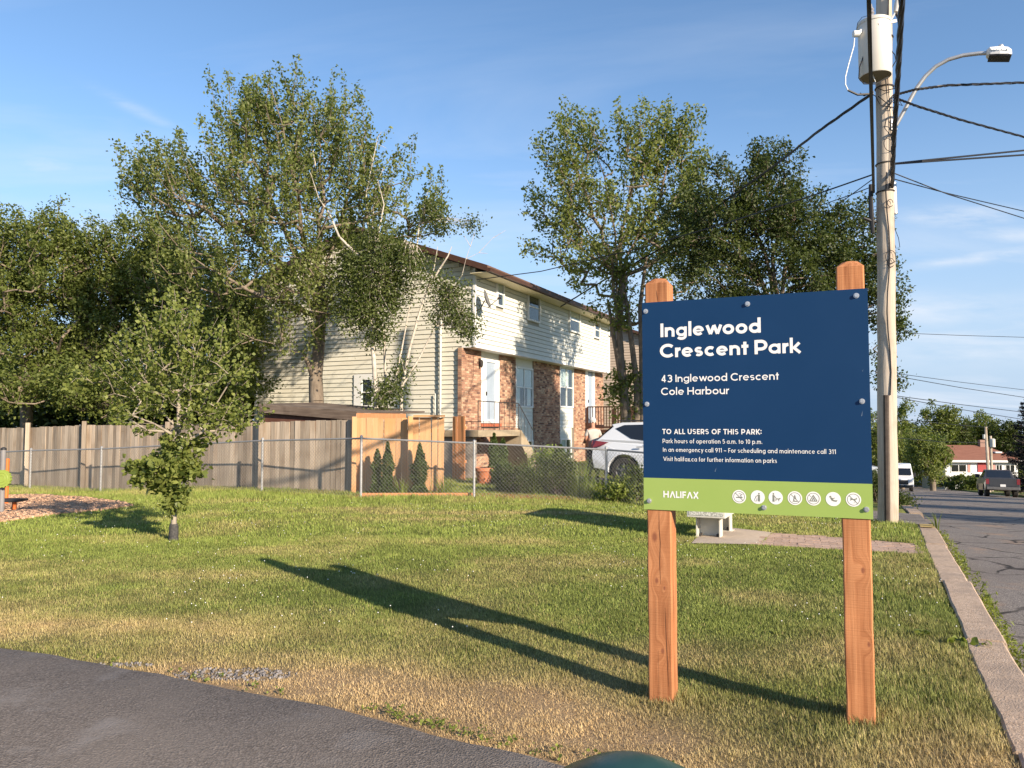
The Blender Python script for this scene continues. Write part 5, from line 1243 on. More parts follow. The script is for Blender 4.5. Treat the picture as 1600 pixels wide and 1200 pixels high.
# local x forward: nose at 0, tail at -5.6
low = [(-5.6, .45), (-5.0, .40)] + arch(-4.4, .42, .38, .35) + [(-3.6, .35), (-1.6, .35)] + arch(-.95, .42, .38, .35) + [(-.3, .38), (.02, .50), (.0, 1.0), (-.12, 1.18), (-.75, 1.40), (-1.45, 2.15), (-1.9, 2.55), (-2.4, 2.62), (-5.6, 2.62)]
tv = lambda x, z: 1.0 - .16 * max(0, z - 1.3) / 1.3
mb = MB(); side_body(mb, low, tv); mb.build("body", m_van, van, bevel=.05)
MB().add([(-.79, -.86, 1.46), (-.79, .86, 1.46), (-1.40, .80, 2.09), (-1.40, -.80, 2.09)], [(0, 1, 2, 3)]).build("windscreen", m_carglass, van).location = (.045, 0, .03)
MB().box(.0, .05, -.55, .55, .62, 1.02).build("grille", m_black, van, bevel=.03); MB().box(-.15, .08, -.92, .92, .32, .58).build("front_bumper", m_black, van, bevel=.03)
for s in (-1, 1):
    MB().box(-.16, .03, min(s * .60, s * .93), max(s * .60, s * .93), .84, 1.10).build("headlight", m_headl, van, bevel=.02)
    glass_side(van, [(-.95, 1.38), (-1.5, 1.98), (-2.1, 1.98), (-2.1, 1.30), (-1.2, 1.30)], s, tv)
    MB().box(-1.25, -1.1, min(s * 1.0, s * 1.24), max(s * 1.0, s * 1.24), 1.35, 1.72).build("wing_mirror", m_black, van)
    for x_ in (-4.4, -.95): wheel(van, x_, s * .96, .38)
# pale car glimpsed between sign and pole
cxp, cyp = xy(66, -4.2)
cr = placed("parked_car", "pale silver car glimpsed between the sign's right edge and the near pole", "car", cxp, cyp, ROTZ)
low = [(.0, .45), (.4, .32)] + arch(.85, .36, .32, .28) + [(1.4, .25), (3.0, .25)] + arch(3.5, .36, .32, .28) + [(4.2, .3), (4.45, .5), (4.4, .75), (3.4, .92), (.2, .98), (.02, .8)]
mb = MB(); side_body(mb, low, lambda x, z: .88 - .08 * max(0, z - .7) / .3); mb.build("body", m_carwhite, cr, bevel=.03)
tf3 = lambda x, z: .78 - .18 * max(0, z - .9) / .5
mb = MB(); side_body(mb, [(.45, .94), (1.0, 1.38), (2.1, 1.42), (3.1, .92)], tf3); mb.build("cabin", m_carwhite, cr, bevel=.03)
for s in (-1, 1):
    glass_side(cr, [(.75, 1.0), (1.1, 1.33), (1.65, 1.36), (1.65, 1.0)], s, tf3); glass_side(cr, [(1.72, 1.0), (1.72, 1.36), (2.1, 1.35), (2.8, .98)], s, tf3)
    for x_ in (.85, 3.5): wheel(cr, x_, s * .86, .32)

# ------------------------------------------------------------------ person by the SUV
m_skin = M("skin", (.42, .20, .13), (.48, .25, .17), .6, 10)
m_shirt = M("shirt_white", (.40, .37, .33), (.47, .44, .40), .85, 12)
m_trous = M("trousers_dark", (.02, .022, .03), (.035, .037, .045), .85, 12)
m_hair = M("hair_white", (.55, .52, .48), (.62, .6, .56), .8, 30)
pm = gp(927, 22.6)
man = thing("person", "man in pale t-shirt and dark trousers, back turned, beside the white SUV", "person", (pm[0], pm[1], .05), math.radians(15))
# local: faces +y (away from the camera), arms forward holding something dark
bv = [(0, 0, .95), (0, .02, 1.15), (0, .0, 1.36), (0, .02, 1.47), (0, .05, 1.54), (0, .06, 1.66),
      (-.17, 0, 1.40), (-.23, .02, 1.16), (-.20, .24, 1.05), (-.17, .34, 1.06), (.17, 0, 1.40), (.23, .02, 1.16), (.20, .24, 1.05), (.17, .34, 1.06),
      (-.10, 0, .88), (-.12, .02, .48), (-.13, -.02, .09), (-.14, .12, .04), (.10, 0, .88), (.12, .04, .48), (.13, .0, .09), (.14, .14, .04)]
be = [(0, 1), (1, 2), (2, 3), (3, 4), (4, 5), (2, 6), (6, 7), (7, 8), (8, 9), (2, 10), (10, 11), (11, 12), (12, 13), (0, 14), (14, 15), (15, 16), (16, 17), (0, 18), (18, 19), (19, 20), (20, 21)]
br = [(.15, .11), (.15, .11), (.16, .11), .06, .065, .095, .065, .046, .036, .04, .065, .046, .036, .04, .09, .06, .042, .04, .09, .06, .042, .04]
import bmesh
def skin_obj(name, verts, edges, radii, mat, par, sub=2):
    bm = bmesh.new(); lay = bm.verts.layers.skin.verify(); vv = [bm.verts.new(v) for v in verts]; [bm.edges.new((vv[a], vv[b])) for a, b in edges]
    for v, r in zip(vv, radii):
        v[lay].radius = tuple(r) if hasattr(r, '__len__') else (r, r)
    vv[0][lay].use_root = True
    me = bpy.data.meshes.new(name); bm.to_mesh(me); bm.free(); me.materials.append(mat)
    o = bpy.data.objects.new(name, me); COL.objects.link(o); o.parent = par
    md = o.modifiers.new("skin", 'SKIN'); md.use_smooth_shade = True
    s = o.modifiers.new("sub", 'SUBSURF'); s.levels = sub; s.render_levels = sub; return o
skin_obj("body", bv, be, br, m_skin, man)
skin_obj("shirt", [(0, 0, .90), (0, .02, 1.15), (0, 0, 1.36), (0, .01, 1.45), (-.17, 0, 1.39), (-.235, .02, 1.22), (.17, 0, 1.39), (.235, .02, 1.22)], [(0, 1), (1, 2), (2, 3), (2, 4), (4, 5), (2, 6), (6, 7)], [(.165, .14), (.165, .13), (.165, .12), .06, .07, .062, .07, .062], m_shirt, man)
skin_obj("trousers", [(0, 0, .93), (-.10, 0, .84), (-.12, .02, .48), (-.13, -.02, .10), (.10, 0, .84), (.12, .04, .48), (.13, 0, .10)], [(0, 1), (1, 2), (2, 3), (0, 4), (4, 5), (5, 6)], [(.175, .14), .11, .08, .07, .11, .08, .07], m_trous, man)
MB().lathe([(.095, .055), (.106, .09), (.098, .14), (.06, .185), (.01, .20)], (0, .045, 1.60), 14).build("hair", m_hair, man, smooth=True)
for s in (-1, 1): MB().box(s * .135 - .045, s * .135 + .045, -.08, .20, .0, .09).build("shoe", m_rubber, man, bevel=.02)
for s in (-1, 1):
    for k in range(5):
        MB().tube([(s * (.17 - .012 * k), .34, 1.07), (s * (.165 - .018 * k), .40, 1.06 - .01 * k), (s * (.14 - .018 * k), .425, 1.03)], .010, 5).build("finger", m_skin, man, smooth=True)
# ------------------------------------------------------------------ vegetation generators
def norm(a): return a / (np.linalg.norm(a, axis=-1, keepdims=True) + 1e-9)
def leaf_arrays(P, size, rg, up=.6, kind='kite', aspect=.62):
    n = len(P); nn = norm(rg.normal(size=(n, 3)) + np.array([0, 0, up])); t = norm(np.cross(nn, rg.normal(size=(n, 3)))); b = np.cross(nn, t)
    s = size[:, None] if hasattr(size, '__len__') else size
    f = nn * s * .12
    if kind == 'kite':
        V = np.stack([P - t * s * .5, P + b * s * aspect * .5 + f - t * s * .05, P + t * s * .5, P - b * s * aspect * .5 + f - t * s * .05], 1).reshape(-1, 3)
        I = np.arange(n)[:, None] * 4; Fc = np.concatenate([I + np.array([0, 1, 2]), I + np.array([0, 2, 3])], 0)
        return V, Fc, 2
    V = np.stack([P - t * s * .55, P + b * s * .30 - t * s * .2 + f, P + b * s * .42 + t * s * .12 + f, P + t * s * .58, P - b * s * .42 + t * s * .12 + f, P - b * s * .30 - t * s * .2 + f], 1).reshape(-1, 3)
    I = np.arange(n)[:, None] * 6; Fc = np.concatenate([I + np.array(q) for q in ([0, 1, 5], [1, 2, 5], [2, 4, 5], [2, 3, 4])], 0)
    return V, Fc, 4
def leaves(name, P, size, mat, par, rg, v=None, **k):
    V, Fc, m = leaf_arrays(P, size, rg, **k); n = len(P)
    vv = rg.random(n) * .7 + (.3 * rg.random(n) if v is None else v * .3)
    return npmesh(name, V, Fc, mat, par, {"v": ('FACE', np.tile(vv, m))})
def limbs(name, segs, mat, par, n=6):
    """segs: list of (p0, r0, p1, r1)"""
    A = np.array([s[0] for s in segs]); B = np.array([s[2] for s in segs]); ra = np.array([s[1] for s in segs]); rb_ = np.array([s[3] for s in segs])
    d = norm(B - A); ref = np.where(np.abs(d[:, 2:3]) < .9, np.array([[0, 0, 1.]]), np.array([[1., 0, 0]])); x = norm(np.cross(d, ref)); y = np.cross(d, x)
    a = 2 * np.pi * np.arange(n) / n; ring = x[:, None, :] * np.cos(a)[None, :, None] + y[:, None, :] * np.sin(a)[None, :, None]
    V = np.concatenate([A[:, None] + ring * ra[:, None, None], (B + d * (B - A).max() * 0)[:, None] + ring * rb_[:, None, None]], 1).reshape(-1, 3)
    I = np.arange(len(segs))[:, None, None] * 2 * n; j = np.arange(n)
    q = np.stack([j, (j + 1) % n, n + (j + 1) % n, n + j], -1)[None]
    return npmesh(name, V, (I + q).reshape(-1, 4), mat, par, smooth=True)
def grow(trunk, attr, rg, up=.25, step=.45, leaders=()):
    """trunk: list of points; attr: attractor points. returns nodes, parents, tips"""
    N = [np.array(p, float) for p in trunk]; par = [-1] + list(range(len(trunk) - 1)); tips = []
    for ld in leaders:
        prev = len(trunk) - 1; a = N[prev]; P_ = [a] + [np.array(q, float) for q in ld]
        for p0, p1 in zip(P_[:-1], P_[1:]):
            m = max(1, int(np.linalg.norm(p1 - p0) / .5))
            for i in range(1, m + 1):
                N.append(p0 + (p1 - p0) * i / m + rg.normal(size=3) * .035); par.append(prev); prev = len(N) - 1
    order = np.argsort(np.linalg.norm(attr - N[len(N) // 2], axis=1)); arr = np.array(N)
    for k in order:
        a = attr[k]; v = a - arr; dist = np.linalg.norm(v, axis=1)
        cost = dist + np.where(arr[:, 2] > a[2] - .15 * dist, 1.2 * (arr[:, 2] - a[2] + .15 * dist), 0) + np.where(arr[:, 2] < trunk[0][2] + .8, 5, 0)
        p = int(np.argmin(cost)); L_ = dist[p]; m = max(1, int(L_ / step)); s0 = arr[p]; prev = p; new = []
        pd = norm(arr[p] - arr[par[p]]) if par[p] >= 0 else np.array([0, 0, 1.])
        for i in range(1, m + 1):
            s_ = i / m; q = s0 * (1 - s_) + a * s_ + pd * L_ * .22 * s_ * (1 - s_) * 2 + np.array([0, 0, 1]) * (up * L_ * -.5 * s_ * (1 - s_)) + rg.normal(size=3) * .04 * min(1, L_)
            if i == m: q = a
            N.append(q); par.append(prev); prev = len(N) - 1; new.append(q)
        tips.append(prev); arr = np.vstack([arr, np.array(new)])
    return arr, np.array(par), tips
def radii(par, tips, r_tip, rmax, pw=.5):
    c = np.zeros(len(par)); 
    for t in tips:
        i = t
        while i >= 0: c[i] += 1; i = par[i]
    c = np.maximum(c, 1); r = r_tip * c ** pw; return r * min(1.0, rmax / r.max()) if r.max() > rmax else r
def ell_points(lobes, n, rg, shell=.35):
    """random points in ellipsoids (cx,cy,cz,rx,ry,rz), denser outwards"""
    L_ = np.array(lobes, float); vol = L_[:, 3] * L_[:, 4] * L_[:, 5]; idx = rg.choice(len(L_), n, p=vol ** .8 / (vol ** .8).sum())
    d = norm(rg.normal(size=(n, 3))); r = rg.random(n) ** shell; return L_[idx, :3] + d * r[:, None] * L_[idx, 3:]
def px_lobes(specs, Y, base, depth=1.0):
    """(px, py, rx, ry[, dY]) at distance Y -> ellipsoids relative to base"""
    out = []
    for s in specs:
        yy = Y + (s[4] if len(s) > 4 else 0); p = at(s[0], s[1], 1.0) - np.array([0, 0, CH]); k = yy / p[1]; c = p * k + np.array([0, 0, CH]) - base; m = yy / F
        out.append((*c, s[2] * m, max(s[2], s[3]) * m * depth * .85, s[3] * m))
    return out
def tree(name, label, cat, base, trunk, lobes, n_attr, n_leaf, size, bark, leafm, seed, r_tip=.012, r_max=.3, shoot=(.5, .9), spread=.16, group=None, up_s=.7, v_h=True, kind='kite', min_d=0, lup=.6, trunk_r=None, shell=.35, leaders=(), pw=.5):
    rg = np.random.default_rng(seed); t = thing(name, label, cat, base, 0, group)
    A = ell_points(lobes, n_attr, rg, shell); N, par, tips = grow(trunk, A, rg, leaders=leaders); r = radii(par, tips, r_tip, r_max, pw)
    segs = [(N[par[i]], r[par[i]] if par[par[i]] >= 0 or True else r[i], N[i], r[i]) for i in range(1, len(N))]
    if trunk_r is not None:
        for i in range(1, len(trunk)):
            segs[i - 1] = (N[i - 1], max(trunk_r[i - 1], r[i - 1] * .9), N[i], max(trunk_r[i], r[i] * .8 if i < len(trunk) - 1 else 0))
    cen = np.array(lobes)[:, :3].mean(0)
    T = N[tips]; out = norm(T - cen); D = norm(out * (1 - up_s) + np.array([0, 0, up_s]) + rg.normal(size=T.shape) * .22); Ls = rg.uniform(shoot[0], shoot[1], len(T))
    for a_, d_, l_ in zip(T, D, Ls): segs.append((a_, r_tip * .8, a_ + d_ * l_ * .95, r_tip * .3))
    limbs("trunk", segs, bark, t)
    m = rg.integers(0, len(T), n_leaf); s_ = rg.random(n_leaf) ** .8
    P = T[m] + D[m] * (Ls[m] * (s_ * 1.15 - .15))[:, None] + rg.normal(size=(n_leaf, 3)) * (spread * (1.15 - .6 * s_))[:, None]
    v = (rg.random(len(T)) * .9)[m]
    leaves("crown", P, size * rg.uniform(.65, 1.2, n_leaf), leafm, t, rg, v, up=lup, kind=kind)
    return t
GRP = "trees beyond the fence"
# ---- big open-crowned maple behind the fence
b = gp(494, 22.0); b[2] = gz(b[0], b[1])
tk = [np.array(q, float) for q in ((0, 0, -.2), (.02, 0, 1.2), (.0, 0, 2.3), (-.05, .05, 3.0), (0.05, 0, 3.9), (.1, 0, 4.8))]
LB = px_lobes([(424, 165, 22, 40), (480, 180, 25, 35), (398, 190, 20, 40), (420, 250, 120, 105), (520, 270, 110, 95), (330, 330, 110, 85), (600, 330, 85, 85), (450, 360, 130, 80, -.6), (560, 400, 95, 75), (262, 300, 70, 75), (215, 300, 30, 45), (345, 430, 75, 55, -.5), (660, 345, 45, 50, .5), (500, 200, 70, 60), (480, 480, 90, 45, -.8), (410, 530, 60, 30, -1), (300, 440, 80, 50, -.6), (440, 440, 90, 50, -1), (540, 470, 70, 50, -.5), (470, 550, 50, 25, -1), (390, 205, 60, 50)], 22.0, b)
def ldr(px_list, Y, b):
    return [[(lambda p: p * ((Y + (q[2] if len(q) > 2 else 0)) / p[1]) + np.array([0, 0, CH]) - b)(ray(q[0], q[1])) for q in l] for l in px_list]
LD = ldr([[(465, 440), (410, 380, .3), (330, 320, .5), (255, 265, .6)], [(478, 430), (430, 330), (398, 240, .3), (385, 190, .3)], [(484, 420), (462, 300, -.6), (440, 200, -.8), (424, 135, -.8)], [(492, 430), (505, 320, -.5), (500, 230, -.6), (488, 165, -.6)], [(506, 430), (540, 320), (560, 240, .2), (575, 195, .2)], [(512, 455), (570, 380), (620, 300, .4), (645, 280, .4)], [(500, 500), (440, 470, -1), (380, 450, -1.4), (300, 400, -1.6)], [(508, 480), (560, 430, -.8), (600, 400, -1)], [(494, 440, .5), (500, 330, 1.0), (520, 220, 1.2)]], 22.0, b)
tree("maple_tree", "largest tree, broad airy green maple rising over the fence in front of the house gable", "tree", b, tk, LB, 640, 50000, .108, m_bark, m_lf_maple, 101, r_tip=.010, r_max=.20, shoot=(.6, 1.4), spread=.115, trunk_r=[.25, .225, .22, .20, .17, .15], up_s=.78, shell=.45, leaders=LD, pw=.43)
# ---- white-stemmed birches beside it
b = gp(588, 20.6)
def stems(par, lst, r0, r1, mat, name="stem"):
    segs = []
    for P in lst:
        P = [np.array(p) for p in P]; k = len(P) - 1
        for i in range(k): segs.append((P[i], r0 + (r1 - r0) * i / k, P[i + 1], r0 + (r1 - r0) * (i + 1) / k))
    return limbs(name, segs, mat, par, 8)
def birch(label, bpx, Y, stem_px, tufts, n, seed, r0=.075, twigs=(), mat=m_birch, size=.085):
    rg = np.random.default_rng(seed); b = gp(bpx, Y); t = thing("birch_tree", label, "tree", b)
    def w(px, py, dy=0): p = ray(px, py); k = (Y + dy) / p[1]; return p * k + np.array([0, 0, CH]) - b
    S = [[w(*q) for q in st] for st in stem_px]
    for i, st in enumerate(S): 
        if i == 0 or st[0][2] < 2.2: st.insert(0, np.array([st[0][0] * .8, st[0][1], -.1]))
    for q_, st in enumerate(S): stems(t, [st], r0 * (1 if q_ == 0 else .62), .007, mat, "trunk" if q_ == 0 else "stem")
    sg = []
    P_all, v_all = [], []
    pts = np.array([p for s_ in S for p in s_])
    for (px, py, rx, ry, q) in tufts:
        c = w(px, py); R = np.array([rx, rx * .9, ry]) * Y / F; k = int(n * q)
        cc = c + norm(rg.normal(size=(max(6, k // 70), 3))) * (rg.random((max(6, k // 70), 1)) ** .5) * R
        j = pts[np.argmin(np.linalg.norm(pts - c, axis=1))]
        for a in cc:
            mid = (j + a) / 2 + np.array([0, 0, .15]); sg += [(j, .016, mid, .010), (mid, .010, a, .004)]
        ii = rg.integers(0, len(cc), k); P_all.append(cc[ii] + rg.normal(size=(k, 3)) * np.array([.17, .17, .15])); v_all.append(rg.random(len(cc))[ii])
    for tw_ in twigs:
        Q = [w(*q) for q in tw_]
        limbs('dead_twig', [(a, .009, c, .004) for a, c in zip(Q[:-1], Q[1:])], mat, t, 5)
    if sg: limbs("branch", sg, mat, t, 5)["kind"] = "stuff"
    P = np.concatenate(P_all); leaves("crown", P, size * rg.uniform(.6, 1.2, len(P)), m_lf_birch, t, rg, np.concatenate(v_all), up=.3)
    return t
birch("white-stemmed birch straight right of the maple, dense dark green low crown", 588, 20.4,
      [[(588, 630), (584, 560), (580, 520), (578, 450), (586, 400), (592, 360), (600, 320), (590, 280)], [(580, 450), (560, 400), (530, 370), (515, 335), (498, 310), (485, 270)], [(582, 500), (600, 430), (640, 380)]],
      [(588, 420, 50, 45, .3), (565, 480, 42, 45, .25), (610, 470, 38, 45, .2), (590, 385, 45, 40, .2), (640, 410, 35, 40, .15), (585, 525, 25, 12, .05), (600, 620, 28, 22, .07)], 13500, 31)
birch("leaning birch nearest the house corner, pale forked stems and sparse leaves", 628, 20.8,
      [[(627, 610), (640, 545), (655, 490), (668, 450), (678, 420), (684, 385)], [(630, 600), (655, 560), (680, 510), (700, 470)], [(612, 620), (625, 560), (640, 480), (648, 440)], [(668, 450), (700, 400), (706, 385)]],
      [(700, 455, 30, 28, .36), (725, 500, 20, 22, .2), (700, 490, 28, 22, .22), (625, 580, 16, 28, .14), (612, 618, 30, 15, .16), (735, 515, 12, 12, .07)], 4300, 32, r0=.055,
      twigs=[[(722, 430), (728, 405), (735, 385), (742, 362)], [(728, 405), (748, 395), (770, 372), (790, 360)], [(735, 385), (725, 368)], [(700, 465), (715, 440), (722, 430)], [(748, 395), (762, 396)]])
birch("dead-topped pale birch stem rising through the maple's right side", 603, 21.6,
      [[(603, 620), (600, 520), (580, 470), (578, 400), (574, 340), (572, 300), (583, 250), (590, 215)], [(578, 400), (583, 330), (588, 290), (600, 260)], [(650, 400), (655, 350), (668, 300)], [(500, 300), (488, 230), (486, 200)]],
      [(672, 330, 20, 28, .5), (690, 350, 22, 15, .3), (735, 350, 14, 12, .2)], 1500, 33, r0=.045, twigs=[(((590, 215)), (596, 206)), ((583, 250), (572, 228)), ((590, 225), (604, 232))])
# ---- dense trees at the left beyond the fence
BG = [("dense rounded maple at the photo's left edge beyond the board fence", 40, 27.5, [(20, 470, 120, 115), (60, 410, 95, 70), (-60, 440, 110, 100), (40, 560, 110, 80), (20, 375, 50, 35), (20, 615, 90, 40, -2), (90, 600, 60, 40, -2)], 201),
      ("dense broadleaf tree behind the small lawn tree, second beyond the board fence", 175, 28.5, [(165, 420, 85, 70), (130, 500, 90, 100), (195, 480, 85, 90), (160, 585, 100, 55), (110, 390, 45, 40), (150, 625, 70, 30, -3), (210, 610, 60, 35, -3)], 202),
      ("dense broadleaf tree third from the left beyond the fence, under the maple's left limbs", 285, 28.0, [(280, 440, 80, 75), (250, 520, 85, 90), (320, 520, 75, 85), (290, 600, 90, 45), (240, 385, 45, 45), (280, 625, 70, 30, -3), (350, 600, 40, 40, -3)], 203),
      ("dark low tree against the left end of the house gable", 372, 26.0, [(370, 560, 45, 85), (350, 620, 50, 40), (375, 480, 45, 50), (345, 500, 45, 50)], 204)]
for lb, px_, Y_, lobes_, sd in BG:
    b = gp(px_, Y_); L_ = px_lobes(lobes_, Y_, b); ztp = max(l[2] for l in L_)
    tree("broadleaf_tree", lb, "tree", b, [np.array((0, 0, -.2)), np.array((.05, 0, 1.5)), np.array((0, 0, 2.6)), np.array((0, 0, ztp * .6))], L_, 360 if sd < 204 else 170, 44000 if sd < 204 else 15000, .125, m_bark, m_lf_bg, sd, r_max=.2, shoot=(.4, .95), spread=.21, group=GRP, up_s=.6, shell=.5)
# far hedge behind them so that the gaps stay dark
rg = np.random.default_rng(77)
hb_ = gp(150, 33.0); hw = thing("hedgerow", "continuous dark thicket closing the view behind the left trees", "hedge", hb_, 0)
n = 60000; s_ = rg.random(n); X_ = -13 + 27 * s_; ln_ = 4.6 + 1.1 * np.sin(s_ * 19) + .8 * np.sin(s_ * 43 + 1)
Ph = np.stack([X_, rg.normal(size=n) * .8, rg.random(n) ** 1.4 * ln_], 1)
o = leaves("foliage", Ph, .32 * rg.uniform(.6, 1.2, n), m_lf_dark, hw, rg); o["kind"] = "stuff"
# ---- maple beside the far part of the house
b = gp(984, 27.0)
LB = px_lobes([(900, 250, 65, 55), (1010, 245, 75, 60), (880, 340, 60, 55), (960, 330, 90, 75), (1060, 300, 60, 65), (1035, 400, 80, 70, .5), (940, 420, 65, 50), (1060, 215, 45, 35), (910, 205, 40, 25), (880, 405, 45, 28), (990, 480, 70, 40)], 27.0, b)
LD = ldr([[(955, 400), (920, 320), (890, 240)], [(962, 390), (950, 300), (925, 200)], [(970, 380), (985, 290), (1000, 200)], [(978, 400), (1030, 310), (1055, 210)], [(972, 430), (920, 400), (860, 350)], [(980, 430), (1040, 400), (1090, 330)], [(965, 400, 1), (975, 300, 1.5), (965, 220, 1.5)]], 27.0, b)
tree("maple_tree", "tall maple with several dark stems between the house and the park sign", "tree", b, [np.array(q, float) for q in ((0, 0, -.2), (-.08, 0, 1.5), (-.2, 0, 3.0), (-.3, 0, 4.2), (-.35, 0, 5.2))], LB, 360, 25000, .14, m_bark, m_lf_maple, 111, leaders=LD, pw=.43, r_max=.15, shoot=(.5, 1.15), spread=.17, trunk_r=[.20, .18, .15, .12, .10], up_s=.55, shell=.5)
t2 = bpy.data.objects["maple_tree.001"]
wq = lambda px, py: (lambda p: p * (27.0 / p[1]) + np.array([0, 0, CH]) - b)(ray(px, py))
for st_ in ([[np.array((.25, 0, -.1)), wq(995, 600), wq(985, 520), wq(975, 450), wq(968, 390)], [np.array((.45, .1, -.1)), wq(1003, 560), wq(1000, 480), wq(1010, 400)], [np.array((-.1, .0, -.1)), wq(972, 600), wq(958, 520), wq(950, 470)]]): stems(t2, [st_], .13, .05, m_bark, "stem")
rgx = np.random.default_rng(5); kk = 1300
Pq = np.array([wq(980 + rgx.normal() * 18, 615 + rgx.normal() * 22) for _ in range(60)]); Pl = Pq[rgx.integers(0, 60, kk)] + rgx.normal(size=(kk, 3)) * .12
leaves("low_shoots", Pl, .15 * rgx.uniform(.6, 1.2, kk), m_lf_maple, t2, rgx)
# ---- dark dense tree behind the sign
b = gp(1222, 22.5)
LB = px_lobes([(1170, 330, 95, 75), (1240, 380, 100, 80), (1120, 390, 75, 80), (1095, 350, 45, 50, 1), (1310, 400, 70, 70), (1200, 270, 50, 28), (1340, 440, 45, 70), (1250, 450, 110, 60), (1130, 450, 70, 40), (1340, 350, 30, 35), (1382, 490, 14, 50), (1375, 560, 12, 45)], 22.5, b)
LD = ldr([[(1180, 420), (1130, 360), (1090, 340)], [(1195, 400), (1175, 330), (1165, 270)], [(1210, 400), (1225, 320), (1225, 270)], [(1225, 420), (1280, 370), (1320, 340)], [(1235, 450), (1320, 440), (1380, 470)], [(1210, 420, 1), (1250, 350, 1.4), (1290, 310, 1.4)]], 22.5, b)
tree("linden_tree", "dark dense tree filling the sky directly behind the park sign", "tree", b, [np.array(q, float) for q in ((0, 0, -.2), (0, 0, 1.5), (-.1, 0, 2.8), (-.3, 0, 4.3), (-.1, 0, 5.4))], LB, 470, 64000, .10, m_bark, m_lf_dark, 121, leaders=LD, pw=.43, r_max=.13, shoot=(.35, .8), spread=.17, up_s=.25, trunk_r=[.18, .16, .14, .11, .08], shell=.5)
# ---- small staked tree on the lawn
b = gat(271, 845)
LB = px_lobes([(275, 645, 85, 24), (262, 600, 118, 30), (275, 560, 95, 28), (262, 525, 62, 26), (275, 490, 38, 26), (345, 650, 50, 28), (215, 640, 40, 22), (160, 590, 45, 18), (365, 590, 30, 24), (305, 675, 55, 14), (250, 680, 40, 12)], 10.75, b)
LB2 = px_lobes([(255, 730, 50, 32), (285, 705, 32, 25), (228, 738, 28, 24), (275, 775, 22, 22), (305, 740, 20, 15)], 10.75, b)
t = tree("young_tree", "young lawn tree with a pale thin trunk and black guard at its base", "tree", b, [np.array(q, float) for q in ((0, 0, -.05), (.0, 0, .45), (.03, 0, 1.0), (.04, 0, 1.6), (0.02, 0, 2.1))], LB, 250, 7400, .056, m_barkl, m_lf_small, 131, r_tip=.0045, r_max=.04, shoot=(.15, .45), spread=.055, up_s=.45, trunk_r=[.042, .036, .032, .028, .022], kind='six', shell=.5)
rg = np.random.default_rng(6); A2 = ell_points(LB2, 90, rg); k_ = 2900; ii = rg.integers(0, 90, k_)
limbs("branch", [((0.02, 0, a[2] - .12), .006, a, .002) for a in A2[::2]], m_barkl, t, 5)["kind"] = "stuff"
leaves("low_shoots", A2[ii] + rg.normal(size=(k_, 3)) * .055, .075 * rg.uniform(.5, 1.3, k_), m_lf_small, t, rg, rg.random(90)[ii], kind='six')
MB().lathe([(.062, 0), (.068, .03), (.062, .06), (.066, .10), (.060, .14), (.064, .19), (.052, .235)], (0, 0, 0), 14).build("trunk_guard", M("guard_black", (.03, .03, .03), (.09, .085, .08), .8, 40), t, smooth=True)

# ------------------------------------------------------------------ planting along the back fence
def cedar(label, px, Y, h, r, seed):
    rg = np.random.default_rng(seed); b = gp(px, Y); t = thing("cedar_shrub", label, "shrub", b, group="clipped cedars behind the chain-link fence"); n = int(5200 * h * r / .25)
    z = rg.random(n) ** 1.15 * h; rr_ = r * (1 - (z / h) ** 3.0) * (.60 + .5 * rg.random(n)) * (1 + .22 * np.sin(z * 9 + seed) + .12 * np.sin(z * 23)); a = rg.random(n) * 2 * np.pi; rr_ = rr_ * (1 + .22 * np.sin(a * 3 + z * 5 + seed))
    P = np.stack([rr_ * np.cos(a), rr_ * np.sin(a), z + .04], 1); leaves("foliage", P, .07 * rg.uniform(.5, 1.6, n), m_lf_cedar, t, rg, up=1.2, aspect=.35)
    MB().tube([(0, 0, -.05), (0, 0, h * .5)], .02, 6).build("stem", m_bark, t)
cedar("left and darker of the narrow cedars before the orange fence, half behind its neighbour", 590, 17.95, 1.02, .115, 1)
cedar("tallest narrow cedar before the orange fence, between two others", 606, 17.8, 1.18, .14, 2)
cedar("slim clipped cedar standing alone before the orange gate", 656, 17.9, 1.13, .17, 3)
cedar("ragged cedar beside the terracotta pot", 786, 18.6, 1.25, .15, 4)
cedar("slim cedar at the foot of the stoop behind tall grasses", 772, 21.0, 1.35, .16, 5)
cedar("cone-shaped cedar just left of the white SUV", 876, 18.4, 1.15, .22, 6)
def clump(name, label, cat, px, Y, n, h, r, seed, mat=m_lf_lily, w=.022, group=None):
    rg = np.random.default_rng(seed); b = gp(px, Y); t = thing(name, label, cat, b, 0, group); V = []; Fc = []; vv = []
    for i in range(n):
        a = rg.random() * 6.283; rr_ = r * math.sqrt(rg.random()) * .6; p = np.array([rr_ * math.cos(a), rr_ * math.sin(a), -.02]); L_ = h * rg.uniform(.6, 1.15); o_ = rg.uniform(.15, .75); d = np.array([math.cos(a), math.sin(a)]); sd = np.array([-d[1], d[0]]); base = len(V); v_ = rg.random()
        for k in range(5):
            s_ = k / 4; q = p + np.array([*(d * o_ * L_ * s_ ** 1.7), L_ * (s_ - .38 * o_ * s_ ** 2.6)]); ww = w * (1 - s_ * .85) / 2
            V += [(q[0] - sd[0] * ww, q[1] - sd[1] * ww, q[2]), (q[0] + sd[0] * ww, q[1] + sd[1] * ww, q[2])]
        Fc += [(base + 2 * k, base + 2 * k + 1, base + 2 * k + 3, base + 2 * k + 2) for k in range(4)]; vv += [v_] * 4
    o = npmesh("foliage", V, Fc, mat, t, {"v": ('FACE', np.array(vv))}); return t
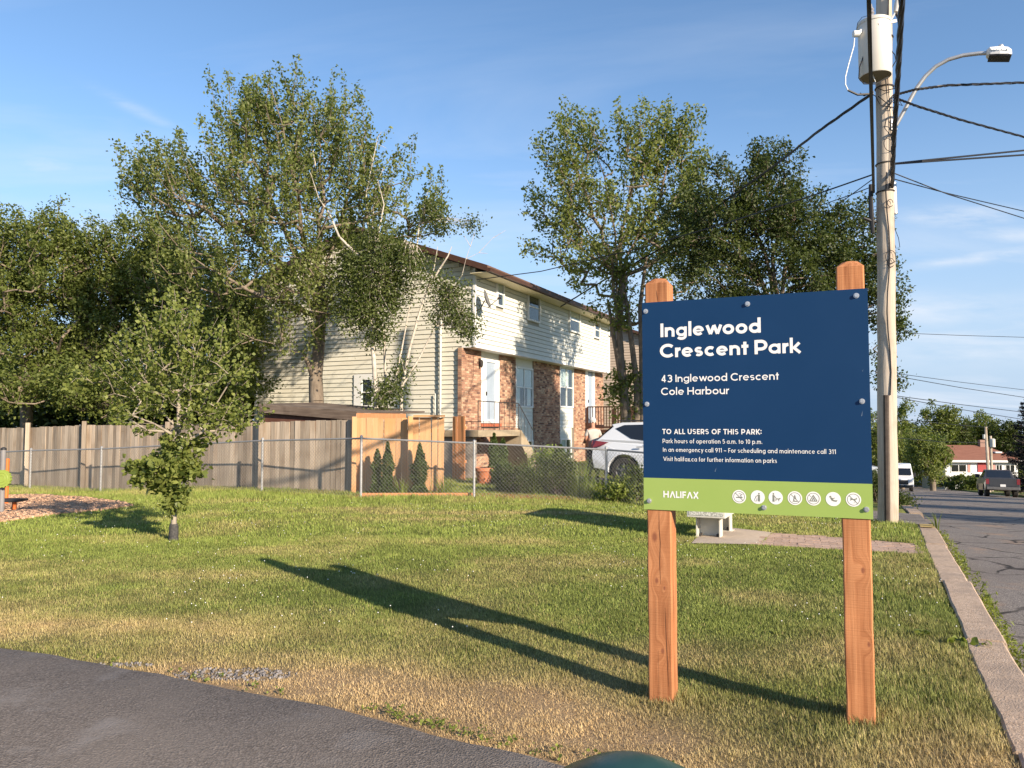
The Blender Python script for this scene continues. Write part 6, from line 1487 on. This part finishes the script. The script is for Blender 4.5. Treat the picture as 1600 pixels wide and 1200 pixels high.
def shrub(label, px, Y, rx, h, n, seed, mat=m_lf_birch, size=.07, name="garden_shrub"):
    rg = np.random.default_rng(seed); b = gp(px, Y); t = thing(name, label, "shrub", b); k = 26; C = norm(rg.normal(size=(k, 3))) * (rg.random((k, 1)) ** .4) * np.array([rx, rx, h / 2]); C[:, 2] = np.abs(C[:, 2] + h / 2); ii = rg.integers(0, k, n)
    leaves("foliage", C[ii] + rg.normal(size=(n, 3)) * .09 * (1 + rx * .3), size * rg.uniform(.6, 1.2, n), mat, t, rg, rg.random(k)[ii], up=.5); limbs("stem", [((0, 0, -.05), .015, c, .005) for c in C], m_bark, t, 5); return t
clump("daylily_clump", "tall arching daylily clump left of the middle fence post, below the stoop", "plant", 838, 18.3, 150, .95, .45, 1)
clump("daylily_clump", "widest bright daylily clump just left of the post beside the SUV", "plant", 905, 17.9, 170, .95, .5, 2)
clump("daylily_clump", "low daylily tuft hugging the fence post by the SUV wheel", "plant", 938, 17.4, 80, .6, .3, 3)
clump("daylily_clump", "small grassy clump between the two cedars at the orange fence", "plant", 628, 17.8, 60, .45, .22, 4)
clump("daylily_clump", "small grassy clump right of the lone cedar by the gate edge", "plant", 694, 17.9, 70, .5, .25, 5)
shrub("dark rounded shrub between the two daylily clumps", 870, 18.0, .42, .95, 3000, 11)
shrub("leafy shrub under the wheel of the white SUV, beside the sign's edge", 986, 17.2, .45, .75, 2600, 12)
shrub("sprawling shrub right of the ragged cedar by the pot", 806, 18.2, .4, .6, 2200, 13, m_lf_dark)
shrub("tall leafy shrub against the stair of the stoop", 850, 19.2, .35, 1.15, 2000, 14, m_lf_lily)
shrub("low weeds shrub at the foot of the fence before the SUV", 962, 16.7, .35, .45, 1500, 15, m_lf_weed)
# terracotta pot
pp = gp(757, 21.0); pot = thing("terracotta_pot", "large plain terracotta pot standing near the fence below the brick corner", "pot", pp)
m_pot = M("terracotta", (.50, .17, .08), (.58, .22, .11), .7, 6)
MB().lathe([(.19, 0), (.24, .36), (.25, .37), (.275, .375), (.28, .46), (.255, .47), (.24, .40)], n=22).build("body", m_pot, pot, smooth=True)
MB().lathe([(.20, .38), (.235, .40)], n=22).build("soil", M("soil", (.05, .03, .02), (.08, .05, .035), 1, 30), pot)
# red mulch edge under the fence: loose chips, uncountable
def chips(name, pts_fn, n, mat, size, seed, thick=.3, zoff=.004):
    rg = np.random.default_rng(seed); P = pts_fn(rg, n); n = len(P); s = size * rg.uniform(.5, 1.3, (n, 1)); a = rg.random(n) * 6.283; u_ = np.stack([np.cos(a), np.sin(a), rg.normal(size=n) * .25], 1) * s; v_ = np.stack([-np.sin(a), np.cos(a), rg.normal(size=n) * .25], 1) * s * rg.uniform(.3, .6, (n, 1)); w_ = np.array([0, 0, 1]) * s * thick
    P = P + np.array([0, 0, zoff]); top = [P - u_ * .5 - v_ * .5 + w_, P + u_ * .5 - v_ * .5 + w_, P + u_ * .5 + v_ * .5 + w_, P - u_ * .5 + v_ * .5 + w_]; bot = [q - w_ * 2 for q in top]
    V = np.stack(top + bot, 1).reshape(-1, 3); I = np.arange(n)[:, None] * 8
    Fc = np.concatenate([I + np.array(q) for q in ([0, 1, 2, 3], [0, 4, 5, 1], [1, 5, 6, 2], [2, 6, 7, 3], [3, 7, 4, 0])], 0)
    c = np.tile(rg.random(n), 5); o = npmesh(name, V, Fc, mat, None, {"v": ('FACE', c)}); return tag(o, kind="stuff")
def chipmat(name, a, b_):
    m, nt, b, out = newmat(name); at_ = nt.nodes.new("ShaderNodeAttribute"); at_.attribute_name = "v"; mx = nt.nodes.new("ShaderNodeMix"); mx.data_type = 'RGBA'
    nt.links.new(at_.outputs["Fac"], mx.inputs["Factor"]); mx.inputs["A"].default_value = (*a, 1); mx.inputs["B"].default_value = (*b_, 1); nt.links.new(mx.outputs["Result"], b.inputs["Base Color"]); b.inputs["Roughness"].default_value = .95; return m
m_mulch = chipmat("mulch_red", (.20, .055, .03), (.48, .17, .08)); m_chip = chipmat("wood_chips", (.30, .17, .10), (.66, .43, .28)); m_stone = chipmat("gravel_grey", (.10, .09, .09), (.30, .28, .27))
def strip_pts(A, B, w):
    def f(rg, n):
        s_ = rg.random(n); q = A[None] * (1 - s_[:, None]) + B[None] * s_[:, None]; d = norm((B - A)[None])[0]; nn = np.array([-d[1], d[0], 0]); q = q + nn * rg.uniform(-w, w, n)[:, None]; q[:, 2] = G(q[:, 0], q[:, 1]); return q
    return f
def tagstuff(o, label, cat): return tag(o, label, cat, kind="stuff")
tagstuff(chips("mulch", strip_pts(gp(560, 17.75), gp(745, 17.7), .35), 4200, m_mulch, .05, 1), "reddish bark mulch along the foot of the orange fence and shrubs", "mulch")
tagstuff(chips("mulch", strip_pts(gp(745, 17.7), gp(960, 17.3), .35), 4200, m_mulch, .05, 2), "reddish bark mulch under the daylilies behind the chain-link fence", "mulch")
MB().beam(tuple(gp(566, 17.45) + np.array([0, 0, .04])), tuple(gp(742, 17.35) + np.array([0, 0, .04])), .05, .10).build("garden_edging", m_cedar_red)
tag(bpy.data.objects["garden_edging"], "low reddish timber edging at the foot of the orange fence", "edging")
# ------------------------------------------------------------------ play area at the left edge
PC = [gat(*p) for p in ((-200, 774), (0, 775), (70, 774), (130, 778), (185, 785), (207, 791), (160, 798), (90, 804), (40, 811), (0, 817), (-200, 835))]
PCX = np.array([[p[0], p[1]] for p in PC])
def inside(x, y, poly):
    c = np.zeros(len(x), bool); j = len(poly) - 1
    for i in range(len(poly)):
        xi, yi = poly[i]; xj, yj = poly[j]; c ^= ((yi > y) != (yj > y)) & (x < (xj - xi) * (y - yi) / (yj - yi + 1e-12) + xi); j = i
    return c
pc = MB(); cen = PCX.mean(0); V = [(cen[0], cen[1], gz(*cen) + .02)] + [(p[0], p[1], gz(p[0], p[1]) + .008) for p in PC] + [tuple([*(.5 * (p[:2] + cen)), gz(*(.5 * (p[:2] + cen))) + .02]) for p in PC]
m_ = len(PC); pc.add(V, [(1 + i, 1 + (i + 1) % m_, 1 + m_ + (i + 1) % m_, 1 + m_ + i) for i in range(m_)] + [(0, 1 + m_ + i, 1 + m_ + (i + 1) % m_) for i in range(m_)])
tag(pc.build("play_surface", M("chip_bed", (.30, .19, .12), (.48, .32, .21), 1, 30, bump=1, bscale=60), smooth=True), kind="structure")
def pc_pts(rg, n):
    lo, hi = PCX.min(0), PCX.max(0); q = rg.uniform(lo, hi, (n * 2, 2)); q = q[inside(q[:, 0], q[:, 1], PCX)][:n]; return np.c_[q, G(q[:, 0], q[:, 1]) + .015]
tagstuff(chips("wood_chips", pc_pts, 26000, m_chip, .06, 3), "pale orange wood chips covering the play area at the left edge", "wood chips")
m_orange = M("play_orange", (.62, .14, .03), (.70, .18, .04), .5, 4); m_lime = M("play_lime", (.25, .33, .06), (.29, .37, .07), .5, 3); m_pgrey = M("play_post_grey", (.20, .19, .19), (.25, .24, .24), .5, 5)
q = gat(2, 803); pl = thing("play_panel_post", "grey play post carrying a round lime green gear wheel at the left edge", "play equipment", q)
MB().tube([(0, 0, -.1), (0, 0, ztop(2, 703, q[1]) - q[2])], .045, 12).build("post", m_pgrey, pl, smooth=True)
MB().lathe([(.052, 0), (.05, .03), (.02, .05)], (0, 0, ztop(2, 703, q[1]) - q[2]), 12).build("post_cap", m_black, pl, smooth=True)
gcz = ztop(9, 748, q[1] - .1) - q[2]; n = 64; V = []
for y_ in (-.10, -.15):
    for i in range(n):
        a = 2 * math.pi * i / n; r_ = .155 * (1 + (.06 if (i // 2) % 2 else -.03)); V.append((.085 + r_ * math.cos(a), y_, gcz + r_ * math.sin(a)))
gw_ = MB().add(V, [tuple(range(n)), tuple(range(2 * n - 1, n - 1, -1))] + [(i, n + i, n + (i + 1) % n, (i + 1) % n) for i in range(n)]).build("gear_wheel", m_lime, pl)
for r_ in (.11, .06):
    V = [(.085 + rr_ * math.cos(2 * math.pi * i / 32), -.152 + dy_, gcz + rr_ * math.sin(2 * math.pi * i / 32)) for rr_, dy_ in ((r_ - .006, 0), (r_, -.006), (r_ + .006, 0)) for i in range(32)]
    MB().add(V, [(k * 32 + i, k * 32 + (i + 1) % 32, (k + 1) * 32 + (i + 1) % 32, (k + 1) * 32 + i) for k in range(2) for i in range(32)]).build("raised_ring", m_lime, gw_)
MB().tube([(0, 0, gcz - .17), (0, 0, gcz - .12)], .06, 10).build("bracket", m_black, pl)
q2 = gat(9, 790); MBp = MB().tube([(0, 0, -.1), (0, 0, 1.05)], .045, 12).build("post", m_orange, thing("play_post", "orange play post behind the gear wheel post", "play equipment", q2), smooth=True)
q3 = gat(22, 799); st = thing("play_bench", "low dark play seat on an orange leg in the wood chips", "play equipment", q3)
MB().box(-.32, .16, -.18, .18, .19, .24).build("seat", m_black, st, bevel=.015); MB().tube([(.04, -.05, -.05), (.04, -.05, .19)], .035, 10).build("leg", m_orange, st, smooth=True); MB().tube([(-.08, .1, -.05), (-.08, .1, .19)], .03, 8).build("leg", m_black, st, smooth=True)
# ------------------------------------------------------------------ dark green bin lid right below the camera
bx = at(986, 1206, 1.52); binz = bx[2]
bn = thing("litter_bin", "dark green domed litter bin top at the bottom edge of the photo", "bin", (bx[0], bx[1], gz(bx[0], bx[1])))
m_bin = M("bin_green", (.012, .05, .045), (.02, .065, .055), .35, 3, c3=(.10, .10, .085), s3=7)
ZB_ = binz - gz(bx[0], bx[1]) - .175
MB().lathe([(.22, 0), (.23, .05), (.23, ZB_ - .02)], n=32).build("body", m_bin, bn, smooth=True)
MB().lathe([(.245, ZB_ - .06), (.25, ZB_), (.24, ZB_ + .05), (.205, ZB_ + .10), (.155, ZB_ + .145), (.10, ZB_ + .175), (.05, ZB_ + .193), (.01, ZB_ + .195)], n=40).build("lid", m_bin, bn, smooth=True)

# ------------------------------------------------------------------ far end of the street
def wp(px, Y, dz=0): p = gp(px, Y); p[2] += dz; return p
far = gp(1524, 112); fh = thing("far_bungalow", "white bungalow with reddish brown roof and red door at the end of the street", "house", far, math.radians(-6))
m_rroof = M("roof_redbrown", (.20, .085, .055), (.27, .12, .08), .9, 3, stretch=(.3, .3, 3)); m_fw = M("wall_white", (.66, .66, .66), (.72, .72, .72), .7, 3); m_red = M("door_red", (.30, .04, .04), (.36, .05, .05), .6, 4)
zt_ = ztop(1524, 719, 112) - far[2]; zr_ = ztop(1524, 703, 112) - far[2]; W0, W1 = -4.4, 5.6
MB().box(W0, W1, 0, 8, -.5, zt_).build("wall", m_fw, fh)
MB().add([(W0 - .6, -.7, zt_), (W1 + .6, -.7, zt_), (W1 + .6, 8.7, zt_), (W0 - .6, 8.7, zt_), (W0 + .6, 4, zr_ + .6), (W1 - 2.6, 4, zr_ + .6)], [(0, 1, 5, 4), (1, 2, 5), (2, 3, 4, 5), (3, 0, 4), (0, 3, 2, 1)]).build("roof", m_rroof, fh)
MB().box(W0 - .62, W1 + .62, -.76, -.71, zt_ - .28, zt_ + .02).build("fascia", m_fw, fh)
for a, b_ in ((-3.6, -1.4), (2.6, 3.5), (3.9, 5.2)):
    w_ = MB().box(a, b_, -.06, -.003, zt_ - 1.75, zt_ - .6).build("window", m_white, fh); MB().box(a + .1, (a + b_) / 2 - .05, -.08, -.062, zt_ - 1.65, zt_ - .7).build("pane", m_carglass, w_); MB().box((a + b_) / 2 + .05, b_ - .1, -.08, -.062, zt_ - 1.65, zt_ - .7).build("pane", m_carglass, w_)
MB().box(.1, 1.7, -.1, -.003, zt_ - 1.7, zt_ - .25).build("red_panel", m_red, fh); MB().box(.5, 1.4, -.1, -.003, zt_ - 4.2, zt_ - 2.2).build("door", m_red, fh)
MB().box(-.2, 2.1, -1.4, -.02, zt_ - 2.1, zt_ - 1.95).build("porch_roof", m_fw, fh); [MB().box(a, a + .12, -1.35, -1.23, -.3, zt_ - 2.1).build("porch_post", m_fw, fh) for a in (-.1, 1.9)]
for a in (-1.25, 2.15): MB().box(a, a + .35, -.07, -.003, zt_ - 1.75, zt_ - .6).build("shutter", M("shutter_pink", (.5, .25, .22)), fh)
MB().box(2.2, 2.9, 3.4, 4.1, zt_, zr_ + 1.4).build("chimney", m_brick if False else M("chimney_brick", (.3, .18, .14)), fh); MB().box(3.2, 4.1, 1.1, 1.9, zt_ + 1.0, zt_ + 1.2).build("skylight", m_fw, fh)
def fartree(label, px, Y, lobes_, nl, seed, mat=m_lf_bg, size=.4, name="broadleaf_tree", bark=m_bark, sp=.42):
    b = wp(px, Y); L_ = px_lobes(lobes_, Y, b); zt_ = max(l[2] for l in L_); return tree(name, label, "tree", b, [np.array((0, 0, -.3)), np.array((0, 0, 2.)), np.array((0, 0, max(2.5, zt_ * .6)))], L_, 110, nl, size, bark, mat, seed, r_tip=.03, r_max=.3, shoot=(.5, 1.5), spread=sp, group="trees at the end of the street", up_s=.6, shell=.45)
fartree("far tree showing between the sign edge and the near pole", 1362, 118, [(1362, 690, 22, 48), (1345, 700, 20, 45), (1385, 690, 20, 45)], 7000, 301)
fartree("far tall tree just right of the near pole", 1415, 122, [(1412, 672, 25, 36), (1430, 700, 25, 35), (1405, 705, 22, 35)], 8000, 302)
fartree("far light green tree second right of the pole, loose grey top", 1470, 125, [(1463, 668, 30, 30), (1480, 660, 22, 24), (1470, 700, 35, 32)], 8500, 303)
fartree("far green tree rising above the bungalow roof", 1535, 128, [(1532, 678, 26, 30), (1520, 695, 30, 25), (1548, 690, 22, 26)], 8000, 304)
fartree("far dark tree above the bungalow's right end, by the spruce", 1577, 124, [(1572, 685, 24, 28), (1590, 700, 28, 30)], 7000, 305, m_lf_dark)
fartree("far dark narrow tree between two lighter ones behind the bungalow", 1500, 126, [(1500, 690, 18, 36)], 4000, 306, m_lf_dark)
fartree("bushy yellow-green tree standing right of the white van", 1455, 84, [(1452, 715, 24, 34), (1465, 728, 18, 26), (1440, 722, 16, 30), (1430, 700, 14, 22)], 9000, 307, m_lf_maple, .28, sp=.3)
fartree("brown-green small tree just behind the van", 1407, 92, [(1407, 720, 16, 26), (1398, 705, 12, 20)], 3500, 308, m_lf_maple, .28, sp=.3)
# dense wood behind everything at the street end
rg = np.random.default_rng(88); wb = wp(1460, 140); n = 30000; wd = thing("far_wood", "dark wood closing the far end of the street", "wood", wb, math.radians(-20))
Xw = rg.uniform(-45, 60, n); Ph = np.stack([Xw, rg.normal(size=n) * 3, rg.random(n) * (9.5 + 1.6 * np.sin(Xw * .5) + 1.2 * np.sin(Xw * 1.3))], 1)
o = leaves("foliage", Ph, .75 * rg.uniform(.6, 1.2, n), m_lf_bg, wd, rg); o["kind"] = "stuff"
shr = [("dark reddish shrub bed before the bungalow, left part", 1500, 98, 2.2, 1.9, 3000, m_lf_dark), ("rounded green shrub before the bungalow's red door", 1517, 92, 1.9, 2.0, 3200, m_lf_bg), ("low hedge mass beside the lawn strip left of the shrubs", 1478, 96, 2.6, 1.5, 3000, m_lf_dark), ("small shrub in front of the bungalow's right windows", 1560, 95, 1.5, 1.9, 1800, m_lf_bg)]
for i, (lb, px_, Y_, rx_, h_, n_, mt_) in enumerate(shr): shrub(lb, px_, Y_, rx_, h_, n_, 400 + i, mt_, .25)
# small utility pole far down the street
fp = wp(1540, 72); fpole = thing("utility_pole", "distant utility pole with crossing wire in front of the white bungalow", "utility pole", fp)
hp = ztop(1539, 667, 72) - fp[2]
MB().tube([(.15, 0, -.3), (0, 0, hp)], [.16, .11], 8).build("shaft", m_pole, fpole, smooth=True)
MB().lathe([(.10, hp - .9), (.12, hp - .5)], (-.25, -.1, -.2), 10).build("insulator", m_galv, fpole)
fp2 = wp(1547, 84); tf_ = thing("transformer", "small distant pale transformer on a pole above the bungalow roof", "transformer", fp2)
h2_ = ztop(1546, 684, 84) - fp2[2]; MB().tube([(0, 0, -.3), (0, 0, h2_ + .2)], .13, 8).build("shaft", m_pole, tf_, smooth=True); MB().lathe([(.24, 0), (.24, .85), (.1, .92)], (0, -.38, h2_ - 1.0), 12).build("tank", m_tank, tf_, smooth=True)
wire("distant level wire meeting the far pole's top", [wp(1380, 60, 0) * 0 + at(1398, 655, 60), at(1539, 667.5, 72.3)], .02)
wire("distant wire drooping from behind the near pole toward the far pole's middle", [at(1398, 684, 60), at(1470, 690, 66), at(1541, 692, 72.3)], .02)
# spruce at the right edge
def spruce(label, px, Y, h, R, n, seed):
    rg = np.random.default_rng(seed); b = wp(px, Y); t = thing("spruce_tree", label, "tree", b); segs = [((0, 0, -.2), .2, (0, 0, h), .02)]; PP = []
    z = .5
    while z < h - .15:
        k = 9; Rz = R * (1 - z / h) ** .85 * rg.uniform(.85, 1.12)
        for j in range(k):
            a = rg.random() * 6.283; L_ = Rz * rg.uniform(.75, 1.15); e = np.array([L_ * math.cos(a), L_ * math.sin(a), z - .12 * L_]); m_ = e * .55; m_[2] = z - .16 * L_; e[2] = z + rg.uniform(-.1, .12)
            segs += [((0, 0, z), .03, tuple(m_), .02), (tuple(m_), .02, tuple(e), .008)]; q = int(n * L_ * .02) + 8; s_ = rg.random(q) ** .7
            C = np.array([0, 0, z]) * (1 - s_[:, None]) + e * s_[:, None]; C[:, 2] -= .25 * L_ * s_ * (1 - s_); sd = np.array([-math.sin(a), math.cos(a), 0]); PP.append(C + sd * (rg.normal(size=q) * .16 * L_ * (1.1 - s_))[:, None] + np.array([0, 0, 1]) * (-np.abs(rg.normal(size=q)) * .10)[:, None])
        z += rg.uniform(.22, .34)
    limbs("trunk", segs, m_bark, t, 5); P = np.concatenate(PP); leaves("crown", P, .17 * rg.uniform(.6, 1.2, len(P)), m_lf_spruce, t, rg, up=.8, aspect=.35); return t
spruce("very dark spruce at the right edge of the photo beside the pickup", 1613, 62, ztop(1600, 612, 62) - gz(*gp(1613, 62)[:2]) + 1.2, 2.6, 4200, 9)
# trees and bushes along the road that throw shade on it (right of the frame)
for i, (t_, w_, h_, r_) in enumerate(((15.5, 14.5, 6.0, 1.9), (24, 15.5, 6.5, 2.4), (37, 15, 7, 2.2), (50, 14.5, 7, 3.0))):
    x_, y_ = xy(t_, w_); b = np.array([x_, y_, gz(x_, y_)])
    tree("roadside_tree", ("leafy tree on the far verge, " + ("nearest to the camera", "second along the road", "third along the road", "farthest along the road")[i]), "tree", b, [np.array((0, 0, -.2)), np.array((0, 0, 1.5)), np.array((0, 0, h_ * .6))], [(0, 0, h_ * .62, r_, r_, h_ * .36)], 110, 9000, .2, m_bark, m_lf_maple, 500 + i, group="verge trees across the road", r_max=.15, spread=.25)
# bush strip beyond the driveway, left of the road
x_, y_ = xy(20.5, -.2)
b_ = gat(1412, 793); px_b = 1412
shrub("dark low bush beyond the driveway at the road's left side", 1404, 21.5, .45, .22, 2200, 421, m_lf_dark, .07)
shrub("dark hedge glimpsed between sign and pole beyond the driveway", 1367, 24.5, .6, 1.0, 3000, 422, m_lf_dark, .08)

# ------------------------------------------------------------------ lawn: blades of grass
rg = np.random.default_rng(55)
def pave_mask(x, y):
    t = UX * x + UY * y; w = UY * x - UX * y; ok = (w < KW0 - .005) & (t > path_t(np.clip(w, -40, .6)) + .015 + (fbm(x * 5, y * 5, 2) - .5) * .12)
    ok &= ~inside(x, y, PCX)
    wk = np.array([[p[0], p[1]] for p in pq]); ok &= ~inside(x, y, wk)
    pd = np.array([xy(*c) for c in cn]); ok &= ~inside(x, y, pd)
    ok &= ~((t > 14.6 + (w + 4.2) * -.0) & (w > -4.2) & (t > 14.6 + (-w + .75) * .687)) 
    ok &= ~((np.abs(x - (SX + .09 * math.cos(SYAW))) < .04) & (np.abs(y - 4.6) < .02))
    return ok
m_blade = M("grass_blade", None, rough=.65, scale=3, attr="col", spec=.25)
def blades(name, n, ylo, yhi, h, wd, dens_pow, label, seed, simple=False):
    rg = np.random.default_rng(seed); Yv = ylo + (yhi - ylo) * rg.random(n) ** dens_pow; Xv = rg.uniform(-1, 1, n) * (Yv * .70 + 1.2); m = pave_mask(Xv, Yv); 
    tt = UX * Xv + UY * Yv; ww = UY * Xv - UX * Yv
    cl = fbm(Xv * 6, Yv * 6, 3); cl2 = fbm(Xv * 1.7 + 9, Yv * 1.7, 3)
    col, dry = lawn(Xv, Yv); bare = (fbm(Xv * 2.2 + 50, Yv * 2.2 + 7, 3) > .66) & (tt < 4.4)
    m &= rg.random(n) < np.clip(.6 + .9 * cl - .1 * dry, 0, 1); m &= ~(bare & (rg.random(n) < .45)); m &= rg.random(n) < np.where(gravel(Xv, Yv), .16, 1)
    Xv, Yv, col, dry, cl, cl2, tt, ww = [a[m] for a in (Xv, Yv, col, dry, cl, cl2, tt, ww)]; n = len(Xv)
    tall = 1 + .7 * (sstep(ww, -.9, .4) * (tt > 3)) + 1.6 * np.exp(-((Xv - .95) ** 2 + (Yv - 4.55) ** 2) / .03) + 1.4 * np.exp(-((Xv - 1.95) ** 2 + (Yv - 4.15) ** 2) / .04) + .9 * sstep(Yv, 15.8, 16.8)
    H_ = h * rg.uniform(.5, 1.3, n) * (.55 + .9 * cl) * tall * (1 - .25 * dry); W_ = wd * rg.uniform(.6, 1.3, n) * (Yv / ((ylo + yhi) / 2)) ** .6
    a = rg.random(n) * 6.283; lean = rg.uniform(.1, .75, n) * H_ * (1 + dry * .6); sd = np.stack([-np.sin(a), np.cos(a), 0 * a], 1) * (W_ / 2)[:, None]; le = np.stack([np.cos(a) * lean, np.sin(a) * lean, 0 * a], 1)
    B = np.stack([Xv, Yv, G(Xv, Yv) - .004], 1); up = np.array([0, 0, 1.])
    nt3 = 1 if simple else 3
    V = np.stack([B - sd, B + sd, B + le + up * H_[:, None]], 1).reshape(-1, 3) if simple else np.stack([B - sd, B + sd, B + le * .35 + up * (H_ * .55)[:, None] - sd * .7, B + le * .35 + up * (H_ * .55)[:, None] + sd * .7, B + le + up * H_[:, None]], 1).reshape(-1, 3)
    I = np.arange(n)[:, None] * 5; Fc = np.arange(n * 3).reshape(-1, 3) if simple else np.concatenate([I + np.array(q) for q in ([0, 1, 3], [0, 3, 2], [2, 3, 4])], 0)
    sdry = rg.random(n) < (.04 + .5 * dry); c = col * rg.uniform(.72, 1.32, (n, 1)); c = np.where(sdry[:, None], c * .4 + .6 * np.array([.47, .36, .18]) * rg.uniform(.7, 1.2, (n, 1)), c * (np.array([1, 1.05, .9])))
    o = npmesh(name, V, Fc, m_blade, None, {"col": ('FACE', np.tile(c, (nt3, 1)))}); return tag(o, label, "grass", kind="stuff")
GV = [gat(*p)[:2] for p in ((362, 1055), (190, 1040), (470, 1028))]
def gravel(x, y): return ((((x - GV[0][0]) / .42) ** 2 + ((y - GV[0][1]) / .13) ** 2) < 1 + .8 * (fbm(x * 7, y * 7, 2) - .5)) | ((((x - GV[1][0]) / .22) ** 2 + ((y - GV[1][1]) / .05) ** 2) < 1)
blades("grass", 430000, 2.9, 6.6, .025, .0038, 1.2, "short mixed green and straw lawn grass nearest the camera", 1)
blades("grass", 420000, 6.0, 11.2, .028, .0072, 1.0, "short green lawn grass in the middle of the park", 2, True)
blades("grass", 380000, 10.5, 23, .042, .0125, 1.0, "short green lawn grass at the back of the park up to the fences", 3, True)
def gpts(rg, n):
    q = np.c_[rg.uniform(-3.2, -1.2, n * 4), rg.uniform(4.2, 6.2, n * 4)]; q = q[gravel(q[:, 0], q[:, 1])][:n]; return np.c_[q, G(q[:, 0], q[:, 1])]
tagstuff(chips("gravel", gpts, 1500, m_stone, .015, 4, thick=.45), "patch of loose grey gravel showing at the path edge", "gravel")
# clover flowers
n = 900; Yv = rg.uniform(6, 16.5, n); Xv = rg.uniform(-1, 1, n) * (Yv * .68); m = pave_mask(Xv, Yv) & (fbm(Xv * .8 + 4, Yv * .8, 2) > .42); Xv, Yv = Xv[m], Yv[m]; n = len(Xv); Pc = np.stack([Xv, Yv, G(Xv, Yv) + .052], 1); s = .0065
V = (Pc[:, None] + np.array([[s, 0, 0], [0, s, 0], [-s, 0, 0], [0, -s, 0], [0, 0, s], [0, 0, -s]])[None]).reshape(-1, 3); I = np.arange(n)[:, None] * 6
Fc = np.concatenate([I + np.array(q) for q in ([0, 1, 4], [1, 2, 4], [2, 3, 4], [3, 0, 4], [1, 0, 5], [2, 1, 5], [3, 2, 5], [0, 3, 5])], 0)
tag(npmesh("clover_flowers", V, Fc, m_letter), "tiny white clover flowers scattered over the lawn", "flowers", kind="stuff")
# broad weeds along the path edge and kerb
def weedpatch(label, pts, per, size, seed, hgt=.035):
    rg = np.random.default_rng(seed); P = []
    for (x, y, r) in pts:
        a = rg.random(per) * 6.283; q = r * np.sqrt(rg.random(per)); P.append(np.stack([x + q * np.cos(a), y + q * np.sin(a), G(x, y) + .01 + rg.random(per) * hgt], 1))
    P = np.concatenate(P); o = leaves("weeds", P, size * rg.uniform(.5, 1.3, len(P)), m_lf_weed, None, rg, up=1.5, kind='six'); return tag(o, label, "weeds", kind="stuff")
rg = np.random.default_rng(9); pts = []
for w_ in np.concatenate([rg.uniform(-2.6, -.2, 60), rg.uniform(-6, -2.5, 9)]):
    x_, y_ = xy(float(path_t(w_)) + .03 + abs(rg.normal()) * .05, w_); pts.append((x_, y_, rg.uniform(.03, .07)))
weedpatch("broad-leaved green weeds along the edge of the asphalt path", pts, 11, .019, 1)
pts = []
for t_ in np.concatenate([rg.uniform(2.0, 8.5, 60), rg.uniform(8, 14, 40)]):
    x_, y_ = xy(t_, KW1 + .04 + abs(rg.normal()) * .035); pts.append((x_, y_, rg.uniform(.03, .07)))
rgk = np.random.default_rng(3); PK = []
for (x_, y_, r_) in pts:
    k = 26; a = rgk.random(k) * 6.283; q = r_ * np.sqrt(rgk.random(k)); PK.append(np.stack([x_ + q * np.cos(a), y_ + q * np.sin(a), G(x_, y_) - .10 + rgk.random(k) * .12], 1))
PK = np.concatenate(PK); tag(leaves("weeds", PK, .045 * rgk.uniform(.5, 1.3, len(PK)), m_lf_weed, None, rgk, up=.4, aspect=.3), "yellow-green weeds growing between kerb and road", "weeds", kind="stuff")
kw = gat(1520, 1012); weedpatch("dandelion-like weed leaning over the kerb joint", [(kw[0] + .05, kw[1], .07), (kw[0] - .08, kw[1] + .05, .06), (kw[0] - .2, kw[1] + .3, .04)], 14, .055, 5)
tw_ = xy(10.6, .86); clump("tall_weed", "tall thin weed growing at the road side of the kerb near the pole", "weed", 1459, 12.4, 16, .38, .06, 8, m_lf_weed, .02)
# dry leaf litter on the lawn edge: darker soil spots
